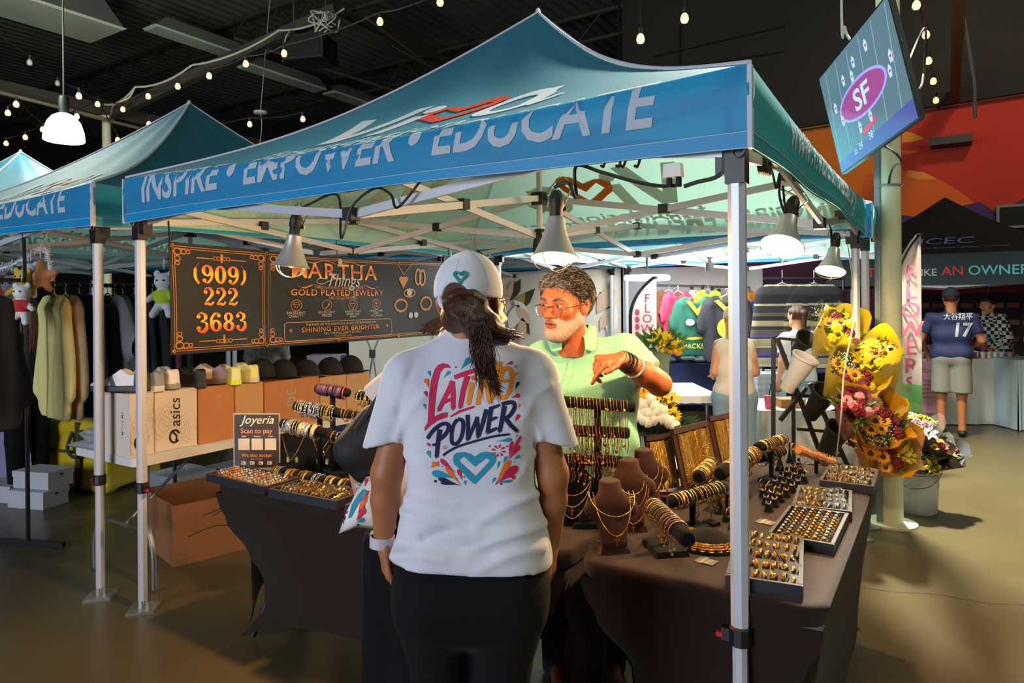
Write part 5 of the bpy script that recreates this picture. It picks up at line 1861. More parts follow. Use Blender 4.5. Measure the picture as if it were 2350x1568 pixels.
for k in range(1000):
 if k < 600:
  e = targets[k % len(targets)]
  e = (e[0] + hr.gauss(0, 5), e[1] + hr.gauss(0, 16))
 else:
  e = (1178 + hr.gauss(0, 10) - (k % 5) * 14, 772 + hr.gauss(0, 8))
 x0 = hr.uniform(-1, 1)
 y0 = 684 + 14 * x0 * x0 + hr.uniform(0, 14)
 P0 = [fpn(1064 + 46 * x0, y0 - 8), fpn(1070 + 38 * x0, y0 + 18), fpn(1088 + 24 * x0, 732 + hr.gauss(0, 5)), fpn(1100 + 16 * x0, 752 + hr.gauss(0, 5))]
 ye = -.128 if k < 600 else -.075
 e3 = WW @ Vector(wp(*e, ye - hr.uniform(0, .012)))
 mid = P0[3].lerp(e3, .5) + WW.to_3x3() @ Vector((hr.gauss(0, .006), -.008, 0))
 pts = bez(P0 + [mid, e3], 5)
 n = len(pts)
 ph_ = hr.uniform(0, 6)
 pts = [p + Vector((.007 * math.sin(ph_ + i * .62), .005 * math.cos(ph_ + i * .7), .004 * math.sin(ph_ * 2 + i * .8))) * max(.12, min(1, (i - 9) / 9)) for i, p in enumerate(pts)]
 mb.tube(pts, [.0013 * (1 - .55 * i / n) for i in range(n)], 3)
for k in range(60):
 e = (1135 + hr.gauss(0, 6), 885 + hr.gauss(0, 10))
 pts = bez([WW @ Vector(wp(*q)) for q in ((1110 + hr.gauss(0, 4), 780, -.13), (1118 + hr.gauss(0, 5), 830, -.14), (1124 + hr.gauss(0, 4), 865, -.138), (e[0], e[1], -.134), (e[0] + 14, e[1] + 8, -.13))], 6)
 mb.tube(pts, [.0013 * (1 - .7 * i / len(pts)) for i in range(len(pts))], 3)
mb.build('curls', mat('dark_hair_curl', '1c0c07', .4, 0, .6, 14, color2='542811'), pony, 'all', world=True)
wc = Vector(wp(873, 1240, .03))
wt = MB().lathe([(.0275, -.014), (.030, -.013), (.0305, 0), (.030, .013), (.0275, .014)], 22, wc, Matrix.Rotation(.05, 3, 'Y')).build('watch_band', mat('lilac_band', 'c8b9c4', 0.5), woman, True)
MB().box(wc + Vector((-.026, .014, 0)), (.012, .030, .034)).build('watch_case', m_chrome, wt)
bpy.context.view_layer.update()
fs_ = on_mesh(shirt, .0013)
pk_x, pk_y, pk_s = 930, 780, 1 / 4.48
C_ = lambda pts: [(pk_x + x * pk_s, pk_y + y * pk_s) for x, y in pts]
inks = {'magenta': mat('magenta_ink', 'd0124f', .7), 'orange': mat('orange_ink', 'ef8a10', .7), 'navy': mat('navy_ink', '17134a', .7), 'teal': mat('teal_ink', '1d8fae', .7), 'tangerine': mat('tangerine_ink', 'ee6a1c', .7)}
ink_names = list(inks)
art = MB()
def ink(shape, color, off=None):
 vs, f = shape
 vs = [(pk_x + x * pk_s, pk_y + y * pk_s) for x, y in vs]
 decal(art, (vs, f), fs_, 7, ink_names.index(color))
def brush(pts, w, color, rough=True):
 """a brush stroke with a frayed end, pixels of the close-up"""
 ink(stroke2d(pts, w), color)
 if rough:
  (x0, y0), (x1, y1) = pts[-2], pts[-1]
  L = math.hypot(x1 - x0, y1 - y0) or 1
  ux, uy = (x1 - x0) / L, (y1 - y0) / L
  wl = w[-1] if isinstance(w, (list, tuple)) else w
  for k in range(4):
   o = (k - 1.5) / 4 * wl
   q = (x1 - uy * o, y1 + ux * o)
   ink(stroke2d([q, (q[0] + ux * (8 + 9 * ((k * 7) % 3)), q[1] + uy * (8 + 9 * ((k * 7) % 3)))], [wl / 5.2, wl / 9]), color)
def bz(*p):
 return [tuple(v) for v in bez(p, 6)]
ink(poly2d([(470, 290), (440, 255), (390, 242), (340, 260), (300, 310), (265, 420), (245, 560), (238, 700), (232, 850), (200, 900), (200, 940), (250, 890), (330, 830), (430, 795), (436, 745), (380, 750), (295, 790), (300, 700), (315, 560), (335, 430), (360, 340), (395, 295), (430, 290)]), 'magenta')
brush([(490, 425), (425, 560), (345, 720)], [52, 46, 44], 'magenta')
brush([(480, 430), (492, 560), (492, 705)], [56, 50, 46], 'magenta')
brush([(400, 640), (500, 600)], [36, 34], 'magenta')
brush([(505, 388), (620, 345), (725, 312)], [44, 46, 42], 'magenta')
brush([(640, 370), (595, 520), (565, 690)], [58, 52, 48], 'magenta')
brush([(465, 790), (560, 735), (700, 690)], [14, 26, 22], 'magenta')
brush([(690, 435), (668, 550), (652, 655)], [54, 50, 44], 'orange')
ink(circle2d(705, 390, 29, 18, 28), 'tangerine')
brush([(798, 375), (770, 520), (745, 655)], [54, 50, 46], 'orange')
brush([(800, 380), (850, 520), (865, 635)], [52, 52, 46], 'orange')
brush([(965, 225), (935, 400), (900, 560), (870, 640)], [70, 56, 50, 40], 'orange')
ink(stroke2d(bz((1000, 305), (1040, 290), (1080, 310), (1100, 370), (1090, 470), (1050, 570), (1000, 600), (965, 570), (955, 480), (975, 380), (1010, 310)), 44), 'orange')
ink(stroke2d(bz((975, 330), (985, 400), (1030, 425), (1090, 400), (1130, 360), (1155, 335)), [20, 30, 30, 30, 30, 30, 30, 30, 30, 30, 30, 30, 28, 28, 28, 26, 26, 26, 24, 24, 24, 22, 22, 22, 20, 20, 20, 18, 18, 18, 16]), 'orange')
brush(bz((228, 1015), (290, 930), (370, 870), (430, 865), (445, 900), (420, 960), (370, 1010), (330, 1030)), 40, 'navy', False)
brush([(355, 920), (335, 1060), (322, 1200)], [50, 46, 40], 'navy')
brush([(330, 1075), (285, 1080)], [34, 26], 'navy')
ink(stroke2d(bz((540, 815), (585, 830), (595, 900), (575, 1000), (530, 1065), (485, 1060), (475, 990), (490, 890), (535, 818)), 38), 'navy')
brush([(640, 770), (645, 900), (640, 1025)], [44, 42, 34], 'navy')
brush([(740, 800), (690, 920), (650, 1015)], [36, 34, 34], 'navy')
brush([(735, 790), (745, 900), (745, 995)], [40, 40, 34], 'navy')
brush([(835, 715), (795, 860), (755, 990)], [46, 42, 34], 'navy')
brush([(885, 690), (865, 820), (845, 950)], [46, 44, 42], 'navy')
brush([(880, 705), (960, 675)], [36, 30], 'navy')
brush([(870, 825), (935, 800)], [34, 30], 'navy')
brush([(850, 950), (935, 912)], [40, 32], 'navy')
brush([(1020, 680), (995, 820), (970, 940)], [50, 46, 42], 'navy')
ink(stroke2d(bz((990, 665), (1060, 645), (1115, 650), (1120, 700), (1080, 770), (1020, 820)), 42), 'navy')
brush([(1030, 810), (1085, 880), (1150, 940)], [48, 44, 36], 'navy')
ink(stroke2d(bz((390, 1190), (440, 1150), (560, 1090), (760, 1030), (920, 990), (1075, 970)), [18] + [24] * 28 + [20, 18]), 'navy')
ink(poly2dh([(490, 1230), (498, 1185), (530, 1160), (600, 1152), (660, 1168), (715, 1200), (770, 1160), (830, 1148), (890, 1160), (930, 1190), (934, 1240), (905, 1290), (720, 1482), (700, 1476), (640, 1420), (540, 1310), (505, 1280)],
   [[(550, 1242), (598, 1196), (718, 1302), (832, 1214), (872, 1240), (722, 1404)]]), 'teal')
def drop(tip, ball, w, color):
 """teardrop from a thin tip to a round end"""
 dx, dy = ball[0] - tip[0], ball[1] - tip[1]
 L = math.hypot(dx, dy)
 ux, uy = dx / L, dy / L
 prof_ = [(0, .02), (.3, .22), (.55, .6), (.75, .92), (.88, 1.0), (1.0, .82), (1.08, .45), (1.1, 0.0)]
 up = [(tip[0] + ux * L * t - uy * w * a / 2, tip[1] + uy * L * t + ux * w * a / 2) for t, a in prof_]
 dn = [(tip[0] + ux * L * t + uy * w * a / 2, tip[1] + uy * L * t - ux * w * a / 2) for t, a in prof_[-2::-1]]
 ink(poly2d(up + dn), color)
for a in (((570, 305), (660, 200), 62, 'teal'), ((395, 390), (455, 330), 34, 'teal'), ((720, 220), (770, 195), 26, 'magenta'), ((520, 300), (518, 278), 20, 'magenta'), ((720, 245), (765, 250), 18, 'teal'), ((765, 335), (840, 270), 36, 'teal'),
   ((1035, 255), (1100, 235), 32, 'magenta'), ((1118, 282), (1150, 270), 18, 'teal'), ((1130, 520), (1162, 440), 34, 'navy'), ((1090, 595), (1170, 570), 46, 'magenta'), ((1165, 715), (1170, 660), 22, 'tangerine'),
   ((1122, 850), (1165, 775), 40, 'magenta'), ((262, 385), (242, 325), 34, 'teal'), ((243, 500), (215, 410), 52, 'tangerine'), ((228, 595), (205, 535), 34, 'magenta'), ((212, 725), (198, 665), 30, 'teal'),
   ((265, 1105), (232, 1065), 26, 'magenta'), ((262, 1220), (238, 1145), 44, 'teal'), ((930, 1045), (1080, 1025), 40, 'teal'), ((1140, 1000), (1150, 980), 14, 'navy'),
   ((1060, 1235), (1095, 1060), 40, 'magenta'), ((1060, 1235), (1175, 1010), 34, 'magenta'), ((1065, 1235), (1165, 1100), 46, 'magenta'), ((1105, 1225), (1170, 1195), 34, 'teal'), ((1105, 1255), (1125, 1250), 12, 'teal'),
   ((920, 1495), (1060, 1260), 62, 'tangerine'), ((920, 1495), (1130, 1320), 88, 'magenta'), ((1070, 1410), (1125, 1415), 44, 'magenta'), ((920, 1470), (1080, 1450), 30, 'teal'), ((890, 1480), (920, 1420), 30, 'teal'), ((940, 1340), (965, 1255), 24, 'teal'), ((1005, 1275), (1035, 1205), 34, 'teal'),
   ((515, 1370), (375, 1240), 48, 'magenta'), ((575, 1500), (430, 1320), 52, 'tangerine'), ((545, 1430), (300, 1370), 76, 'teal'), ((570, 1500), (360, 1430), 46, 'navy'), ((560, 1495), (380, 1470), 34, 'navy'), ((585, 1450), (550, 1340), 44, 'magenta'), ((622, 1505), (612, 1450), 28, 'teal'), ((350, 1305), (285, 1265), 40, 'tangerine'), ((345, 1310), (330, 1255), 24, 'tangerine'), ((320, 1300), (270, 1300), 26, 'tangerine'), ((372, 1300), (382, 1305), 18, 'teal')):
 drop(*a)
for cx_, cy_, r_, c_ in ((310, 1453, 14, 'navy'), (985, 1480, 11, 'navy'), (600, 1407, 11, 'tangerine'), (866, 1093, 10, 'magenta'), (1046, 1095, 10, 'magenta')):
 ink(circle2d(cx_, cy_, r_, 12), c_)
for k in range(8):
 a = k * PI / 4 + .2
 drop((958 + 16 * math.cos(a), 1140 + 16 * math.sin(a)), (958 + 66 * math.cos(a), 1140 + 60 * math.sin(a)), 22, 'magenta')
for k in range(5):
 a = k * PI * .4
 drop((408, 1107), (408 + 22 * math.cos(a), 1107 + 20 * math.sin(a)), 10, 'tangerine')
art.build('back_print', list(inks.values()), shirt, world=True)
# ------------------------------------------------------------------ the man in the green polo
VD = 2.86
vroot = P(1335, 690, VD)
man = thing('person', 'person in mint green polo and glasses pointing down across the jewelry table', 'person', (vroot.x, vroot.y, 0), CAMRZ)
def vp(px, py, y=0.0):
 k = (VD + y) / FPX
 return ((px - PCX) * k - (1335 - PCX) * VD / FPX, y, 1.56 - (py - PCY) * k)
m_polo = mat('mint_polo', '86c49f', 0.8, 0, 0.05, 40, 0.25, 900, sheen=0.2)
F = Field((-.34, -.30, .80), (.42, .24, 1.52), .007)
F.cone((-.13, .02, 1.30), (.16, .0, 1.325), .085, .085, 0, ay)
F.cone((-.09, .0, 1.16), (.10, 0, 1.17), .135, .135, .08)
F.cone((-.08, -.01, .98), (.08, -.01, .98), .150, .150, .08)
F.cone((-.08, .0, .82), (.08, .0, .82), .145, .145, .06)
F.cone((-.03, .0, 1.36), (-.045, -.03, 1.43), .085, .066, .04)
T = Field((-.34, -.30, .80), (.42, .24, 1.52), .007)
sh, el, wr = (.175, .0, 1.345), vp(1512, 884, -.10), vp(1425, 826, -.24)
u_ = np.array(el) - np.array(sh)
T.cone(sh, np.array(sh) + u_ * .92, .078, .070, 0)
n_ = u_ / np.linalg.norm(u_)
c_ = np.array(sh) + u_ * .70
T.below(tuple(c_), tuple(n_))
F._mix(T.d, .03)
T = Field((-.34, -.30, .80), (.42, .24, 1.52), .007)
T.cone((-.165, .02, 1.32), (-.235, .03, 1.12), .075, .068, 0)
T.below((-.22, 0, 1.15), (-.3, 0, -1))
F._mix(T.d, .03)
def polo_folds(V, N):
 x, y, z = V.T
 d = .004 * np.sin(26 * x + 14 * z) * np.sin(20 * z - 9 * x) + .004 * np.sin(40 * (x * .7 + z)) * np.clip((1.2 - z) * 4, 0, 1)
 d += .007 * np.exp(-((x - .03 - .4 * (z - 1.1)) / .02) ** 2) * np.clip((1.25 - z) * 5, 0, 1)
 d += .008 * np.exp(-((x - .14 + .5 * (z - 1.1)) / .022) ** 2) * np.clip((1.28 - z) * 5, 0, 1)
 return V + N * d[:, None]
polo = body('polo_shirt', F.mesh(2), m_polo, man, disp=polo_folds)
mb = MB()
nk = Vector((-.045, -.015, 1.445))
for s in (-1, 1):
 base_ = [nk + Vector((.070 * math.sin(a) * s, -.058 * math.cos(a), .012 - .030 * max(0, math.cos(a)))) for a in [R(12 + 150 * i / 12) for i in range(13)]]
 outp = [p + Vector((.034 * s * math.sin(a) + .030 * s * math.exp(-((i - 1) / 2.5) ** 2), -.030 * math.cos(a) - .01, -.045 - .030 * math.exp(-((i - 1.5) / 2.2) ** 2))) for i, (p, a) in enumerate(zip(base_, [R(12 + 150 * i / 12) for i in range(13)]))]
 mid_ = [(a + b) / 2 + Vector((.012 * s, -.012, .016)) for a, b in zip(base_, outp)]
 vs = base_ + mid_ + outp
 vs2 = [v + Vector((0, .004, -.004)) for v in vs]
 n = len(base_)
 fsx = [(j * n + i, j * n + i + 1, (j + 1) * n + i + 1, (j + 1) * n + i) for j in range(2) for i in range(n - 1)]
 mb.add(vs, fsx)
 mb.add(vs2, [tuple(reversed(f)) for f in fsx])
mb.build('collar', m_polo, polo, 'all')
bpy.context.view_layer.update()
fp = on_mesh(polo, .003)
mb = MB()
decal(mb, stroke2d([(1303, 812), (1312, 830), (1308, 852), (1298, 880), (1292, 905)], [6, 14, 15, 15, 14]), fp, 5)
mb.build('placket', m_polo, polo, world=True)
mb = MB()
mb.ball(fp(1303, 862), .006, 8, 5)
mb.build('button', m_pearl, polo, True, world=True)
F = Field((-.36, -.36, -.005), (.44, .26, 1.55), .0062)
F.cone((0, .02, .95), (-.02, .02, 1.32), .12, .10, 0)
F.cone((-.03, .0, 1.36), (-.06, -.05, 1.50), .066, .060, .03)
for s in (-1, 1):
 F.cone((s * .095, .02, .88), (s * .10, .0, .48), .095, .06, .03)
 F.cone((s * .10, .0, .48), (s * .10, .02, .09), .056, .042, .02)
 F.cone((s * .10, .0, .05), (s * .11, -.13, .03), .042, .034, .02)
F.cone(sh, el, .056, .046, .03)
e_, w_ = np.array(el), np.array(wr)
F.cone(e_, e_ * .6 + w_ * .4, .046, .047, .02)
F.cone(e_ * .6 + w_ * .4, w_, .046, .030, .02)
F.cone((-.17, .03, 1.31), (-.25, .04, 1.05), .055, .042, .03)
F.cone((-.25, .04, 1.05), (-.16, -.14, .86), .042, .028, .02)
hand(F, (-.16, -.14, .86), (.5, -.6, -.6), (0, -.3, -1), (1, .4, 0), (.3, .35, .4, .45), 1.02)
tipd = np.array(vp(1380, 828, -.28)) - w_
hand(F, wr, tipd, (-.25, .25, -1), (-.5, -.75, -.25), (.24, .85, .95, 1.0), 1.08, thumb=.25, base_curl=(.75, 1.0, 1.1, 1.15), spread=.1)
body('body', F.mesh(1), m_skin2, man)
F = Field((-.26, -.2, .01), (.26, .24, 1.0), .01)
F.cone((-.08, .02, .90), (.08, .02, .90), .135, .135, 0)
for s in (-1, 1):
 F.cone((s * .095, .02, .84), (s * .10, .0, .48), .105, .085, .03)
 F.cone((s * .10, .0, .48), (s * .10, .02, .04), .085, .075, .02)
body('trousers', F.mesh(1), mat('dark_jeans', '1b2230', .85, 0, .2, 60), man)
Mv = Matrix.Translation(vp(1296, 704, -.09)) @ Matrix.Rotation(R(-38), 4, 'Z') @ Matrix.Rotation(R(6), 4, 'X') @ Matrix.Rotation(R(3), 4, 'Y') @ Matrix.Scale(1.08, 4)
head(man, Mv, m_skin2, m_grey_hair, m_beard, .0030, True, hair_thick=.017, hair_len=-.055, mouth_open=.0045, wave=.005)
dv = (Vector(wr) - Vector(el)).normalized()
Bq = dv.to_track_quat('Z', 'Y').to_matrix()
for k, (f_, m_, r_, w2) in enumerate(((.015, m_cord, .0345, .0035), (.035, m_cord, .036, .004), (.055, m_cord, .0375, .0035), (-.005, m_gold2, .033, .0025), (.085, m_silver, .040, .005))):
 c = Vector(wr) - dv * f_
 mb = MB()
 pts = [c + Bq @ Vector((r_ * math.cos(a), r_ * math.sin(a), .004 * math.sin(a + k))) for a in [2 * PI * i / 26 for i in range(26)]]
 mb.tube(pts, w2, 6, closed=True)
 for p in pts[::1 if k in (1, 4) else 30]:
  mb.ball(p, w2 * 1.35, 6, 4)
 mb.build('wrist_band', m_, man, True)
# ------------------------------------------------------------------ shopper half hidden at left of the woman
SD = 2.08
sroot = P(1010, 690, SD)
shop = thing('person', 'person mostly hidden behind the woman, with black shoulder bag and black trousers', 'person', (sroot.x, sroot.y, 0), CAMRZ)
def sp(px, py, y=0.0):
 k = (SD + y) / FPX
 return ((px - PCX) * k - (1010 - PCX) * SD / FPX, y, 1.56 - (py - PCY) * k)
m_peach = mat('pale_striped_top', 'e6cfc2', 0.85, 0, 0.06, 30, 0.2, 300)
F = Field((-.34, -.2, .84), (.28, .2, 1.50), .008)
F.cone((-.12, 0, 1.27), (.12, 0, 1.27), .07, .07, 0)
F.cone((-.07, 0, 1.12), (.07, 0, 1.12), .105, .105, .08)
F.cone((-.07, 0, .97), (.07, 0, .97), .11, .11, .06)
F.cone((0, 0, 1.28), (.03, 0, 1.38), .07, .055, .04)
F.below((0, 0, .955), (0, 0, -1))
T = Field((-.34, -.2, .84), (.28, .2, 1.50), .008)
T.cone((-.135, 0, 1.29), sp(846, 930, .0), .072, .056, 0)
T.below(sp(852, 906), (-.75, 0, -.8))
F._mix(T.d, .02)
body('top', F.mesh(1), m_peach, shop)
F = Field((-.36, -.3, -.005), (.28, .22, 1.62), .0065)
F.cone((0, 0, .95), (0, 0, 1.28), .08, .07, 0)
F.cone((0, 0, 1.30), (.06, 0, 1.50), .055, .05, .03)
for s in (-1, 1):
 F.cone((s * .08, 0, .88), (s * .08, 0, .48), .085, .05, .03)
 F.cone((s * .08, 0, .48), (s * .08, 0, .09), .048, .034, .02)
 F.cone((s * .08, 0, .05), (s * .085, .13, .03), .036, .03, .02)
e1, w1 = sp(808, 1010, -.03), sp(826, 1120, .0)
F.cone((-.13, 0, 1.27), e1, .045, .036, .03)
F.cone(e1, w1, .035, .026, .02)
hand(F, w1, (.5, .2, -.8), (1, -.3, .3), (.2, 1, 0), (.8, .9, .95, 1.0), .9)
F.cone((.13, 0, 1.27), (.2, .02, 1.08), .05, .036, .03)
F.cone((.2, .02, 1.08), (.12, .16, 1.0), .035, .026, .02)
hand(F, (.12, .16, 1.0), (-.3, 1, -.1), (0, .2, -1), (-1, 0, .2), (.3, .35, .4, .45), .9)
body('body', F.mesh(1), m_skin3, shop)
F = Field((-.26, -.2, .01), (.24, .2, 1.0), .01)
F.cone((-.08, 0, .90), (.08, 0, .90), .11, .11, 0)
for s in (-1, 1):
 F.cone((s * .085, 0, .82), (s * .085, 0, .45), .10, .085, .03)
 F.cone((s * .085, 0, .45), (s * .09, 0, .04), .085, .10, .02)
F.cone(sp(870, 1240), sp(868, 1560), .055, .06, .05)
body('trousers', F.mesh(1), m_black_pants, shop)
Ms = Matrix.Translation(sp(1090, 720, .02)) @ Matrix.Rotation(PI - 1.0, 4, 'Z') @ Matrix.Scale(.9, 4)
head(shop, Ms, m_skin3, m_hair, vox=.006, hairline=([-.12, -.07, -.03, .0, .03, .06, .12], [.075, .06, .03, .0, -.06, -.13, -.13]))
mb = MB()
for k in range(90):
 a = Vector(sp(1060 + rnd.gauss(0, 8), 725, -.05))
 b = Vector(sp(985 + rnd.gauss(0, 9), 756 + rnd.gauss(0, 5), -.06))
 mb.tube(bez([a, a.lerp(b, .5) + Vector((0, -.01, .012)), b], 5), .0022, 3)
mb.build('side_hair', mat('dark_hair_curl'), shop, 'all')
bag = thing('shoulder_bag', 'black shoulder bag hanging at the hidden shopper\'s elbow', 'bag', sp(0, 0) and (Matrix.Translation(sroot * 1) @ Matrix.Rotation(CAMRZ, 4, 'Z') @ Vector((0, 0, 0))))
bag.location = (sroot.x, sroot.y, 0)
bag.rotation_euler = (0, 0, CAMRZ)
F = Field((-.42, -.24, .90), (.02, .12, 1.36), .006)
F.cone(sp(852, 958, -.07), sp(812, 1030, -.08), .040, .055, 0)
F.cone(sp(812, 1030, -.08), sp(832, 1072, -.08), .055, .040, .03)
F.cone(sp(858, 1000, -.06), sp(858, 1075, -.07), .06, .035, .04)
m_bag = mat('black_nylon_bag', '0d0c0d', .6, 0, .3, 60, .5, 400)
body('pouch_body', F.mesh(1), m_bag, bag)
mb = MB()
for o in (0, 1):
 mb.tube(bez([sp(905 + o * 6, 850, -.03), sp(880 + o * 6, 890, -.085), sp(850 + o * 4, 935, -.1), sp(815, 985 + o * 8, -.12)], 6), .009, 6)
mb.build('strap', m_bag, bag, True)
mb = MB()
mb.tube([Vector(w1) + Vector((.028 * math.cos(a), .028 * math.sin(a), .02)) for a in [2 * PI * i / 18 for i in range(18)]], .0035, 5, closed=True)
mb.box(Vector(w1) + Vector((-.006, -.03, .02)), (.016, .006, .016), R(0))
mb.build('bracelet', [m_silver], shop)
pch = thing('printed_pouch', 'white pouch with the bright heart print, held beside the woman\'s arm', 'bag', (sroot.x, sroot.y, 0), CAMRZ)
pd_ = -.20
out = [sp(838, 1092, pd_), sp(812, 1130, pd_), sp(788, 1180, pd_), sp(773, 1222, pd_), sp(812, 1209, pd_), sp(862, 1214, pd_), sp(905, 1212, pd_), sp(905, 1120, pd_), sp(870, 1088, pd_)]
cxy = Vector((sum(o_[0] for o_ in out) / 9, pd_, sum(o_[2] for o_ in out) / 9))
mb = MB()
nn = len(out)
ring_f = [Vector(o_) for o_ in out]
vs = list(ring_f) + [cxy.lerp(p, .62) + Vector((0, -.030, 0)) for p in ring_f] + [cxy + Vector((0, -.038, 0))] + [cxy.lerp(p, .62) + Vector((0, .030, 0)) for p in ring_f] + [cxy + Vector((0, .038, 0))]
fq = []
for i in range(nn):
 j = (i + 1) % nn
 fq += [(i, nn + i, nn + j, j), (nn + i, 2 * nn, nn + j), (i, j, 2 * nn + 1 + j, 2 * nn + 1 + i), (2 * nn + 1 + i, 2 * nn + 1 + j, 3 * nn + 1)]
mb.add(vs, fq)
bagm = mb.build('pouch', mat('white_pouch', 'e4dfda', .6, 0, .04, 20), pch, 'all')
bpy.context.view_layer.update()
fpp = on_mesh(bagm, .002)
art = MB()
fs_keep, pk_x, pk_y, pk_s = fs_, 0, 0, 1
fs_ = fpp
ink(poly2dh([(836, 1122), (826, 1132), (808, 1160), (800, 1190), (806, 1188), (826, 1150), (834, 1150), (842, 1128)], []), 'teal')
drop((818, 1195), (838, 1140), 14, 'tangerine')
drop((820, 1196), (834, 1168), 16, 'magenta')
drop((818, 1200), (834, 1192), 12, 'teal')
drop((792, 1185), (806, 1140), 7, 'magenta')
drop((790, 1205), (786, 1185), 8, 'navy')
drop((838, 1118), (842, 1100), 6, 'magenta')
ink(circle2d(822, 1204, 2.2, 8), 'navy')
art.build('print', list(inks.values()), bagm, world=True)
# ================================================================== left side: banner, shoes, clothes
m_ban = mat('black_vinyl', '0d0b0a', 0.6, 0, 0.25, 4, 0.25, 18)
m_goldink = None
def gold_ink():
 m = bpy.data.materials.new('gold_print')
 m.use_nodes = True
 nt = m.node_tree
 b = nt.nodes['Principled BSDF']
 tc = nt.nodes.new('ShaderNodeTexCoord')
 wv = nt.nodes.new('ShaderNodeTexWave')
 wv.bands_direction = 'Z'
 wv.inputs['Scale'].default_value = 2.6
 wv.inputs['Distortion'].default_value = .3
 cr = nt.nodes.new('ShaderNodeValToRGB')
 cr.color_ramp.elements[0].color = (*lin('c45a16'), 1)
 cr.color_ramp.elements[1].color = (*lin('f0b429'), 1)
 nt.links.new(tc.outputs['Object'], wv.inputs[0])
 nt.links.new(wv.outputs[1], cr.inputs[0])
 nt.links.new(cr.outputs[0], b.inputs['Base Color'])
 b.inputs['Roughness'].default_value = .5
 return m
m_goldink = gold_ink()
m_goldline = mat('gold_line_print', 'b9792c', .5)
m_silverink = mat('silver_print', 'b3b0a8', .5)
BX = -3.46
bl0 = ON(386, 554, 0, BX)
BH, BL = .60, 2.44
ban = thing('vinyl_banner', 'long black banner with gold phone number hung along the left side of the stall', 'banner', (BX, bl0.y, bl0.z - BH))
def bp_(u, v, off=0.0):
 w = .012 * math.sin(2.3 * u + 1.1) * (1 - v / BH * .6) + .008 * math.sin(5.1 * u + 7 * v)
 return Vector((w + off, u, v - .02 * math.sin(PI * u / BL) * (v / BH)))
mb = MB()
mb.grid(lambda a, b: bp_(a * BL, b * BH), 60, 14)
mb.grid(lambda a, b: bp_(a * BL, b * BH, -.002), 60, 14, flip=True)
mb.build('sheet', m_ban, ban, 'all')
def ell2d(cx, cy, rx, ry, n=22):
 return [(cx + rx * math.cos(2 * PI * k / n), cy + ry * math.sin(2 * PI * k / n)) for k in range(n)]
def fat_digit(c):
 """heavy old style numerals, unit height"""
 if c == '0':
  return [poly2dh(ell2d(.30, .5, .30, .5), [ell2d(.30, .5, .10, .38)])]
 if c == '8':
  return [poly2dh(ell2d(.30, .74, .24, .26), [ell2d(.30, .74, .08, .17)]), poly2dh(ell2d(.30, .27, .30, .27), [ell2d(.30, .27, .10, .17)])]
 if c == '6':
  return [poly2dh(ell2d(.30, .31, .29, .31), [ell2d(.31, .31, .10, .21)]), stroke2d(bz((.06, .35), (.10, .70), (.30, .96), (.46, .92)), [.13] * 7 + [.13] * 6 + [.06] * 6), circle2d(.46, .84, .10, 14)]
 if c == '9':
  return [shift(s, .60, 1.0, 1, PI) for s in fat_digit('6')]
 if c == '2':
  return [circle2d(.13, .76, .11, 14), stroke2d(bz((.05, .78), (.14, .96), (.34, .97), (.49, .76), (.40, .52), (.16, .24), (.05, .08)), [.05] * 6 + [.07] * 6 + [.17] * 6 + [.18] * 6 + [.12] * 6 + [.06] * 7), stroke2d(bz((.05, .06), (.22, .10), (.40, .06), (.54, .22)), [.10] * 6 + [.16] * 6 + [.12] * 6 + [.05])]
 if c == '3':
  return [circle2d(.13, .80, .10, 14), circle2d(.12, .20, .11, 14), stroke2d(bz((.08, .86), (.24, .98), (.44, .88), (.44, .66), (.24, .53)), [.05] * 6 + [.10] * 6 + [.18] * 6 + [.10] * 6 + [.05]), stroke2d(bz((.24, .53), (.48, .46), (.50, .20), (.30, .02), (.08, .10)), [.05] * 6 + [.14] * 6 + [.20] * 6 + [.12] * 6 + [.05])]
 if c in '()':
  s = stroke2d(bz((.22, 1.06), (.06, .78), (.04, .3), (.22, -.04)), [.02] * 6 + [.15] * 6 + [.14] * 6 + [.02])
  return [s] if c == '(' else [([(.28 - x, y) for x, y in s[0]], [tuple(reversed(f)) for f in s[1]])]
 return []
mb = MB()
fb = lambda o: (lambda x, y: bp_(x, y, o))
for line, y0, hgt, cx0 in (('(909)', .385, .105, .31), ('222', .262, .10, .31), ('3683', .115, .108, .31)):
 wd = sum((.34 if ch in '()' else .66) for ch in line) * hgt * 1.18
 x = cx0 - wd / 2
 for ch in line:
  for s in fat_digit(ch):
   decal(mb, ([(x + p[0] * hgt * 1.18, y0 + p[1] * hgt) for p in s[0]], s[1]), fb(.003), .06)
  x += (.34 if ch in '()' else .66) * hgt * 1.18
for w_, cx_, y_, sz_, st in (('M', .86, .435, .15, 1.25), ('A', .99, .435, .15, 1.2), ('R', 1.12, .435, .15, 1.25), ('T', 1.25, .435, .15, 1.25), ('H', 1.38, .435, .15, 1.25), ('A', 1.52, .435, .15, 1.2)):
 decal(mb, shift(text2d(w_, sz_, 0, .008, stretch=st), cx_, y_ + .008), fb(.003), .06)
for w_, cx_, y_, sz_, st in (('GOLD PLATED JEWELRY', 1.22, .328, .058, 1.25), ('SHINING EVER BRIGHTER', 1.24, .084, .046, 1.25)):
 decal(mb, shift(text2d(w_, sz_, 0, .006, stretch=st, spacing=1.1), cx_, y_), fb(.003), .06)
mb.build('gold_lettering', m_goldink, ban)
mb = MB()
decal(mb, shift(text2d('Things', .125, .4, .001), 1.24, .392), fb(.0035), .06, 1)
decal(mb, stroke2d(bz((1.08, .44), (1.03, .445), (1.0, .42), (1.05, .405), (1.12, .43), (1.2, .45), (1.26, .44)), .004), fb(.0035), .06, 1)
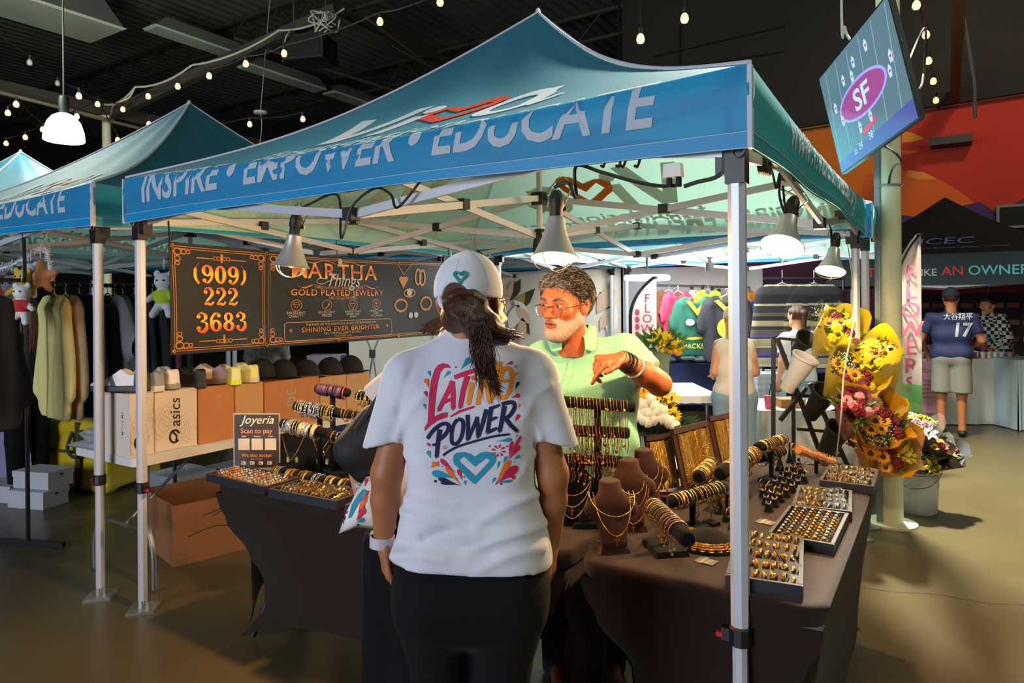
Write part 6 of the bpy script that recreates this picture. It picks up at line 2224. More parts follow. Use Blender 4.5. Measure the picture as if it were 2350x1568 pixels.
for w_, cx_, y_, sz_ in (('TIMELESS ELEGANCE, EVERYDAY LUXURY', 1.22, .374, .022), ('14K GOLD PLATED', 1.24, .302, .028),
       ('EXCELLENT', .84, .205, .024), ('QUALITY', .84, .184, .024), ('EXCELLENT', 1.09, .205, .024), ('PRICES', 1.09, .184, .024), ('JEWELRY THAT', 1.33, .208, .020), ('MAKES YOU', 1.33, .191, .020), ('SHINE', 1.33, .174, .020),
       ('PERFECT FOR', 1.57, .208, .020), ('EVERY', 1.57, .191, .020), ('OCCASION', 1.57, .174, .020), ('THE PATH OF THE RIGHTEOUS IS LIKE THE MORNING SUN', 1.24, .098 + .065, .0),
       ('TILL THE FULL LIGHT OF DAY', 1.24, .062, .022), ('PROVERBS 4:18', 1.24, .041, .020)):
 if sz_:
  decal(mb, shift(text2d(w_, sz_, 0, .003, stretch=1.15), cx_, y_), fb(.003), .08, 0 if y_ > .25 or y_ < .05 else 1)
decal(mb, shift(text2d('THE PATH OF THE RIGHTEOUS IS LIKE THE MORNING SUN', .021, 0, .002, stretch=1.15), 1.24, .126), fb(.003), .08, 1)
for x0, y0, x1, y1 in ((.02, .02, .60, .58), (.63, .02, 2.42, .58)):
 for ins in (0, .012):
  decal(mb, stroke2d([(x0 + ins, y0 + ins), (x1 - ins, y0 + ins), (x1 - ins, y1 - ins), (x0 + ins, y1 - ins)], .0045, True), fb(.003), .08)
 for cx_, cy_, sx, sy in ((x0, y0, 1, 1), (x0, y1, 1, -1), (x1, y0, -1, 1), (x1, y1, -1, -1)):
  for r_, t_ in ((.022, .0), (.016, .035), (.012, .06)):
   for q in (0, 1):
    a_, b_ = (.03 + t_, .028) if q == 0 else (.028, .03 + t_)
    decal(mb, stroke2d(ell2d(cx_ + sx * a_, cy_ + sy * b_, r_, r_ * .8, 12), .005, True), fb(.0032), .08)
for cy_, s_ in ((.525, 1), (.065, -1)):
 decal(mb, stroke2d([(.16, cy_), (.26, cy_)], .005), fb(.003))
 decal(mb, stroke2d([(.37, cy_), (.47, cy_)], .005), fb(.003))
 for dx in (-.04, -.018, .018, .04):
  decal(mb, stroke2d(ell2d(.315 + dx, cy_ + .004 * s_, .012, .010, 10), .004, True), fb(.003))
 decal(mb, poly2d([(.31, cy_ - .02), (.32, cy_ - .02), (.322, cy_ + .03), (.308, cy_ + .03)]), fb(.003))
for k, cx_ in enumerate((.84, 1.09, 1.33, 1.57)):
 decal(mb, stroke2d(ell2d(cx_, .262, .042, .036, 24), .004, True), fb(.003), .08)
 if k == 0:
  decal(mb, stroke2d([(cx_ - .026, .268), (cx_ - .014, .282), (cx_ + .014, .282), (cx_ + .026, .268), (cx_, .242)], .004, True), fb(.003))
  decal(mb, stroke2d([(cx_ - .026, .268), (cx_ + .026, .268)], .003), fb(.003))
 elif k == 1:
  decal(mb, poly2d([(cx_ - .024, .244), (cx_ - .004, .238), (cx_ + .024, .266), (cx_ + .02, .284), (cx_ + .002, .25)]), fb(.003))
 elif k == 2:
  decal(mb, stroke2d([(cx_ + .026 * math.sin(a) ** 3, .260 + .020 * math.cos(a) - .008 * math.cos(2 * a)) for a in [2 * PI * i / 18 for i in range(18)]], .004, True), fb(.003))
 else:
  decal(mb, stroke2d([(cx_ - .02, .244), (cx_ + .02, .244), (cx_ + .02, .270), (cx_ - .02, .270)], .004, True), fb(.003))
  decal(mb, stroke2d([(cx_, .244), (cx_, .282)], .004), fb(.003))
  decal(mb, stroke2d([(cx_ - .014, .282), (cx_, .272), (cx_ + .014, .282)], .004), fb(.003))
decal(mb, stroke2d([(.77, .03), (1.71, .03), (1.73, .045), (1.73, .140), (1.71, .152), (.77, .152), (.75, .140), (.75, .045)], .005, True), fb(.003), .08)
for cx_ in (.80, 1.68):
 for k in range(4):
  a = k * PI / 4
  decal(mb, poly2d([(cx_ + .018 * math.cos(a), .100 + .018 * math.sin(a)), (cx_ - .003 * math.sin(a), .100 + .003 * math.cos(a)), (cx_ - .018 * math.cos(a), .100 - .018 * math.sin(a)), (cx_ + .003 * math.sin(a), .100 - .003 * math.cos(a))]), fb(.003))
for sx in (-1, 1):
 decal(mb, stroke2d(bz((1.2 + sx * .02, .545), (1.2 + sx * .12, .565), (1.2 + sx * .22, .545), (1.2 + sx * .30, .555)), [.004] * 10 + [.008] * 5 + [.002] * 4), fb(.003), .08)
 decal(mb, stroke2d(bz((1.22 + sx * .17, .385), (1.22 + sx * .24, .40), (1.22 + sx * .32, .378), (1.22 + sx * .38, .395)), [.003] * 8 + [.010] * 6 + [.002] * 5), fb(.003), .08)
heart = [(1.86 + .050 * math.sin(a) ** 3, .440 + .046 * math.cos(a) - .018 * math.cos(2 * a)) for a in [2 * PI * i / 24 for i in range(24)]]
decal(mb, poly2d(heart), fb(.0035), .08, 0)
decal(mb, stroke2d(bz((1.78, .575), (1.83, .52), (1.86, .49), (1.89, .52), (1.95, .575)), .006), fb(.003), .08)
for cx_, cy_, rx, ry in ((2.02, .47, .030, .06), (2.07, .465, .030, .06), (1.84, .25, .065, .045), (2.12, .26, .06, .05)):
 decal(mb, stroke2d(ell2d(cx_, cy_, rx, ry, 20), .016, True), fb(.003), .08)
decal(mb, stroke2d(ell2d(1.93, .345, .06, .03, 20), .012, True), fb(.003), .08)
for cx_, cy_, r_ in ((1.93, .35, .030), (1.95, .17, .024), (2.01, .172, .024), (1.22, .565, .022)):
 decal(mb, circle2d(cx_, cy_, r_, 14), fb(.0038), None, 1)
mb.build('ornaments', [m_goldline, m_silverink], ban)
mb = MB()
for u in (.02, .61, 1.2, 1.8, 2.42):
 for v in (.02, .58):
  p = bp_(u, v, .004)
  mb.tube([p + Vector((0, .009 * math.cos(a), .009 * math.sin(a))) for a in [2 * PI * i / 12 for i in range(12)]], .003, 5, closed=True)
mb.build('grommets', m_gold, ban)
mb = MB()
for u in (.01, 1.2, 2.43):
 p = bp_(u, BH - .01)
 mb.tube([p, p + Vector((-.01, 0, .12))], .004, 5)
mb.build('tie_strap', m_joint, ban)
# ------------------------------------------------------------------ folding table with shoe boxes
m_plast = mat('white_table_plastic', 'cfcac6', 0.5, 0, 0.05, 20, .1, 200)
m_tube = mat('grey_tube', '6f7172', 0.4, 0.6)
FX0, FX1, FY0, FY1 = -4.26, -3.60, 2.0, 4.0
ft = thing('folding_table', 'white plastic folding table carrying the shoe boxes below the banner', 'table', ((FX0 + FX1) / 2, (FY0 + FY1) / 2, 0))
mb = MB()
hx, hy, rc = (FX1 - FX0) / 2, (FY1 - FY0) / 2, .06
ol = []
for sx, sy, a0 in ((1, -1, -90), (1, 1, 0), (-1, 1, 90), (-1, -1, 180)):
 for i in range(7):
  a = R(a0 + 15 * i)
  ol.append((sx * (hx - rc) + rc * math.cos(a), sy * (hy - rc) + rc * math.sin(a)))
mb.prism(ol, lambda u, v, w: (u, v, .695 + w), .045)
mb.build('tabletop', m_plast, ft)
for sy in (-1, 1):
 mb = MB()
 y_ = sy * (hy - .12)
 for sx in (-1, 1):
  x_ = sx * (hx - .10)
  mb.tube(bez([(x_, y_, .70), (x_, y_, .42), (x_ + sx * .01, y_, .32), (x_ + sx * .07, y_ + sy * .01, .2), (x_ + sx * .075, y_ + sy * .01, .012)], 5), .0135, 8)
 mb.tube([(-hx + .09, y_, .31), (hx - .09, y_, .31)], .011, 8)
 mb.tube([(0, y_, .31), (0, y_ - sy * .5, .69)], .010, 8)
 mb.build('leg', m_tube, ft, True)
m_box_w = mat('white_box_board', 'd3c3b4', .65, 0, .05, 20)
m_box_b = mat('brown_box_board', 'b0713c', .7, 0, .10, 14, .1, 200)
m_box_t = mat('tan_box_board', 'b98a56', .7, 0, .10, 14, .1, 200)
m_ink = mat('black_box_print', '1b1512', .6)
m_faint = mat('grey_box_line', '9f958d', .6)
SX = -3.66
bounds = [(296, 353, 906, 900, m_box_w, 'white shoe box with black lettering, partly behind the canopy leg'),
   (353, 452, 900, 889, m_box_w, 'white shoe box with full black lettering and contour lines'),
   (453, 537, 889, 882, m_box_b, 'orange brown shoe box right of the white ones'),
   (538, 604, 882, 878, m_box_t, 'tan shoe box behind the payment sign'),
   (605, 733, 876, 866, m_box_b, 'wide brown shoe box with rotated grey letters'),
   (733, 794, 866, 860, m_box_t, 'narrow tan shoe box right of the wide brown one'),
   (794, 848, 860, 855, m_box_t, 'last tan shoe box of the row with grey letters')]
TZF = .7405
for x0, x1, y0, y1, m_, lab in bounds:
 a, b = ON(x0, y0, 0, SX), ON(x1, y1, 0, SX)
 zt_ = (a.z + b.z) / 2
 h_ = zt_ - TZF
 t = thing('shoe_box', lab, 'box', (SX - .15, (a.y + b.y) / 2, TZF), 0, 'shoe boxes on the folding table')
 w_ = b.y - a.y - .004
 MB().box((0, 0, h_ / 2), (.30, w_, h_)).build('carton', m_, t)
 mb = MB()
 mb.box((.152, 0, h_ / 2), (.003, w_ * .985, h_ - .006))
 mb.build('lid', m_, t)
 f = lambda x, y: (.1545, x, y)
 mb = MB()
 if m_ is m_box_w:
  sc_ = min(1.0, w_ / .16)
  decal(mb, shift(text2d('asics', .088, .12, .005), .02, h_ * .62, 1, PI / 2), f, None, 0)
  decal(mb, stroke2d([(.028 * math.cos(a) - .012, h_ * .22 + .034 * math.sin(a)) for a in [R(20 + 300 * i / 18) for i in range(19)]], .012), f, None, 0)
  decal(mb, stroke2d([(-.005, h_ * .22 - .03), (.0, h_ * .22), (-.03, h_ * .22 + .035)], .011), f, None, 0)
  for k in range(5):
   cx_, cy_ = rnd.uniform(-.4, .4) * w_, rnd.uniform(.1, .9) * h_
   for q in range(3):
    r0 = .02 + .018 * q
    pts = [(max(-w_ / 2 + .003, min(w_ / 2 - .003, cx_ + r0 * math.cos(a) * (1 + .3 * math.sin(2 * a + k)))), max(.01, min(h_ - .01, cy_ + r0 * 1.4 * math.sin(a) * (1 + .25 * math.cos(3 * a + k))))) for a in [2 * PI * i / 22 for i in range(22)]]
    decal(mb, stroke2d(pts, .0012, True), f, None, 1)
 elif 'letters' in lab:
  decal(mb, shift(text2d('DE', .10, 0, .004), .02, h_ * .62, 1, PI / 2), f, None, 1)
 else:
  decal(mb, shift(text2d('100', .04, 0, .0), .03, h_ * .75, 1, PI / 2), f, None, 1)
 mb.build('print', [m_ink, m_faint], t)
 if 'partly' in lab:
  mb = MB()
  decal(mb, shift(text2d('I MOVE ME', .03, 0, .002), .09, h_ * .5, 1, PI / 2), lambda x, y: (x, -w_ / 2 - .001, y))
  mb.build('end_print', m_faint, t)
F = Field((-.17, -.06, -.012), (.17, .06, .14), .0035)
_T = np.interp(F.X, [-.15, -.142, -.10, -.05, -.01, .012, .03, .06, .09, .115, .133, .146, .15], [.0, .036, .054, .066, .090, .108, .100, .080, .084, .100, .090, .035, 0])
_W = np.interp(F.X, [-.152, -.14, -.11, -.05, .0, .05, .10, .13, .15], [.0, .024, .041, .045, .039, .036, .036, .030, 0])
_W = _W * np.where(F.Z < .028, 1.10, 1.0 - .30 * np.clip(F.Z / .11, 0, 1) ** 2)
F.d = np.maximum(np.maximum(np.abs(F.Y) - _W, F.Z - _T), -F.Z)
F.ell((.062, 0, .108), (.046, .021, .045), .006, sub=True)
sneaker_VF = F.mesh(2)
def sneaker(label, p, rz, cs, s=1.0):
 t = thing('sneaker', label, 'shoe', p, rz, 'sneakers on the shoe boxes')
 ms = [mat('shoe_' + c, c, .55, 0, .06, 40, .15, 300) for c in cs]
 V, Q = sneaker_VF
 body('upper', (V * s, Q), ms, t, pick=lambda c: np.where(c[:, 2] < .030 * s, 1, np.where((c[:, 0] > .085 * s) | (np.abs(c[:, 0] + .02 * s + .4 * (c[:, 2] - .05)) < .012 * s), 2, 0)))
 mb = MB()
 for k in range(4):
  x = -.01 - .018 * k
  mb.tube([(x * s, -.018 * s, (.082 - .012 * k) * s), (x * s, 0, (.092 - .012 * k) * s), (x * s, .018 * s, (.082 - .012 * k) * s)], .003 * s, 5)
 mb.build('laces', ms[2] if len(ms) > 2 else ms[0], t, True)
 return t
for px_, py_, rz_, cs, lab in ((252, 903, .5, ('c8ccd6', '2b3036', '23262c'), 'black and silver sneaker, leftmost on the boxes'),
        (332, 899, .35, ('c9bda8', 'd9cdb8', '8d9096'), 'silver and cream sneaker half behind the canopy leg'),
        (388, 896, -.1, ('d6cdc2', '948e88', 'e2dacd'), 'white sneaker with thick grey sole'),
        (433, 888, .3, ('1d1a1c', '2a2424', '141214'), 'black sneaker between the white and the beige one'),
        (477, 886, .45, ('cbb59a', '5c4e48', '7b6a80'), 'beige sneaker with purple grey cross straps'),
        (527, 883, -.05, ('cdd08a', 'd3ea2a', 'dfe6a0'), 'neon yellow sneaker, left of the pair'),
        (565, 882, .05, ('d6d59a', 'cfc6b0', 'e3e08c'), 'pale yellow sneaker, right of the pair')):
 a = ON(px_, py_, 0, SX - .06)
 zz = min((q for q in ((ON(px_, (b[2] + b[3]) / 2, 0, SX)).z for b in bounds if b[0] <= px_ <= b[1])), default=ON(296, 903, 0, SX).z)
 y_ = a.y
 if px_ == 252:
  y_ = ON(300, 903, 0, SX).y + .02
 sneaker(lab, (SX - .13, y_, zz + .001), rz_, cs, 1.12)
def black_cap(label, p, rz):
 t = thing('baseball_hat', label, 'cap', p, rz, 'black caps on the shoe boxes')
 F = Field((-.11, -.11, -.002), (.11, .11, .14), .006)
 F.ell((0, 0, .02), (.088, .098, .105), 0)
 F.below((0, 0, .004), (0, 0, -1))
 body('crown', F.mesh(1), mat('black_cap_cloth', '121114', .85, 0, .2, 60, .2, 500), t)
 mb = MB()
 for o in (0, .004):
  mb.grid(lambda u, v: (.075 * math.sin((u - .5) * 2.4) * (1 + .1 * v), -.055 - .035 * math.cos((u - .5) * 2.2) - .065 * v * math.cos((u - .5) * 2.0), .012 + o - .012 * (2 * u - 1) ** 2), 10, 4, flip=o > 0)
 mb.build('brim', mat('black_cap_cloth'), t, 'all')
 MB().lathe([(0, .128), (.008, .126), (.009, .12)], 8).build('button', mat('black_cap_cloth'), t)
for k, (px_, py_) in enumerate(((618, 868), (668, 864), (722, 860), (775, 856), (822, 848))):
 a = ON(px_, py_, 0, SX - .06)
 zz = [(ON(px_, (b[2] + b[3]) / 2, 0, SX)).z for b in bounds if b[0] <= px_ <= b[1]][0]
 black_cap(('first', 'second', 'third', 'fourth', 'fifth')[k] + ' black cap from the left in the row on the brown boxes', (SX - .14, a.y, zz + .001), R(70 + 8 * k))
m_poly = mat('grey_polybag', 'a9a6ad', .3, 0, .2, 12, .4, 30)
def pillow(name, label, p, size, rz, m_, cat='bag', group=None, seed=0):
 mb = MB()
 sx, sy, sz = size
 r_ = random.Random(seed)
 ph_ = [r_.uniform(0, 6) for _ in range(4)]
 def f(u, v, s):
  x, y = u - .5, v - .5
  e = max(0, (1 - (2 * x) ** 4) * (1 - (2 * y) ** 4)) ** .5
  return (x * sx, y * sy, sz * (.5 + s * .5 * e) + s * .12 * sz * e * math.sin(9 * u + ph_[0]) * math.sin(8 * v + ph_[1]))
 mb.grid(lambda u, v: f(u, v, 1), 14, 14)
 mb.grid(lambda u, v: f(u, v, -1), 14, 14, flip=True)
 return mb.build(name, m_, None, 'all', label=label, cat=cat, group=group, loc=p, rz=rz)
for k, (dx, dy, dz, rz_, lab) in enumerate(((.20, .10, 0, .2, 'grey plastic pack flat on the folding table end, lowest'), (.16, .13, .035, -.3, 'grey plastic pack second in the heap on the folding table'), (.22, .16, .07, .5, 'crumpled grey plastic pack topmost in the heap'))):
 pillow('plastic_pack', lab, (FX0 + dx, FY0 + dy, TZF + dz), (.34, .26, .045), rz_, m_poly, 'bag', 'plastic packs on the folding table', k)
t = thing('open_carton', 'open brown cardboard carton on the floor under the folding table', 'box', (0, 0, 0))
q0, q1 = G(398, 1303), G(331, 1248)
ux = (q1 - q0).normalized()
vy = Vector((-ux.y, ux.x, 0))
if vy.y < 0:
 vy = -vy
t.location = q0 + ux * (q1 - q0).length / 2 + vy * .33
t.rotation_euler = (0, 0, math.atan2(vy.y, vy.x))
L_, W_, H_ = .66, (q1 - q0).length, .36
m_carton = mat('carton_board', '8a5a34', .75, 0, .15, 9, .15, 120)
for cx_, cy_, sx, sy in ((0, -W_ / 2 + .004, L_, .008), (0, W_ / 2 - .004, L_, .008), (-L_ / 2 + .004, 0, .008, W_ - .016), (L_ / 2 - .004, 0, .008, W_ - .016)):
 MB().box((cx_, cy_, H_ / 2), (sx, sy, H_)).build('side', m_carton, t)
MB().box((0, 0, .006), (L_ - .02, W_ - .02, .01)).build('bottom', m_carton, t)
mb = MB()
sd = -1
decal(mb, stroke2d(bz((-.25, .16), (-.1, .19), (.05, .17), (.3, .2)), .006), lambda x, y: (x, sd * (W_ / 2 + .0008), y))
decal(mb, stroke2d(bz((-.16, .27), (-.02, .29), (-.1, .255)), .006), lambda x, y: (x, sd * (W_ / 2 + .0008), y))
mb.build('scuff', mat('carton_scuff', '3f2615', .8), t)
m_gbox = mat('grey_box_board', '8f8f99', .7, 0, .08, 14)
for k, (x_, y_, z_, w_, l_, h_, lab) in enumerate(((-5.02, 3.15, 0, .34, .34, .26, 'grey box on the floor under the folding table, leftmost of three'), (-4.86, 3.56, 0, .34, .38, .25, 'grey box on the floor under the folding table, middle of three'), (-4.72, 4.02, 0, .34, .42, .25, 'grey box on the floor under the folding table, rightmost of three'), (-4.35, 4.62, 0, .3, .3, .42, 'pale grey box standing behind the payment sign'))):
 t = thing('storage_box', lab, 'box', (x_, y_, 0), 0, 'grey boxes under the folding table')
 MB().box((0, 0, h_ * .39), (w_, l_, h_ * .78)).build('carton', m_gbox, t)
 MB().box((0, 0, h_ * .89), (w_ + .012, l_ + .012, h_ * .22)).build('lid', m_gbox, t)
g0 = G(48, 1168)
m_wbox = mat('white_shoebox', 'b9b6bd', .65, 0, .05, 14)
for k, (dx, dy, z_, lab) in enumerate(((0, 0, 0, 'white shoe box on the floor at far left, lower of the stack'), (-.03, .05, .135, 'white shoe box on the floor at far left, upper of the stack'), (-.42, -.05, 0, 'white shoe box cut by the left frame edge'))):
 t = thing('shoe_box', lab, 'box', (g0.x + dx, g0.y + dy + .12, z_ + .001), R(18), 'white shoe boxes at far left')
 MB().box((0, 0, .045), (.34, .22, .09)).build('carton', m_wbox, t)
 MB().box((0, 0, .11), (.35, .23, .045)).build('lid', m_wbox, t)
 MB().box((.176, .0, .10), (.002, .03, .012)).build('finger_hole', m_ink, t)
gy = G(110, 1128)
t = thing('yellow_tote', 'large yellow tote bag with dark straps on the floor at left', 'bag', (gy.x - .05, gy.y + .35, 0), R(14))
m_yel = mat('yellow_tarpaulin', 'c9a914', .5, 0, .12, 8, .25, 14)
F = Field((-.55, -.36, 0), (.62, .36, .64), .016)
F.cone((-.40, -.2, .05), (.46, -.2, .05), .04, .04, .0)
for z_ in (.05, .52):
 for y_ in (-.24, .24):
  F.cone((-.42, y_, z_), (.48, y_, z_), .05, .05, .0)
bx = np.maximum(np.maximum(np.abs(F.X - .03) - .50, np.abs(F.Y) - .28), np.abs(F.Z - .30) - .27)
F._mix(bx, .05)
def tote_disp(V, N):
 x, y, z = V.T
 return V + N * (.012 * np.sin(9 * x + 5 * z) * np.sin(11 * z + 4 * y))[:, None]
body('shell', F.mesh(2), m_yel, t, disp=tote_disp)
mb = MB()
for x_ in (-.2, .24):
 mb.bar((x_, -.305, .02), (x_, -.305, .58), .05, .012, (0, 1, 0))
 mb.tube(bez([(x_ - .05, -.31, .50), (x_ - .07, -.34, .36), (x_ + .02, -.345, .30), (x_ + .08, -.34, .40), (x_ + .05, -.31, .52)], 5), .014, 6)
mb.build('strap', mat('olive_strap', '3d3a12', .8), t)
MB().box((.03, -.297, .33), (.96, .02, .02)).build('zip_seam', mat('olive_strap'), t)
# ------------------------------------------------------------------ clothes rack
ra0, ra1 = P(60, 654, 4.45), P(398, 668, 5.05)
ra1.z = ra0.z
t = thing('clothes_rack', 'black clothes rail with hung shirts behind the left canopy leg', 'rack', ((ra0.x + ra1.x) / 2, (ra0.y + ra1.y) / 2, 0))
MB().tube([ra0, ra1], .014, 8).build('rail', m_joint, t, True, world=True)
for p in (ra0, ra1):
 MB().tube([p, (p.x, p.y, .02)], .014, 8).build('upright', m_joint, t, True, world=True)
 MB().bar((p.x - .25, p.y - .1, .02), (p.x + .25, p.y + .1, .02), .03, .03).build('foot', m_joint, t, world=True)
rail_d = (ra1 - ra0).normalized()
rail_rz = math.atan2(rail_d.y, rail_d.x)
def garment_field(long_=False, hood=False):
 F = Field((-.34, -.07, -1.0), (.34, .07, .1), .011)
 F.cone((-.19, 0, -.08), (.19, 0, -.08), .035, .035, 0)
 F.cone((-.12, 0, -.12), (-.13, 0, -.72 if long_ else -.62), .14, .15, .05, ((0, 1, 0), .20))
 F.cone((.12, 0, -.12), (.13, 0, -.72 if long_ else -.62), .14, .15, .05, ((0, 1, 0), .20))
 for s in (-1, 1):
  F.cone((s * .20, 0, -.10), (s * .28, 0, -.62 if long_ else -.34), .065, .055 if long_ else .08, .03, ((0, 1, 0), .5))
 F.ell((0, 0, .0), (.08, .06, .06), .01, sub=True)
 F.below((0, 0, -.80 if long_ else -.72), (0, 0, -1))
 if hood:
  F.ell((0, .02, -.06), (.11, .05, .09), .03)
 return F.mesh(1)
g_long, g_short, g_hood = garment_field(True), garment_field(False), garment_field(True, True)
def garment(label, pos, rz, VF, m_, group, printed=None, rail_gap=.09):
 t = thing('hung_shirt', label, 'shirt', pos, rz, group)
 def dd(V, N):
  x, y, z = V.T
  return V + np.stack([.01 * np.sin(8 * z), .012 * np.sin(20 * x + 6 * z) * np.clip(-z, 0, 1) + .006 * np.sin(45 * x), 0 * z], 1)
 body('cloth', VF, m_, t, disp=dd)
 mb = MB()
 mb.tube([(-.18, 0, -.06), (0, 0, .03), (.18, 0, -.06)], .006, 6)
 mb.tube(bez([(0, 0, .03), (0, 0, .055), (.018, 0, .075), (0, 0, .096), (-.018, 0, .075)], 5), .003, 5)
 mb.build('hanger', m_plast, t)
 if printed:
  mb = MB()
  decal(mb, shift(text2d(printed, .10, 0, .004), 0, -.35), lambda x, y: (x, -.052, y), None)
  mb.build('print', m_letter, t)
 return t
cl_y = mat('pale_yellow_knit', 'dccf86', .85, 0, .06, 30, .2, 500)
cl_t = mat('tan_knit', 'b39a70', .85, 0, .06, 30, .2, 500)
cl_k = mat('black_knit', '111216', .9, 0, .2, 30, .2, 500)
cl_g = mat('grey_knit', '6f6d72', .85, 0, .1, 30, .2, 500)
cl_o = mat('olive_knit', '3c3c33', .85, 0, .1, 30, .2, 500)
cl_m = mat('maroon_knit', '4f1533', .85, 0, .1, 30, .2, 500)
hang_rz = rail_rz + R(100)
for px_, VF, m_, lab in ((118, g_long, cl_y, 'pale yellow long sleeved shirt, first on the rail'), (142, g_long, cl_t, 'tan long sleeved shirt just behind the pale yellow one'), (172, g_hood, cl_k, 'black shirt right of the tan one on the rail'),
       (196, g_long, cl_k, 'second black shirt from the tan one, behind the outer canopy leg'), (236, g_short, cl_g, 'grey short sleeved shirt between the two canopy legs'), (252, g_long, cl_o, 'olive grey shirt between the two canopy legs'),
       (272, g_hood, cl_k, 'black shirt hidden by the inner canopy leg'), (300, g_hood, cl_k, 'black hooded shirt right of the inner canopy leg'), (324, g_hood, cl_k, 'black hooded shirt in the middle of the right group'), (344, g_hood, cl_k, 'black hooded shirt beside the maroon one'),
       (364, g_hood, cl_m, 'maroon hooded shirt near the banner edge'), (382, g_hood, cl_k, 'black shirt at the banner edge')):
 f = (px_ - 60) / 338
 p = ra0.lerp(ra1, f) - Vector((0, 0, .082))
 garment(lab, p, hang_rz + rnd.uniform(-.12, .12), VF, m_, 'shirts on the clothes rail')
p = P(-85, 678, 3.9)
t = garment('black shirt with white print at the left frame edge', p, CAMRZ + .9, g_long, cl_k, None, 'NY')
MB().tube([(-.35, 0, .09), (.3, 0, .09)], .012, 8).tube([(-.35, 0, .09), (-.35, 0, -p.z)], .012, 8).tube([(.3, 0, .09), (.3, .02, 2.0 - p.z + .05)], .01, 8).build('rail', m_joint, t, True)
gl = P(70, 835, 6.0)
t = thing('cloth_table', 'table under a lavender cloth behind the yellow shirt', 'table', (gl.x - .1, gl.y, 0), CAMRZ)
MB().box((0, .2, gl.z - .012), (1.2, .7, .024)).build('tabletop', m_plast, t)
mb = MB()
mb.grid(lambda u, v: ((u - .5) * 1.22 + .02 * math.sin(30 * u) * (1 - v), -.16 - .02 * math.sin(26 * u) * (1 - v), gl.z * v + .003), 40, 4)
mb.grid(lambda u, v: ((u - .5) * 1.22, -.16 + .72 * v, gl.z + .003), 4, 2)
mb.build('cloth', mat('lavender_cloth', '8d86a6', .85, 0, .06, 20), t, 'all')
for k, (dx, dz) in enumerate(((-.12, 0), (.12, 0), (.0, .06))):
 pillow('plastic_pack', ('left', 'right', 'upper')[k] + ' grey pack on the lavender cloth', gl + Vector((dx, .1 + .03 * k, .008 + dz)), (.3, .26, .08), k * .7, m_poly, 'bag', 'packs on the lavender cloth', 10 + k)
ga = [P(-30, 622, 4.3), P(20, 612, 4.3), P(60, 592, 4.3), P(92, 574, 4.35), P(108, 575, 4.35), P(118, 645, 4.35)]
mb = MB()
gp = bez(ga, 14)
mb.tube(gp, .010, 6)
for k in range(500):
 i = rnd.randrange(len(gp) - 1)
 p = gp[i].lerp(gp[i + 1], rnd.random())
 d = Vector((rnd.gauss(0, 1), rnd.gauss(0, 1), rnd.gauss(0, 1))).normalized()
 mb.bar(p, p + d * .026, .003)
mb.tube([ga[3] + Vector((0, 0, 0)), ga[3] + Vector((.1, 0, .12))], .006, 5)
mb.build('tinsel_garland', mat('white_tinsel', 'c9c9d2', .4), label='white tinsel garland swagged above the plush toys', cat='garland')
def plush(label, p, cs, star=False, s=1.0, rz=CAMRZ):
 t = thing('plush_toy', label, 'plush toy', p, rz, 'plush toys on the garland')
 ms = [mat('plush_' + c, c, .95, 0, .12, 60, .5, 300, sheen=.4) for c in cs]
 F = Field((-.10, -.06, -.24), (.10, .06, .01), .006)
 if star:
  for k in range(5):
   a = PI / 2 + k * 2 * PI / 5
   F.cone((0, 0, -.10), (.075 * math.cos(a), 0, -.10 + .075 * math.sin(a)), .030, .016, .02)
 else:
  F.ell((0, 0, -.06), (.045, .040, .042), 0)
  F.ell((0, 0, -.14), (.042, .036, .055), .01)
  for sx in (-1, 1):
   F.ell((sx * .034, 0, -.022), (.016, .012, .018), .006)
   F.cone((sx * .03, -.01, -.12), (sx * .07, -.02, -.15), .018, .014, .01)
   F.cone((sx * .022, -.01, -.18), (sx * .04, -.03, -.22), .02, .018, .01)
 body('body', F.mesh(1), ms, t, pick=lambda c: ((c[:, 2] < -.10) & (c[:, 2] > -.165) & (np.abs(c[:, 0]) < .05)).astype(int) if len(ms) > 1 else np.zeros(len(c)))
 mb = MB()
 for sx in (-1, 1):
  mb.ball((sx * .016, -.040 if not star else -.028, -.055 if not star else -.09), .005, 6, 4)
 mb.build('eyes', m_black, t)
 MB().tube([(0, 0, 0), (0, 0, .05)], .003, 5).build('loop', m_plast, t)
 t.scale = (s,) * 3
 return t
plush('yellow plush toy hanging mid garland', P(52, 612, 4.2), ('d8b71e',), s=1.1)
plush('grey plush toy behind the yellow one', P(28, 622, 4.3), ('6d6c72', '4a4a50'), s=1.4)
plush('white plush toy with red middle, lowest on the garland', P(50, 646, 4.1), ('d9d6d6', 'b01d24'), s=1.1)
plush('brown star shaped plush toy at the garland end', P(93, 592, 4.25), ('a8713f',), True, 1.2)
plush('pale grey plush toy beside the brown star', P(70, 598, 4.3), ('bdbcc4', 'c9b33a'), s=1.0)
plush('dark plush toy at the frame edge', P(6, 622, 4.3), ('2a1d20', '8a1f26'), s=1.1)
plush('small white and green plush toy beside the banner', P(376, 618, 4.0), ('cfd3d6', 'b3c82a'), s=1.2)
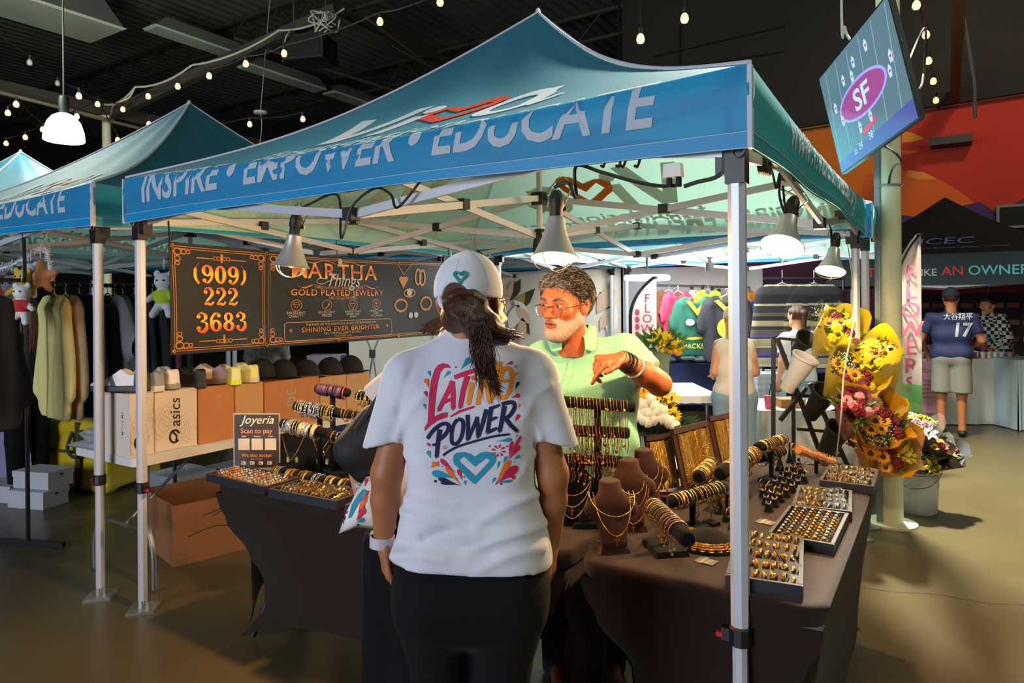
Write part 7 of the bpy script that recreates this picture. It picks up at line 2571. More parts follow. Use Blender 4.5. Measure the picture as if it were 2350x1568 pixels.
# ================================================================== behind and right: flowers, stalls, people
def simple_person(label, px, d, face, h, top, bottom, hair_m, skin=m_skin3, name='person', head_dz=0.0, lean=0.0, arms=None, shorts=False, seated=False, sleeve=.45, width=1.0, hairline=None, hair_mesh=True, z_off=0.0):
 """figure standing at distance d; face: degrees turned from looking straight away from the camera (0) through 180 (towards it)"""
 r = P(px, 690, d)
 t = thing(name, label, 'person', (r.x, r.y, z_off), CAMRZ - math.atan((px - PCX) / FPX) + R(face))
 s = h / 1.70
 W = width
 lo, hi = (-.42, -.35, -.01), (.42, .45, 1.75)
 vx = .012
 S = lambda *p: tuple(np.array(p) * s)
 hipz = .92 if not seated else .62
 F = Field(np.array(lo) * s, np.array(hi) * s, vx)
 dz = hipz - .92
 F.cone(S(0, 0, .98 + dz), S(0, lean, 1.32 + dz), .06 * s, .06 * s, 0)
 F.cone(S(0, lean, 1.36 + dz), S(0, lean + .02, 1.50 + dz), .055 * s, .05 * s, .03)
 legs = []
 for k in (-1, 1):
  if seated:
   legs.append((S(k * .09, 0, .58), S(k * .11, .38, .52), S(k * .11, .36, .08)))
  else:
   legs.append((S(k * .09, 0, .88), S(k * .10, .0, .48), S(k * .10, -.01, .08)))
 for a, b, c in legs:
  F.cone(a, b, .085 * s, .055 * s, .03)
  F.cone(b, c, .052 * s, .036 * s, .02)
  F.cone(c, (c[0], c[1] + .12 * s, .035 * s), .036 * s, .03 * s, .02)
 arms = arms or (((-.20, .0, 1.12), (-.20, .06, .92)), ((.20, .0, 1.12), (.20, .06, .92)))
 sh_ = [S(k * .165 * W, lean, 1.36 + dz) for k in (-1, 1)]
 for q, (e, w) in zip(sh_, arms):
  e, w = S(e[0] * W, e[1], e[2] + dz), S(w[0] * W, w[1], w[2] + dz)
  F.cone(q, e, .050 * s, .040 * s, .03)
  F.cone(e, w, .040 * s, .026 * s, .015)
  dd = np.array(w) - np.array(e)
  dd = dd / np.linalg.norm(dd)
  hand(F, w, dd, (0, .3, -1) if abs(dd[2]) < .7 else (-np.sign(w[0]), .3, 0), (0, 1, .2), (.3, .4, .45, .5), .95 * s, vox_r=1.25)
 body('body', F.mesh(1), skin, t)
 F = Field(np.array(lo) * s, np.array(hi) * s, vx)
 F.cone(S(-.12 * W, lean, 1.34 + dz), S(.12 * W, lean, 1.34 + dz), .082 * s, .082 * s, 0)
 F.cone(S(-.07 * W, lean * .6, 1.15 + dz), S(.07 * W, lean * .6, 1.15 + dz), .115 * s, .115 * s, .09)
 F.cone(S(-.08 * W, 0, .95 + dz), S(.08 * W, 0, .95 + dz), .12 * s, .12 * s, .08)
 F.cone(S(0, lean, 1.36 + dz), S(0, lean, 1.44 + dz), .08 * s, .058 * s, .04)
 F.below(S(0, 0, .86 + dz), (0, 0, -1))
 if sleeve:
  for q, (e, w) in zip(sh_, arms):
   e, w = np.array(S(e[0] * W, e[1], e[2] + dz)), np.array(S(w[0] * W, w[1], w[2] + dz))
   T = Field(np.array(lo) * s, np.array(hi) * s, vx)
   if sleeve > 1:
    T.cone(q, e, .066 * s, .056 * s, 0)
    T.cone(e, e + (w - e) * (sleeve - 1), .056 * s, .042 * s, .02)
   else:
    T.cone(q, e, .066 * s, .062 * s, 0)
    u_ = e - np.array(q)
    T.below(tuple(np.array(q) + u_ * sleeve * 1.5), tuple(u_ / np.linalg.norm(u_)))
   F._mix(T.d, .02)
 def fold(V, N):
  x, y, z = V.T
  return V + N * (.005 * np.sin(30 * z + 12 * x) * np.sin(16 * x + 9 * z))[:, None]
 shirt_ = body('top', F.mesh(1), top, t, disp=fold)
 F = Field(np.array(lo) * s, np.array(hi) * s, vx)
 F.cone(S(-.08, 0, .90 + dz), S(.08, 0, .90 + dz), .118 * s, .118 * s, 0)
 for a, b, c in legs:
  F.cone(a, b, .105 * s, (.105 if shorts else .075) * s, .03)
  if not shorts:
   F.cone(b, c, .075 * s, .06 * s, .02)
 if shorts:
  F.below(S(0, 0, .50), (0, 0, -1))
 body('shorts' if shorts else 'trousers', F.mesh(1), bottom, t)
 for k, (a, b, c) in zip((-1, 1), legs):
  mb = MB()
  mb.ball((c[0], c[1] + .05 * s, .045 * s), (.05 * s, .13 * s, .045 * s), 12, 8)
  mb.build('shoe', m_black, t, True)
 Mq = Matrix.Translation(S(0, lean + .03, 1.575 + dz + head_dz)) @ Matrix.Rotation(PI, 4, 'Z') @ Matrix.Scale(.92 * s, 4)
 head(t, Mq, skin, hair_m, vox=.008, hairline=hairline or ([-.12, -.07, -.03, .0, .03, .06, .12], [.075, .06, .03, .0, -.04, -.08, -.08]), brow=False)
 return t, Mq, s, shirt_
def long_hair(t, Mq, m_, n=60, L=.34, spread=.05, ends=None):
 r_ = random.Random(3)
 mb = MB()
 for k in range(n):
  a = r_.uniform(.15, .85) * PI
  p0 = Vector((.078 * math.cos(a), .035 + .085 * math.sin(a), .04))
  p1 = Vector((.085 * math.cos(a), .03 + .085 * math.sin(a), -.10))
  p2 = Vector((.07 * math.cos(a) + r_.gauss(0, spread * .4), .05 + .075 * math.sin(a), -.10 - L * r_.uniform(.7, 1.0)))
  mb.tube([Mq @ p for p in bez([p0, p1, p2], 4)], [.012, .012, .012, .012, .011, .010, .009, .007, .004], 5)
 return mb.build('long_hair', m_, t, 'all')
def cap_on(t, Mq, m_, flip=False):
 F = Field((-.12, -.22, -.06), (.12, .15, .17), .007)
 F.ell((0, .014, .042), (.098, .118, .114), 0)
 F.below((0, .014, .022), (0, .10, -1))
 s = -1
 F.cone((-.03, s * .10, .035), (-.03, s * .165, .022), .05, .045, .0, ((0, 0, 1), .12))
 F.cone((.03, s * .10, .035), (.03, s * .165, .022), .05, .045, .0, ((0, 0, 1), .12))
 V, Q = F.mesh(1)
 A = np.array(Mq)
 return body('cap', (V @ A[:3, :3].T + A[:3, 3], Q), m_, t)
m_blond = mat('blond_hair', 'a8825a', .5, 0, .3, 40, .4, 150, aniso=(8, 8, 1), color2='d3b083')
m_cream = mat('cream_dotted_top', 'd3cbbd', .85, 0, .12, 90, .2, 300)
m_jean = mat('light_denim', '7f9cae', .85, 0, .1, 40, .2, 400)
t, Mq, s, _ = simple_person('person with long blond hair, pale cap, dotted sleeveless top and light jeans', 1684, 5.4, 12, 1.50, m_cream, m_jean, m_blond, sleeve=0, width=.8, arms=(((-.22, -.02, 1.12), (-.16, .22, 1.08)), ((.22, -.02, 1.12), (.16, .22, 1.08))))
cap_on(t, Mq, mat('pale_pink_cap', 'd9bdb2', .8, 0, .05, 40))
long_hair(t, Mq, m_blond)
t, Mq, s, _ = simple_person('person with dark ponytail in a white T-shirt at the rear white table', 1832, 6.3, 40, 1.50, m_tee, m_jean, m_hair, sleeve=.45)
F = Field((-.1, -.02, -.25), (.1, .22, .14), .01)
F.ell((0, .10, .05), (.045, .05, .045), 0)
F.cone((0, .13, .04), (.01, .135, -.16), .035, .018, .02)
V, Q = F.mesh(1)
A = np.array(Mq)
body('ponytail', (V @ A[:3, :3].T + A[:3, 3], Q), m_hair, t)
m_jersey = mat('navy_jersey', '1a2350', .75, 0, .08, 30, .2, 400)
m_short = mat('grey_shorts', '7d7a72', .85, 0, .08, 30)
t, Mq, s, jers = simple_person('person from behind in navy jersey number 17, dark cap and grey shorts', 2182, 7.75, 0, 1.66, m_jersey, m_short, m_hair, m_skin, shorts=True, width=1.22, lean=.02, arms=(((-.25, .0, 1.10), (-.20, .16, .96)), ((.24, .03, 1.10), (.16, .22, 1.02))))
cap_on(t, Mq, mat('navy_cap', '10162e', .8))
mb = MB()
bpy.context.view_layer.update()
fj = on_mesh(jers, .004)
Y_ = lambda sh_, cx_, cy_, k: ([(cx_ + x * k, cy_ - y * k) for x, y in sh_[0]], sh_[1])
decal(mb, Y_(text2d('17', 1, .12, .03), 2206, 772, 44), fj, 5)
decal(mb, Y_(text2d('\u5927\u8c37\u7fd4\u5e73', 1, 0, .012), 2199, 733, 17), fj, 5)
mb.build('jersey_lettering', m_letter, jers, world=True)
m_flannel = mat('flannel_plaid', '39424a', .85, 0, .9, 9, .1, 200, color2='b9bdbd')
m_flannel.node_tree.nodes['Noise Texture'].mute = True
_ck = m_flannel.node_tree.nodes.new('ShaderNodeTexChecker')
_ck.inputs['Scale'].default_value = 22
m_flannel.node_tree.links.new(m_flannel.node_tree.nodes['Mapping'].outputs[0], _ck.inputs[0])
m_flannel.node_tree.links.new(_ck.outputs[1], m_flannel.node_tree.nodes['Mix'].inputs[0])
simple_person('person in plaid flannel shirt leaning over the rear stall table', 2286, 8.75, 150, 1.62, m_flannel, m_jean, m_hair, m_skin3, lean=.16, head_dz=-.06, sleeve=1.8, arms=(((-.24, .15, 1.10), (-.18, .42, .98)), ((.24, .15, 1.10), (.18, .42, .98))))
t, Mq, s, _ = simple_person('person with long brown hair in black, half hidden by the yellow shirt', 62, 5.6, 30, 1.62, cl_k, m_black_pants, m_hair, m_skin3, sleeve=1.7)
long_hair(t, Mq, mat('chestnut_hair', '4a2815', .5, 0, .4, 30, .4, 160, aniso=(8, 8, 1), color2='8a5428'), 60, .30)
simple_person('dark haired person behind the black caps, under the banner', 612, 6.4, 170, 1.45, mat('patterned_top', '6d6468', .85, 0, .8, 30, color2='c9c2b8'), m_jean, m_hair, m_skin3)
# ------------------------------------------------------------------ flowers
m_leaf = mat('leaf_green', '3f6b23', .6, 0, .3, 40)
m_leafd = mat('deep_leaf', '1e3a1a', .6, 0, .3, 40)
m_yflow = mat('yellow_petal', 'e8c61a', .6, 0, .12, 40)
m_oflow = mat('golden_petal', 'e39c12', .6, 0, .15, 40)
m_rflow = mat('dark_red_petal', '6d0c1c', .6, 0, .25, 40)
m_wflow = mat('white_petal', 'e9e6dc', .6, 0, .05, 40)
m_pflow = mat('purple_petal', '7d1a63', .6, 0, .2, 40)
m_pkflow = mat('pink_petal', 'd9899a', .6, 0, .2, 40)
m_brownc = mat('flower_centre', '4a2a10', .8, 0, .3, 200)
m_wrapy = mat('yellow_wrap', 'e3c31f', .35, 0, .12, 9, .2, 20, translucent=.25)
m_wrapo = mat('orange_wrap', 'd9981a', .4, 0, .15, 9, .2, 20, translucent=.2)
m_wrapk = mat('dark_wrap', '201c1c', .4, 0, .2, 9)
m_wrapp = mat('pink_wrap', 'b04a62', .35, 0, .2, 9, .2, 20, translucent=.2)
m_cello = mat('clear_cellophane', 'e8e8e2', .10, 0, .1, 20, .6, 30, alpha=.13)
def flower_mesh(kind, m):
 mb = MB()
 if kind == 'daisy':
  for ring_, (L, n, tilt) in enumerate(((.042, 14, .25), (.034, 12, .55))):
   for k in range(n):
    a = 2 * PI * (k + .5 * ring_) / n
    c, s = math.cos(a), math.sin(a)
    w = .008
    p = [(c * .008, s * .008, .004), (c * L * .6 - s * w, s * L * .6 + c * w, L * tilt * .7), (c * L, s * L, L * tilt), (c * L * .6 + s * w, s * L * .6 - c * w, L * tilt * .7)]
    mb.add(p, [(0, 3, 2, 1)])
  mb.ball((0, 0, .008), (.014, .014, .008), 10, 5, mi=1)
 elif kind == 'rose':
  for L, n, z in ((.032, 6, .0), (.024, 5, .008), (.014, 4, .014)):
   for k in range(n):
    a = 2 * PI * k / n + z * 90
    mb.ball((math.cos(a) * L * .55, math.sin(a) * L * .55, z + .008), (L * .5, L * .5, .016), 7, 5)
 elif kind == 'tulip':
  mb.lathe([(.006, -.03), (.022, -.018), (.026, .0), (.020, .022), (.008, .034), (0, .034)], 12)
  for k in range(3):
   a = 2 * PI * k / 3
   mb.ball((.014 * math.cos(a), .014 * math.sin(a), .004), (.016, .016, .032), 7, 6)
 elif kind == 'lily':
  for k in range(6):
   a = 2 * PI * k / 6
   c, s = math.cos(a), math.sin(a)
   mb.add([(0, 0, 0), (c * .03 - s * .013, s * .03 + c * .013, .025), (c * .055, s * .055, .022), (c * .03 + s * .013, s * .03 - c * .013, .025)], [(0, 3, 2, 1)])
  mb.ball((0, 0, .015), (.006, .006, .014), 6, 4, mi=1)
 elif kind == 'spray':
  r_ = random.Random(2)
  for k in range(22):
   mb.ball((r_.gauss(0, .02), r_.gauss(0, .02), r_.gauss(.01, .012)), .004, 5, 3)
 return mb.mesh('flower', [m, m_brownc], True)
FM = {(k, m.name): flower_mesh(k, m) for k, m in (('daisy', m_yflow), ('daisy', m_oflow), ('rose', m_rflow), ('rose', m_wflow), ('rose', m_pflow), ('rose', m_pkflow), ('tulip', m_wflow), ('tulip', m_oflow), ('lily', m_yflow), ('lily', m_wflow), ('spray', m_wflow), ('rose', m_yflow), ('daisy', m_rflow))}
def foliage(t, c, ax, n, r, L, m_=m_leaf, seed=1):
 r_ = random.Random(seed)
 mb = MB()
 q = ax.to_track_quat('Z', 'Y').to_matrix()
 for k in range(n):
  d = Vector((r_.gauss(0, 1), r_.gauss(0, 1), r_.uniform(.0, 1.4))).normalized()
  p = c + q @ Vector((d.x * r * r_.random(), d.y * r * r_.random(), -r * .3 * r_.random()))
  dd = q @ d
  sd = dd.orthogonal().normalized() * L * .16
  mb.add([p, p + dd * L * .5 + sd, p + dd * L, p + dd * L * .5 - sd], [(0, 1, 2, 3)])
 return mb.build('foliage', m_, t, world=True, kind='stuff')
def bouquet(label, base, tip, r, wrap, picks, n, seed=0, cello=True, wl=.90, group='wrapped bouquets'):
 """flowers at tip facing along base->tip; wrapped cone"""
 base, tip = Vector(base), Vector(tip)
 ax = (tip - base).normalized()
 L = (tip - base).length
 t = thing('bouquet', label, 'flowers', base, 0, group)
 q = ax.to_track_quat('Z', 'Y').to_matrix()
 r_ = random.Random(seed)
 if wrap is not None:
  mb = MB()
  mb.grid(lambda u, v: base + q @ Vector(((.02 + (r * 1.5 - .02) * v) * math.cos(2 * PI * u) * (1 + .10 * math.sin(10 * PI * u + seed) * v), (.02 + (r * 1.5 - .02) * v) * math.sin(2 * PI * u) * (1 + .1 * math.sin(14 * PI * u) * v), L * (wl + .25 * (.5 + .5 * math.sin(6 * PI * u + seed)) * (v > .8)) * v)), 30, 6)
  mb.build('wrap', wrap, t, 'all', world=True)
 if cello:
  mb = MB()
  mb.grid(lambda u, v: base + q @ Vector(((.025 + r * 1.25 * v) * math.cos(2 * PI * u) * (1 + .12 * math.sin(8 * PI * u + 2 * seed) * v), (.025 + r * 1.25 * v) * math.sin(2 * PI * u) * (1 + .12 * math.sin(12 * PI * u) * v), L * 1.08 * v * (.92 + .08 * math.sin(10 * PI * u)))), 30, 6)
  mb.build('cellophane', m_cello, t, 'all', world=True)
 foliage(t, tip - ax * .05, ax, 50, r, .10, m_leafd if seed % 2 else m_leaf, seed)
 for k in range(n):
  a, rr = k * 2.4 + seed, r * math.sqrt((k + .4) / n)
  z = -rr * rr / r * .5 + r_.uniform(-.012, .012)
  kd = picks[k % len(picks)]
  o = put(FM[kd], 'flower', t)
  dirv = (q @ Vector((math.cos(a) * rr / r * .7, math.sin(a) * rr / r * .7, 1))).normalized()
  M = Matrix.Translation(tip - base + q @ Vector((rr * math.cos(a), rr * math.sin(a), z))) @ dirv.to_track_quat('Z', 'Y').to_matrix().to_4x4() @ Matrix.Scale(r_.uniform(.95, 1.3), 4)
  o.matrix_basis = M
 return t
Yd, Od, Rr, Wr, Pr, Pk = ('daisy', 'yellow_petal'), ('daisy', 'golden_petal'), ('rose', 'dark_red_petal'), ('rose', 'white_petal'), ('rose', 'purple_petal'), ('rose', 'pink_petal')
Wt, Ot, Yl, Wl, Sp, Yr, Rd = ('tulip', 'white_petal'), ('tulip', 'golden_petal'), ('lily', 'yellow_petal'), ('lily', 'white_petal'), ('spray', 'white_petal'), ('rose', 'yellow_petal'), ('daisy', 'dark_red_petal')
st0 = G(1880, 1115)
fd = 4.85
t = thing('flower_stand', 'black metal A frame stand holding cone buckets of bouquets', 'stand', P(1870, 690, fd) * 1)
t.location.z = 0
mb = MB()
fr = [((1775, 772), (1775, 1085), 5.0), ((1820, 780), (1822, 1085), 5.25), ((1783, 775), (1895, 1075), 4.75), ((1858, 880), (1955, 1090), 4.8), ((1850, 890), (1790, 965), 4.75)]
for a, b, d in fr:
 mb = MB()
 mb.bar(P(a[0], a[1], d), P(b[0], b[1], d), .026, .026)
 mb.build('frame_bar', m_joint, t, world=True)
for y_, x0, x1 in ((775, 1775, 1830), (905, 1805, 1885), (985, 1830, 1905), (1040, 1840, 1935), (1060, 1870, 1925)):
 mb = MB()
 mb.bar(P(x0, y_, 4.78), P(x1, y_ + 6, 4.78), .02, .02)
 mb.build('shelf_bar', m_joint, t, world=True)
def cone_bucket(label, top, bot, rt, rb, m_):
 top, bot = Vector(top), Vector(bot)
 t = thing('cone_bucket', label, 'bucket', bot)
 q = (top - bot).to_track_quat('Z', 'Y').to_matrix()
 L = (top - bot).length
 MB().lathe([(0, 0), (rb, 0), (rt, L), (rt + .008, L), (rt + .008, L + .012), (rt - .004, L + .012), (rt - .006, L - .01), (rb - .006, .012), (0, .012)], 20, (0, 0, 0), q).build('bucket', m_, t, True)
m_wb = mat('white_bucket', 'c9cbd4', .4, 0, .05, 10)
cone_bucket('white cone bucket on the black stand, emptiest of its buckets', P(1848, 822, 4.7), P(1806, 895, 4.8), .085, .05, m_wb)
cone_bucket('black cone bucket on the black stand, middle tier', P(1893, 900, 4.6), P(1858, 955, 4.75), .08, .05, m_black)
cone_bucket('black cone bucket on the black stand, lowest tier', P(1925, 985, 4.55), P(1890, 1045, 4.7), .08, .05, m_black)
cone_bucket('black cone bucket at the top of the stand', P(1850, 778, 4.9), P(1830, 800, 5.0), .07, .045, m_black)
bq = [('yellow wrapped bouquet at the top of the flower stand', (1868, 812), (1942, 748), 4.7, .12, m_wrapy, (Yr, Od, Rr, Yl), 14),
  ('bouquet in checked cellophane left of the top yellow one', (1862, 800), (1905, 722), 4.9, .07, m_cello, (Sp, Rr, Pk), 7),
  ('yellow wrapped bouquet second from the top of the stand', (1895, 908), (1975, 842), 4.55, .13, m_wrapy, (Yl, Od, Yr, Sp, Rr), 20),
  ('bouquet with dark red flowers at mid stand', (1930, 985), (2000, 915), 4.6, .13, m_wrapy, (Rr, Od, Sp, Yl, Rd), 20),
  ('pink wrapped bouquet left of the rear canopy leg', (1942, 1005), (1962, 925), 4.4, .08, m_wrapp, (Pk, Rr), 8),
  ('bouquet with big golden daisies beside the rear leg', (1970, 1030), (2022, 962), 4.5, .13, m_wrapo, (Od, Rr, Od, Sp, Yd), 20),
  ('orange wrapped bouquet lowest on the stand', (1985, 1075), (2045, 1022), 4.5, .14, m_wrapo, (Od, Yl, Rr, Od), 18),
  ('bouquet of yellow flowers in the white floor bucket, leftmost', (2095, 1085), (2092, 965), 5.05, .13, None, (Yd, Yl, Pk, Wl), 26),
  ('bouquet of white and yellow flowers in the middle of the floor bucket', (2103, 1085), (2112, 1030), 4.98, .13, m_wrapk, (Yl, Wr, Yd, Pr, Sp), 26),
  ('dark wrapped bouquet of sunflowers leaning right from the floor bucket', (2108, 1085), (2165, 1020), 4.98, .12, m_wrapk, (Yd, Rr, Od, Rd), 20),
  ('bouquet high at the column behind the white pipe', (2025, 960), (2012, 800), 4.55, .10, m_wrapy, (Od, Yl, Yr), 16)]
for k, (lab, b_, t_, d, r, wr_, pk_, n_) in enumerate(bq):
 dt = d - (.25 if 'bucket' not in lab else .1)
 bouquet(lab, P(b_[0], b_[1], d + .05), P(t_[0], t_[1], dt), r, wr_, pk_, n_, k, wr_ is not m_cello)
gb = G(2103, 1172)
t = thing('floor_bucket', 'white plastic bucket of flowers on the floor by the column', 'bucket', (gb.x, gb.y + .0, 0), CAMRZ)
MB().lathe([(0, 0), (.13, 0), (.135, .01), (.147, .27), (.155, .272), (.155, .285), (.148, .288), (.149, .315), (.156, .317), (.156, .33), (.149, .332), (.151, .36), (.157, .362), (.157, .372), (.144, .372), (.130, .02), (0, .02)], 32).build('pail', m_wb, t, True)
MB().tube(bez([(-.157, 0, .29), (-.13, -.11, .20), (0, -.165, .22), (.12, -.11, .30), (.157, 0, .32)], 6), .003, 6).build('handle', m_chrome, t)
MB().lathe([(0, .0), (.014, 0), (.014, .01), (0, .012)], 10, (-.158, 0, .29), Matrix.Rotation(-PI / 2, 3, 'Y')).build('handle_boss', m_black, t)
MB().lathe([(0, .30), (.14, .30)], 20).build('water', mat('bucket_water', '2c3326', .1), t)
pt = P(1512, 1010, 3.75)
t = thing('tulip_pot', 'white pot of white tulips with orange and yellow flowers behind the chain boards', 'plant', (pt.x, pt.y, pt.z - .12))
MB().lathe([(0, 0), (.07, 0), (.085, .13), (.09, .16), (.08, .16), (.075, .14), (0, .14)], 24).build('pot', mat('white_ceramic', 'ddd8ce', .4, 0, .04), t, True)
tc_ = Vector((pt.x, pt.y, pt.z + .06))
foliage(t, tc_, Vector((0, 0, 1)), 160, .13, .14, m_leafd, 9)
fl = [((1462, 905), Ot), ((1488, 898), Ot), ((1476, 915), Ot), ((1505, 912), Ot), ((1520, 915), Yl), ((1535, 935), Yd), ((1545, 955), Yd), ((1530, 955), Yd), ((1550, 975), Yd), ((1515, 928), Yl), ((1540, 920), Yl),
  ((1475, 932), Wt), ((1492, 920), Wt), ((1500, 935), Wt), ((1478, 945), Wt), ((1462, 955), Wt), ((1475, 962), Wt), ((1490, 952), Wt), ((1505, 950), Wt), ((1518, 945), Wt), ((1502, 965), Wt), ((1520, 962), Wt), ((1535, 970), Wt), ((1488, 968), Wt), ((1548, 982), Wt)]
for (px_, py_), kd in fl:
 o = put(FM[kd], 'flower', t, loc=P(px_, py_, 3.72 - (.08 if kd == Wt else 0)) - t.location)
 o.rotation_euler = (R(20 + rnd.uniform(-15, 15)) if kd != Yd else R(50), R(rnd.uniform(-15, 15)), CAMRZ)
 o.scale = (1.15,) * 3
c0 = P(1478, 1045, 3.85)
t = thing('drink_cooler', 'red cooler with white lid behind the right table', 'cooler', (pt.x, pt.y, 0), CAMRZ)
hz = pt.z - .125
MB().box((0, 0, hz * .42), (.44, .32, hz * .84), taper=1.05).build('tub', mat('red_cooler', 'a31c2c', .4), t)
MB().box((0, 0, hz * .92), (.48, .36, hz * .16), taper=.92).build('lid', m_wb, t)
# ------------------------------------------------------------------ rear white tables, vase, crates
m_cloth = mat('white_tablecloth', 'cfcdc9', .85, 0, .05, 20, .15, 200)
def cloth_table(label, px0, px1, d, z, dep, m_, drop=None, name='cloth_table', d1=None):
 a, b = P(px0, 690, d), P(px1, 690, d1 or d)
 u = Vector((b.x - a.x, b.y - a.y, 0))
 w = u.length
 t = thing(name, label, 'table', ((a.x + b.x) / 2, (a.y + b.y) / 2, 0), math.atan2(u.y, u.x))
 lo = z - drop if drop else .01
 mb = MB()
 mb.grid(lambda p, q: ((p - .5) * w, dep * q, z + .004), 8, 4)
 for x_ in (-1, 1):
  mb.grid(lambda p, q: (x_ * (w / 2 + .012 * (1 + math.sin(16 * p)) * (1 - q)), dep * p, lo + (z + .004 - lo) * q), 14, 4)
 mb.grid(lambda p, q: ((p - .5) * w, -.012 * (1 + math.sin(44 * p)) * (1 - q), lo + (z + .004 - lo) * q), 40, 5)
 mb.build('tablecloth', m_, t, 'all')
 MB().box((0, dep / 2, z - .015), (w - .02, dep - .02, .03)).build('tabletop', m_plast, t)
 for x_ in (-1, 1):
  for y_ in (.08, dep - .08):
   MB().tube([(x_ * (w / 2 - .1), y_, z - .03), (x_ * (w / 2 - .1), y_, .01)], .014, 8).build('leg', m_tube, t)
 return t
cloth_table('white topped table behind the man, black crate under it', 1440, 1655, 5.5, .78, .9, m_cloth, .05)
cloth_table('white clothed table behind the flower stand', 1742, 1965, 5.5, .66, .7, m_cloth, .42)
crate = P(1590, 940, 5.75)
t = thing('plastic_crate', 'black plastic crate of greenery under the white topped table', 'crate', (crate.x, crate.y, .47), CAMRZ)
for x_ in (-.24, .24):
 MB().box((x_, 0, .09), (.02, .36, .18)).build('side', m_black, t)
for y_ in (-.17, .17):
 MB().box((0, y_, .09), (.48, .02, .18)).build('side', m_black, t)
MB().box((0, 0, .0), (.5, .36, .02)).build('bottom', m_black, t)
MB().box((0, 0, -.235), (.44, .3, .46)).build('pedestal', m_black, t)
foliage(t, Vector((crate.x, crate.y, .58)), Vector((0, 0, 1)), 90, .2, .07, m_leafd, 4)
pv = P(1520, 883, 5.75)
t = thing('glass_vase', 'tall ribbed vase of yellow lilies on the rear white table', 'vase', (pv.x, pv.y, .785))
MB().lathe([(0, 0), (.055, 0), (.05, .05), (.06, .25), (.085, .36), (.08, .36), (.055, .24), (.045, .06), (0, .02)], 16).build('vase', mat('pale_green_glass', 'a9b58e', .15, 0, .05, trans=.5), t, True)
foliage(t, Vector((pv.x, pv.y, 1.16)), Vector((0, 0, 1)), 80, .10, .2, m_leaf, 5)
for px_, py_, kd in ((1510, 785, Yl), (1530, 780, Yd), (1545, 785, Yr), (1520, 798, Yr), (1552, 795, Yl), (1500, 792, Wl), (1538, 800, Yd), (1515, 775, Yl), (1556, 805, Ot)):
 o = put(FM[kd], 'flower', t, loc=P(px_, py_, 5.65) - t.location)
 o.rotation_euler = (R(55), R(rnd.uniform(-30, 30)), CAMRZ)
 o.scale = (1.5,) * 3
pc_ = P(1765, 925, 5.6)
t = thing('drink_cup', 'pink drink cup with a straw on the rear white table', 'cup', (pc_.x, pc_.y, .666))
MB().lathe([(0, 0), (.03, 0), (.042, .10), (.044, .105), (0, .105)], 14).build('cup', mat('pink_cup', 'd9657e', .4), t, True)
MB().tube([(0, 0, .1), (.015, 0, .2)], .004, 6).build('straw', m_black, t)
pc_ = P(1812, 925, 5.7)
t = thing('small_carton', 'small brown carton on the rear white table', 'box', (pc_.x, pc_.y, .667), CAMRZ)
MB().box((0, 0, .03), (.2, .16, .06)).build('carton', m_box_b, t)
MB().box((0, 0, .064), (.205, .165, .008)).build('lid', m_box_t, t)
# ------------------------------------------------------------------ printed backdrop with lilies
BYk = 8.35
x0, x1 = ON(800, 700, 1, BYk).x, ON(1424, 700, 1, BYk).x
t = thing('floral_backdrop', 'white fabric backdrop printed with big pale lilies behind the man', 'backdrop', ((x0 + x1) / 2, BYk, 0))
mb = MB()
mb.grid(lambda u, v: (x0 + (x1 - x0) * u, BYk + .015 * math.sin(40 * u), .25 + 1.72 * v), 40, 4, flip=False)
mb.grid(lambda u, v: (x0 + (x1 - x0) * u, BYk + .01 + .015 * math.sin(40 * u), .25 + 1.72 * v), 40, 4, flip=True)
mb.build('fabric', mat('cream_fabric', 'e3dccf', .85, 0, .06, 2), t, 'all', world=True)
mb = MB()
fk = lambda px, py: ON(px, py, 1, BYk - .03)
def petal(tip, base, w, mi):
 dx, dy = base[0] - tip[0], base[1] - tip[1]
 L = math.hypot(dx, dy)
 ux, uy = dx / L, dy / L
 pf = [(0, 0), (.2, .5), (.45, 1), (.7, .9), (.9, .5), (1, .1)]
 pts = [(tip[0] + ux * L * a - uy * w * b / 2, tip[1] + uy * L * a + ux * w * b / 2) for a, b in pf] + [(tip[0] + ux * L * a + uy * w * b / 2, tip[1] + uy * L * a - ux * w * b / 2) for a, b in pf[::-1]]
 decal(mb, poly2d(pts), lambda x, y: fk(x, y) + Vector((0, -.002 * mi, 0)), None, mi)
for a in (((1195, 640), (1170, 690), 22, 0), ((1228, 662), (1180, 715), 26, 0), ((1205, 672), (1185, 712), 18, 1), ((1215, 718), (1180, 690), 16, 2), ((1220, 745), (1185, 705), 24, 3), ((1216, 770), (1195, 720), 16, 0), ((1212, 690), (1185, 700), 10, 0), ((1196, 790), (1200, 730), 22, 3), ((1170, 760), (1190, 700), 30, 2),
   ((1376, 670), (1402, 690), 14, 0), ((1382, 700), (1404, 704), 14, 0), ((1398, 645), (1408, 680), 12, 1), ((1370, 720), (1405, 660), 34, 3), ((1398, 780), (1408, 700), 30, 2), ((1160, 650), (1150, 720), 22, 3), ((1378, 760), (1395, 715), 20, 3), ((1180, 640), (1160, 700), 14, 3)):
 petal(*a)
mb.build('lily_print', [mat('print_olive', '45432c', .8), mat('print_yellowgreen', 'a89a3c', .8), mat('print_white', 'efeae2', .8), mat('print_blush', 'd9b9a4', .8)], t, world=True)
pxs = P(855, 812, 6.2)
t = thing('banner_stand', 'thin X shaped stand before the white backdrop, left of the woman', 'stand', (pxs.x, pxs.y, 0), CAMRZ)
mb = MB()
for sx in (-1, 1):
 mb.tube([(sx * .16, 0, .02), (0, 0, pxs.z), (sx * .2, 0, pxs.z + .5)], .008, 6)
mb.build('rod', m_tube, t)
MB().box((0, -.01, pxs.z), (.05, .04, .07)).build('hub', m_joint, t)
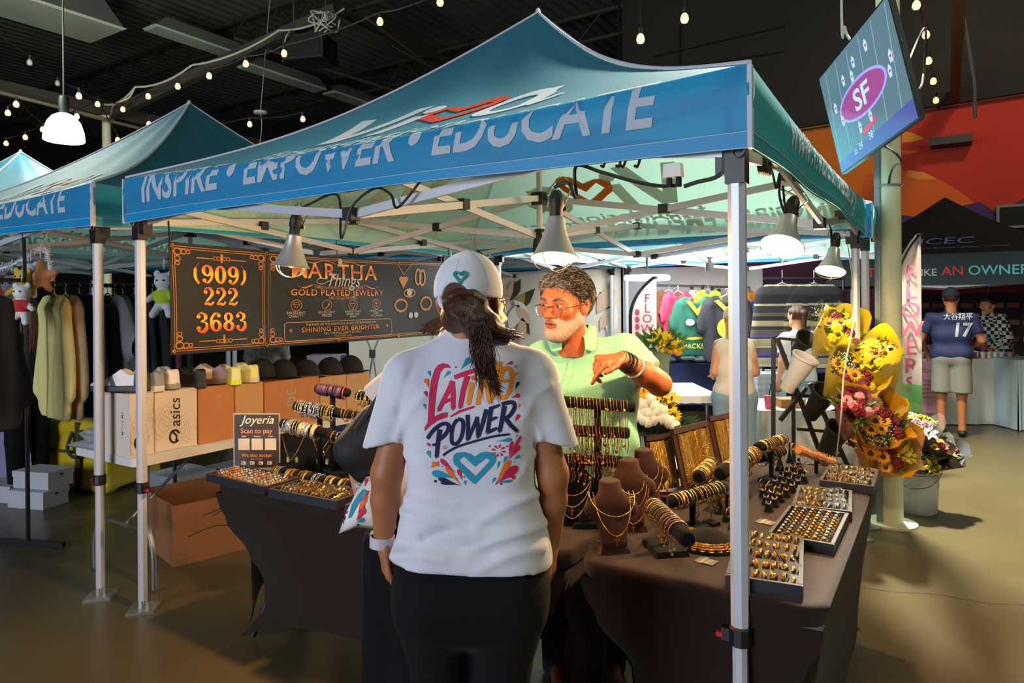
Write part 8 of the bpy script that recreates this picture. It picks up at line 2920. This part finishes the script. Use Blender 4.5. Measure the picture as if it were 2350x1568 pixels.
pbx = P(750, 815, 6.0)
t = thing('blue_display_box', 'blue and grey fabric box with a white emblem behind the black caps', 'box', (pbx.x, pbx.y, 0), CAMRZ)
MB().box((0, 0, pbx.z * .5), (.30, .2, pbx.z)).build('carton', mat('royal_blue_cloth', '1e2f66', .8), t)
MB().box((0, -.003, pbx.z - .04), (.29, .2, .09)).build('panel', m_gbox, t)
MB().tube([(.04 + .02 * math.cos(a), -.106, pbx.z - .03 + .025 * math.sin(a)) for a in [2 * PI * i / 14 for i in range(14)]], .005, 5, closed=True).build('emblem', m_letter, t)
# ------------------------------------------------------------------ team merchandise stall
cloth_table('table under a navy cloth piled with merchandise', 1525, 1660, 8.0, .80, .6, mat('navy_cloth', '27335c', .85, 0, .08, 20))
r_ = random.Random(21)
for k in range(26):
 p = P(1532 + 118 * r_.random(), 690, 8.1 + .4 * r_.random())
 c = r_.choice(('c9ccd6', 'a8b4cc', 'c23b4a', '5d7fb0', 'd6c25a', '8d8fa0'))
 pillow('folded_shirt', 'folded team shirt in the piles on the navy cloth, %s of the heap' % nth(k), (p.x, p.y, .815 + .03 * (k % 3)), (.16, .14, .05), r_.uniform(0, 3), mat('merch_' + c, c, .8), 'shirt', 'folded shirts on the navy cloth', k)
def hang_jersey(label, px, py, d, w, cols, draw=None, rot=0.0):
 p = P(px, py, d)
 c1 = mat('jersey_' + cols[0], cols[0], .8, 0, .1, 30)
 t = garment(label, p, CAMRZ + rot, g_short, c1, 'hung team jerseys')
 t.scale = (w / .62,) * 3
 mb = MB()
 if draw:
  draw(mb)
  mb.build('jersey_print', [mat('jersey_' + c, c, .8) for c in cols[1:]], t)
 return t
fz = lambda x, y: (x, -.066, y)
def green_j(mb):
 decal(mb, poly2d([(-.14, -.04), (.0, -.22), (.14, -.04), (.09, -.03), (0, -.14), (-.09, -.03)]), fz, None, 0)
 decal(mb, circle2d(-.09, -.30, .055, 16, .04), fz, None, 1)
 decal(mb, circle2d(.07, -.40, .06, 16, .075), fz, None, 1)
 decal(mb, shift(text2d('PACKERS', .085, 0, .006), 0, -.62), fz, None, 0)
 decal(mb, poly2d([(-.17, -.52), (.17, -.50), (.17, -.47), (-.17, -.49)]), fz, None, 0)
def gold_j(mb):
 decal(mb, poly2d([(-.16, -.04), (.0, -.20), (.16, -.04), (.11, -.03), (0, -.13), (-.11, -.03)]), fz, None, 0)
 decal(mb, circle2d(0, -.34, .13, 18, .12), fz, None, 0)
 decal(mb, circle2d(.03, -.36, .06, 14, .05), lambda x, y: (x, -.068, y), None, 1)
hang_jersey('crimson team jersey hung leftmost in the merchandise stall', 1556, 672, 7.9, .52, ('b03050', 'e8e8e8'), lambda mb: decal(mb, poly2d([(-.12, -.3), (.12, -.3), (.12, -.2), (-.12, -.2)]), fz, None, 0), .5)
hang_jersey('green and gold team jersey in the merchandise stall', 1597, 684, 7.7, .56, ('1d5a48', 'd3b52a', 'e3e6e0'), green_j)
hang_jersey('black team jersey with gold emblem in the merchandise stall', 1668, 682, 7.6, .62, ('26262e', 'c9a82e', '26262e'), gold_j)
for k, (px_, py_, c) in enumerate(((1535, 668, '7a4a2c'), (1625, 668, 'b9d040'), (1570, 740, 'd6d8e0'), (1718, 690, '2b3f8c'), (1740, 670, 'd07a1e'))):
 hang_jersey(('brown', 'lime green', 'white', 'blue', 'orange')[k] + ' shirt hung among the team jerseys', px_, py_, 8.5 + .1 * k, .4, (c,))
wa, wb = P(1430, 690, 9.6), P(1750, 690, 9.2)
t = thing('stall_sidewall', 'pale fabric sidewall behind the hung team jerseys', 'tent wall', ((wa.x + wb.x) / 2, (wa.y + wb.y) / 2, 0))
MB().bar((wa.x, wa.y, 1.0), (wb.x, wb.y, 1.0), .03, 2.0).build('fabric', mat('pale_sidewall', 'b9bcc6', .85, 0, .25, 6), t, world=True)
r_ = random.Random(31)
for k in range(24):
 c = r_.choice(('c23b4a', '2d4f9c', 'e6e6ea', 'd6a52a', '1d5a48', '3a3a44', 'c9ccd6'))
 q = P(1505 + 9.6 * k, 735 + 26 * (k % 3) + r_.uniform(-6, 6), 8.75)
 t = thing('team_hat', 'team cap on the sidewall behind the jerseys, %s from the left' % nth(k), 'cap', q, CAMRZ, 'caps on the stall sidewall')
 MB().ball((0, 0, 0), (.085, .06, .07), 10, 6).build('crown', mat('merch_' + c, c, .8), t, True)
 MB().box((0, -.075, -.03), (.14, .09, .012), rot=Matrix.Rotation(.4, 3, 'X')).build('brim', mat('merch_' + r_.choice(('c23b4a', '2d4f9c', '3a3a44')), '3a3a44', .8), t)
 MB().bar((0, .04, 0), (0, .45, -.02), .012).build('peg', m_tube, t)
for px_, py_ in ((1588, 672), (1612, 672), (1635, 676), (1650, 680)):
 bulb(P(px_, py_, 8.9), 'bulb glowing in the merchandise stall, %s from the left' % nth([1588, 1612, 1635, 1650].index(px_)), 'bulbs of the merchandise stall')
mb = MB()
mb.tube([P(1500, 655, 8.9), P(1720, 660, 8.9)], .015, 6)
mb.tube([P(1500, 655, 8.9), Vector((P(1500, 655, 8.9).x, P(1500, 655, 8.9).y, 0))], .015, 6)
mb.tube([P(1720, 660, 8.9), Vector((P(1720, 660, 8.9).x, P(1720, 660, 8.9).y, 0))], .015, 6)
mb.build('display_rail', m_tube, label='grey rail carrying jerseys and bulbs in the merchandise stall', cat='rack')
stripes = ['2a2428', '8a7d66', '1d1a20', '55473a', 'b3a486', '1a1720', '4a4070', '2a2428', '93866c', '1f2a5a']
def serape(label, px, py, d, w):
 p = P(px, py, d)
 ms = [mat('stripe_' + c, c, .9, 0, .12, 60) for c in stripes]
 t = thing('striped_jacket', label, 'jacket', p, CAMRZ, 'striped blanket jackets')
 V, Q = g_hood
 k = w / .62
 body('cloth', (V * k, Q), ms, t, pick=lambda c: (np.floor((c[:, 2] + 10) / .045).astype(int) * 7 + np.floor((c[:, 2] + 10) / .11).astype(int)) % len(ms))
 MB().tube([(-.18 * k, 0, -.06 * k), (0, 0, .03), (.18 * k, 0, -.06 * k)], .006, 6).tube([(0, 0, .03), (0, 0, .16)], .004, 5).build('hanger', m_plast, t)
serape('striped blanket jacket in brown and black, left of the two', 1795, 655, 7.2, .66)
serape('striped blanket jacket in black and purple, right of the two', 1868, 655, 7.2, .72)
a = P(1750, 640, 7.2)
b = P(1935, 640, 7.2)
mb = MB()
mb.tube([a, b], .014, 6)
mb.tube([b, (b.x, b.y, 0)], .014, 6)
mb.tube([a, (a.x, a.y, 0)], .014, 6)
mb.build('jacket_rail', m_joint, label='black rail carrying the striped blanket jackets', cat='rack')
t = cloth_table('table under a blue and white striped blanket behind the canopy leg', 1738, 1830, 6.9, .80, .5, mat('stripe_blanket', '3b56a0', .9, 0, .9, 3, aniso=(.2, .2, 9), color2='c9ccd6'))
# ------------------------------------------------------------------ feather flags
m_flag = mat('flag_fabric', 'd9c2bc', .7, 0, .12, 5, .1, 40, translucent=.3)
m_flagpink = mat('flag_pink', 'cf5a78', .7, 0, .1, 10)
m_flaggreen = mat('flag_green', '5d9a55', .7, 0, .2, 10)
def feather(label, px, d, wpx, ytop, ybot, word, pole_side=-1, letter=.2):
 b = P(px, 690, d)
 t = thing('feather_flag', label, 'flag', (b.x, b.y, 0), CAMRZ - math.atan((px - PCX) / FPX))
 k = d / FPX
 zt, zb = 1.56 + (690 - ytop) * k, max(.1, 1.56 + (690 - ybot) * k)
 w = wpx * k
 hh = zt - zb
 prof_ = lambda v: w * (1 if v < .62 else max(.02, math.cos((v - .62) / .38 * PI / 2)) ** .7)
 f = lambda u, v, o=0: (-w / 2 + (w - prof_(v)) + prof_(v) * u, .03 * math.sin(7 * v + 3 * u) + o, zb + hh * v)
 mb = MB()
 mb.grid(lambda u, v: f(u, v), 8, 30, mi=0)
 mb.grid(lambda u, v: f(u, v * .22, -.004), 8, 6, mi=1)
 mb.build('fabric', [m_flag, m_flaggreen], t, 'all')
 mb = MB()
 for i, ch in enumerate(word):
  sh_ = text2d(ch, letter, 0, .012)
  decal(mb, shift(sh_, w * .12, zb + hh * (.80 - i * .68 / len(word)) - letter * .3), lambda x, y: (x, .03 * math.sin(7 * (y - zb) / hh + 1.5) - .012, y), .05)
 for i in range(7):
  decal(mb, circle2d(-w * .28, zb + hh * (.25 + i * .07), w * .10, 10, w * .14), lambda x, y: (x, .03 * math.sin(7 * (y - zb) / hh + .6) - .010, y))
 mb.build('lettering', m_flagpink, t)
 pts = [Vector(f(0, v)) + Vector((-.012, 0, 0)) for v in [i / 24 for i in range(25)]] + [Vector(f(1, 1))]
 mb = MB()
 mb.tube([(pts[0].x, 0, .02), (pts[0].x, 0, zb)] + pts, .016, 8)
 mb.build('pole', m_joint, t, True)
 MB().bar((pts[0].x - .25, 0, .012), (pts[0].x + .25, 0, .012), .05, .024).bar((pts[0].x, -.25, .012), (pts[0].x, .25, .012), .05, .024).build('base', m_joint, t)
feather('pink FLOWERS feather flag beside the pale column', 2082, 5.9, 56, 548, 985, 'FLOWERS', letter=.185)
feather('pink FLOWERS feather flag in the middle distance behind the man', 1478, 6.6, 56, 640, 880, 'FLOWERS', letter=.115)
# ------------------------------------------------------------------ dark canopy and stall at the right
m_dkc = mat('black_canopy', '07070a', .7, 0, .15, 5, .2, 200, spec=.2)
m_dkv = mat('dark_teal_valance', '0c2530', .65, 0, .1, 5, .2, 200)
gx, gy_, hs2 = .0, 10.55, 1.25
t = thing('dark_canopy', 'black canopy with teal valance reading LIKE AN OWNER at the right edge', 'canopy', (gx, gy_, 0))
ez, pz2, hz2 = 2.06, 2.86, 1.70
for k in range(4):
 mb = MB()
 def rp2(s, v):
  m = 1 - v
  x, y = rot4(k, s * m * hs2, -m * hs2)
  return (x, y, ez + (pz2 - ez) * v - .07 * math.sin(PI * v))
 mb.grid(lambda u, v: rp2(2 * u - 1, v * .999), 12, 10)
 mb.build('roof_panel', m_dkc, t, 'all')
 mb = MB()
 mb.grid(lambda u, v: (*rot4(k, (2 * u - 1) * hs2, -hs2 - .005), hz2 + (ez - hz2) * v), 12, 3)
 va = mb.build('valance', m_dkv, t, 'all')
 if k == 0:
  mb = MB()
  xx = -.80
  for w_, mi in (('THINK ', 1), ('LIKE ', 0), ('AN ', 1), ('OWNER', 2)):
   sz_ = .15 if mi != 0 else .115
   s_ = text2d(w_.strip(), sz_, 0, .008, 'LEFT')
   decal(mb, shift(s_, xx, hz2 + .11), lambda x, y: (x, -hs2 - .012, y), None, mi)
   xx += max(p[0] for p in s_[0]) + .045
  mb.build('lettering', [m_letter, mat('red_lettering', 'c22a30', .6), mat('aqua_lettering', '58b4c4', .6)], va)
  mb = MB()
  for s_, y0 in ((text2d('ICEC', .26, .1, .006), .28), (text2d('Inland Empire Entrepreneur Center', .085, 0, .002), .14)):
   decal(mb, s_, lambda x, y: Vector(rp2(max(-1, min(1, x / hs2 / (1 - (y0 + y) / 1.4))), (y0 + y) / 1.4)) + Vector((0, -.008, .008)), .1)
  mb.build('roof_lettering', mat('dim_blue_lettering', '47507a', .6), t)
for sx in (-1, 1):
 for sy in (-1, 1):
  MB().box((sx * (hs2 - .03), sy * (hs2 - .03), 1.0), (.04, .04, 2.0)).build('leg', m_steel, t)
for y_ in (-1, 1):
 MB().bar((-hs2, y_ * (hs2 - .04), 1.78), (0, y_ * (hs2 - .04), 1.68), .02, .035).bar((hs2, y_ * (hs2 - .04), 1.78), (0, y_ * (hs2 - .04), 1.68), .02, .035).build('truss_bar', m_steel, t)
sp_ = P(2268, 668, 8.3)
t = thing('spot_lamp', 'small blue spot lamp under the dark canopy valance', 'lamp', (sp_.x, sp_.y, sp_.z))
MB().lathe([(0, 0), (.03, 0), (.04, .05), (.03, .055), (0, .05)], 12).build('housing', m_joint, t, True)
MB().bar((0, 0, 0), (0, .12, 0), .02).build('arm', m_joint, t)
light('SPOT', 'valance_spot', sp_ + Vector((0, -.06, .06)), 9, (.2, .8, 1.0), .02, sp_ + Vector((0, .25, .35)), None, 90, .8)
st = cloth_table('long white clothed table of the stall under the dark canopy', 2070, 2345, 8.4, .80, .65, m_cloth)
cloth_table('pale blue clothed table cut by the right frame edge', 2335, 2420, 8.0, .82, .65, mat('pale_blue_cloth', 'a9bcc9', .85, 0, .05, 20))
pp_ = P(2135, 860, 8.32)
t = thing('pink_poster', 'pink poster sheet hung on the front of the white clothed table', 'poster', (pp_.x, pp_.y, 0), CAMRZ)
MB().box((0, -.03, .48), (.36, .004, .62)).build('sheet', mat('pink_sheet', 'b98793', .7, 0, .1, 6), t)
mb = MB()
decal(mb, shift(text2d('Flowers', .09, .2, .002), 0, .66), lambda x, y: (x, -.0335, y))
for k in range(5):
 decal(mb, stroke2d([(-.13, .56 - .05 * k), (.13 - .03 * (k % 2), .56 - .05 * k)], .008), lambda x, y: (x, -.0335, y))
mb.build('lettering', mat('poster_ink', '8d5764', .7), t)
r_ = random.Random(8)
for k in range(44):
 c = r_.choice(('d9d3cf', 'd08a9a', 'e3cfc2', '9c3a4a', 'f0ece6', '4a5a9c'))
 p = P(2095 + 230 * (k / 44) + r_.uniform(-3, 3), 690, 8.5 + .16 * (k % 3))
 o = MB().lathe([(0, 0), (.026, 0), (.03, .05), (.03, .055), (.032, .055), (.032, .075), (0, .078)], 10).build('candle_jar', mat('jar_' + c, c, .4), None, True, label='small jar on the white clothed stall table, %s from the left' % nth(k), cat='jar', group='jars on the stall table', loc=(p.x, p.y, .806 + .085 * (k % 2) * (k % 3 > 0)))
A0, A1 = ON(2085, 780, 1, 12.0), ON(2480, 780, 1, 12.0)
t = thing('display_wall', 'dark display wall with rows of small packets behind the stall', 'display board', ((A0.x + A1.x) / 2, 12.0, 0))
MB().box(((A0.x + A1.x) / 2, 12.03, 1.0), (A1.x - A0.x, .05, 2.0)).build('panel', mat('dark_panel', '1c1215', .8, 0, .2, 5), t, world=True)
for i in range(9):
 for j in range(5):
  MB().box((A0.x + .2 + i * (A1.x - A0.x - .4) / 9, 11.99, .72 + j * .24), (.14, .02, .07)).build('packet', mat('packet_' + str((i + j) % 3), ('7a3a2a', '5c2430', '8a6038')[(i + j) % 3], .6), t, world=True)
mb = MB()
mb.grid(lambda u, v: (A0.x + (A1.x - A0.x) * u, 11.8 + .03 * math.sin(30 * u), 1.62 + (.36 - .12 * math.sin(PI * u)) * v), 30, 3)
mb.build('red_drape', mat('red_drape_cloth', '8d1636', .8, 0, .1, 8), None, 'all', label='red drape along the top of the dark display wall', cat='drape')
pg = ON(2325, 497, 1, 12.9)
t = thing('wall_speaker', 'grey framed panel mounted on the mural at the right edge', 'panel', pg)
MB().box((0, 0, 0), (.42, .12, .36)).build('cabinet', mat('grey_plastic', '6d6a62', .5), t)
MB().box((0, -.062, 0), (.34, .01, .28)).build('grille', mat('speaker_grille'), t)
# ------------------------------------------------------------------ television on the column
TL, TR, BLc = P(1880, 182, 4.75), P(2036, -10, 3.62), P(1925, 402, 4.75)
ux = (TR - TL)
w = ux.length
ux.normalize()
vz = (TL - BLc)
vz -= ux * vz.dot(ux)
h = vz.length
vz.normalize()
nn_ = ux.cross(vz)
MT = Matrix((ux, vz, nn_)).transposed()
t = thing('television', 'flat television showing a ball game, mounted on the pale column', 'television', TL)
T3 = lambda x, y, o=0.0: MT @ Vector((x, y - h, o))
loc_ = lambda p: p
MB().box(T3(w / 2, h / 2, -.016), (w + .02, h + .02, .03), rot=MT).build('bezel', mat('tv_black', '101113', .35), t)
MB().box(T3(w / 2, h * .42, -.055), (w * .7, h * .6, .05), rot=MT).build('back_cover', mat('tv_grey', '54554f', .5), t)
def screen_mat(name, c, e):
 return mat(name, c, .12, 0, .15, 4, emit=c, estr=e)
mb = MB()
mb.add([T3(0, 0, .0005), T3(w, 0, .0005), T3(w, h, .0005), T3(0, h, .0005)], [(0, 1, 2, 3)])
sc = mb.build('screen', screen_mat('screen_field', '596a74', .65), t)
ft3 = lambda o: (lambda x, y: T3(x * w, y * h, o))
mb = MB()
for k in range(6):
 x = .08 + .17 * k
 decal(mb, stroke2d([(x - .06, .02), (x + .03, .98)], .006), ft3(.0012), None, 0)
decal(mb, poly2d([(.0, .0), (1, .0), (1, .16), (.0, .10)]), ft3(.0014), None, 1)
oval = [(.50 + .30 * math.cos(a) , .50 + .15 * math.sin(a)) for a in [2 * PI * i / 28 for i in range(28)]]
decal(mb, poly2d([(.50 + .325 * math.cos(a), .50 + .175 * math.sin(a)) for a in [2 * PI * i / 28 for i in range(28)]]), ft3(.0016), None, 2)
decal(mb, poly2d(oval), ft3(.002), None, 3)
s_ = text2d('SF', .26, 0, .02)
decal(mb, ([(.50 + x * .9, .41 + y) for x, y in s_[0]], s_[1]), ft3(.0026), None, 4)
for x, y in ((.14, .60), (.20, .44), (.33, .76), (.45, .72), (.50, .82), (.68, .84), (.86, .48), (.90, .58), (.55, .28), (.40, .26)):
 decal(mb, poly2d([(x - .015, y - .05), (x + .012, y - .05), (x + .02, y + .02), (x, y + .06), (x - .022, y + .02)]), ft3(.003), None, 4)
 decal(mb, circle2d(x, y + .0, .012, 8), ft3(.0034), None, 3)
decal(mb, poly2d([(.42, .17), (.60, .21), (.60, .26), (.42, .22)]), ft3(.003), None, 5)
for w_, x, y, z in (('24', .35, .08, .09), ('38', .50, .10, .10), ('Q2', .27, .07, .06)):
 s_ = text2d(w_, z, 0, .006)
 decal(mb, ([(x + a * .6, y + b) for a, b in s_[0]], s_[1]), ft3(.0032), None, 4)
mb.build('picture', [screen_mat('screen_line', '8a9fa4', .8), screen_mat('screen_bar', '4a4c86', .8), screen_mat('screen_lilac', '8f86c4', .9), screen_mat('screen_red', '8c3f72', .9), screen_mat('screen_white', 'a9b2dd', 1.0), screen_mat('screen_scarlet', 'b8304a', 1.0)], t)
mb = MB()
q = TL + T3(w * .75, h * .35, -.08)
mb.bar(q - TL, Vector((-.325, 5.35, q.z)) - TL, .05, .12)
mb.build('mount_arm', m_joint, t)
t2 = MB().tube(bez([TL + T3(w * .9, h * .5, -.08), Vector((-.10, 5.2, 3.3)), Vector((-.12, 5.35, 3.0)), TL + T3(w * .85, h * .25, -.08)], 6), .008, 6)
t2.tube(bez([TL + T3(w * .5, h * .02, -.05), TL + T3(w * .55, -.12, -.1), Vector((-.33, 5.38, 2.3)), Vector((-.36, 5.38, 1.0)), Vector((-.36, 5.40, .05))], 6), .007, 6)
t2.build('tv_cable', m_cord, label='black cable looping from the television down the column', cat='cable')
mb = MB()
mb.tube(bez([TL + T3(w * .45, h + .01, -.05), TL + T3(w * .4, h + .15, -.05), TL + T3(w * .42, h + .5, -.1), Vector(((TL + T3(w * .42, h, 0)).x, (TL + T3(w * .42, h, 0)).y, 7.7))], 6), .008, 6)
mb.build('tv_cable.001', mat('white_cable'), label='pale cable rising from the television to the roof', cat='cable')
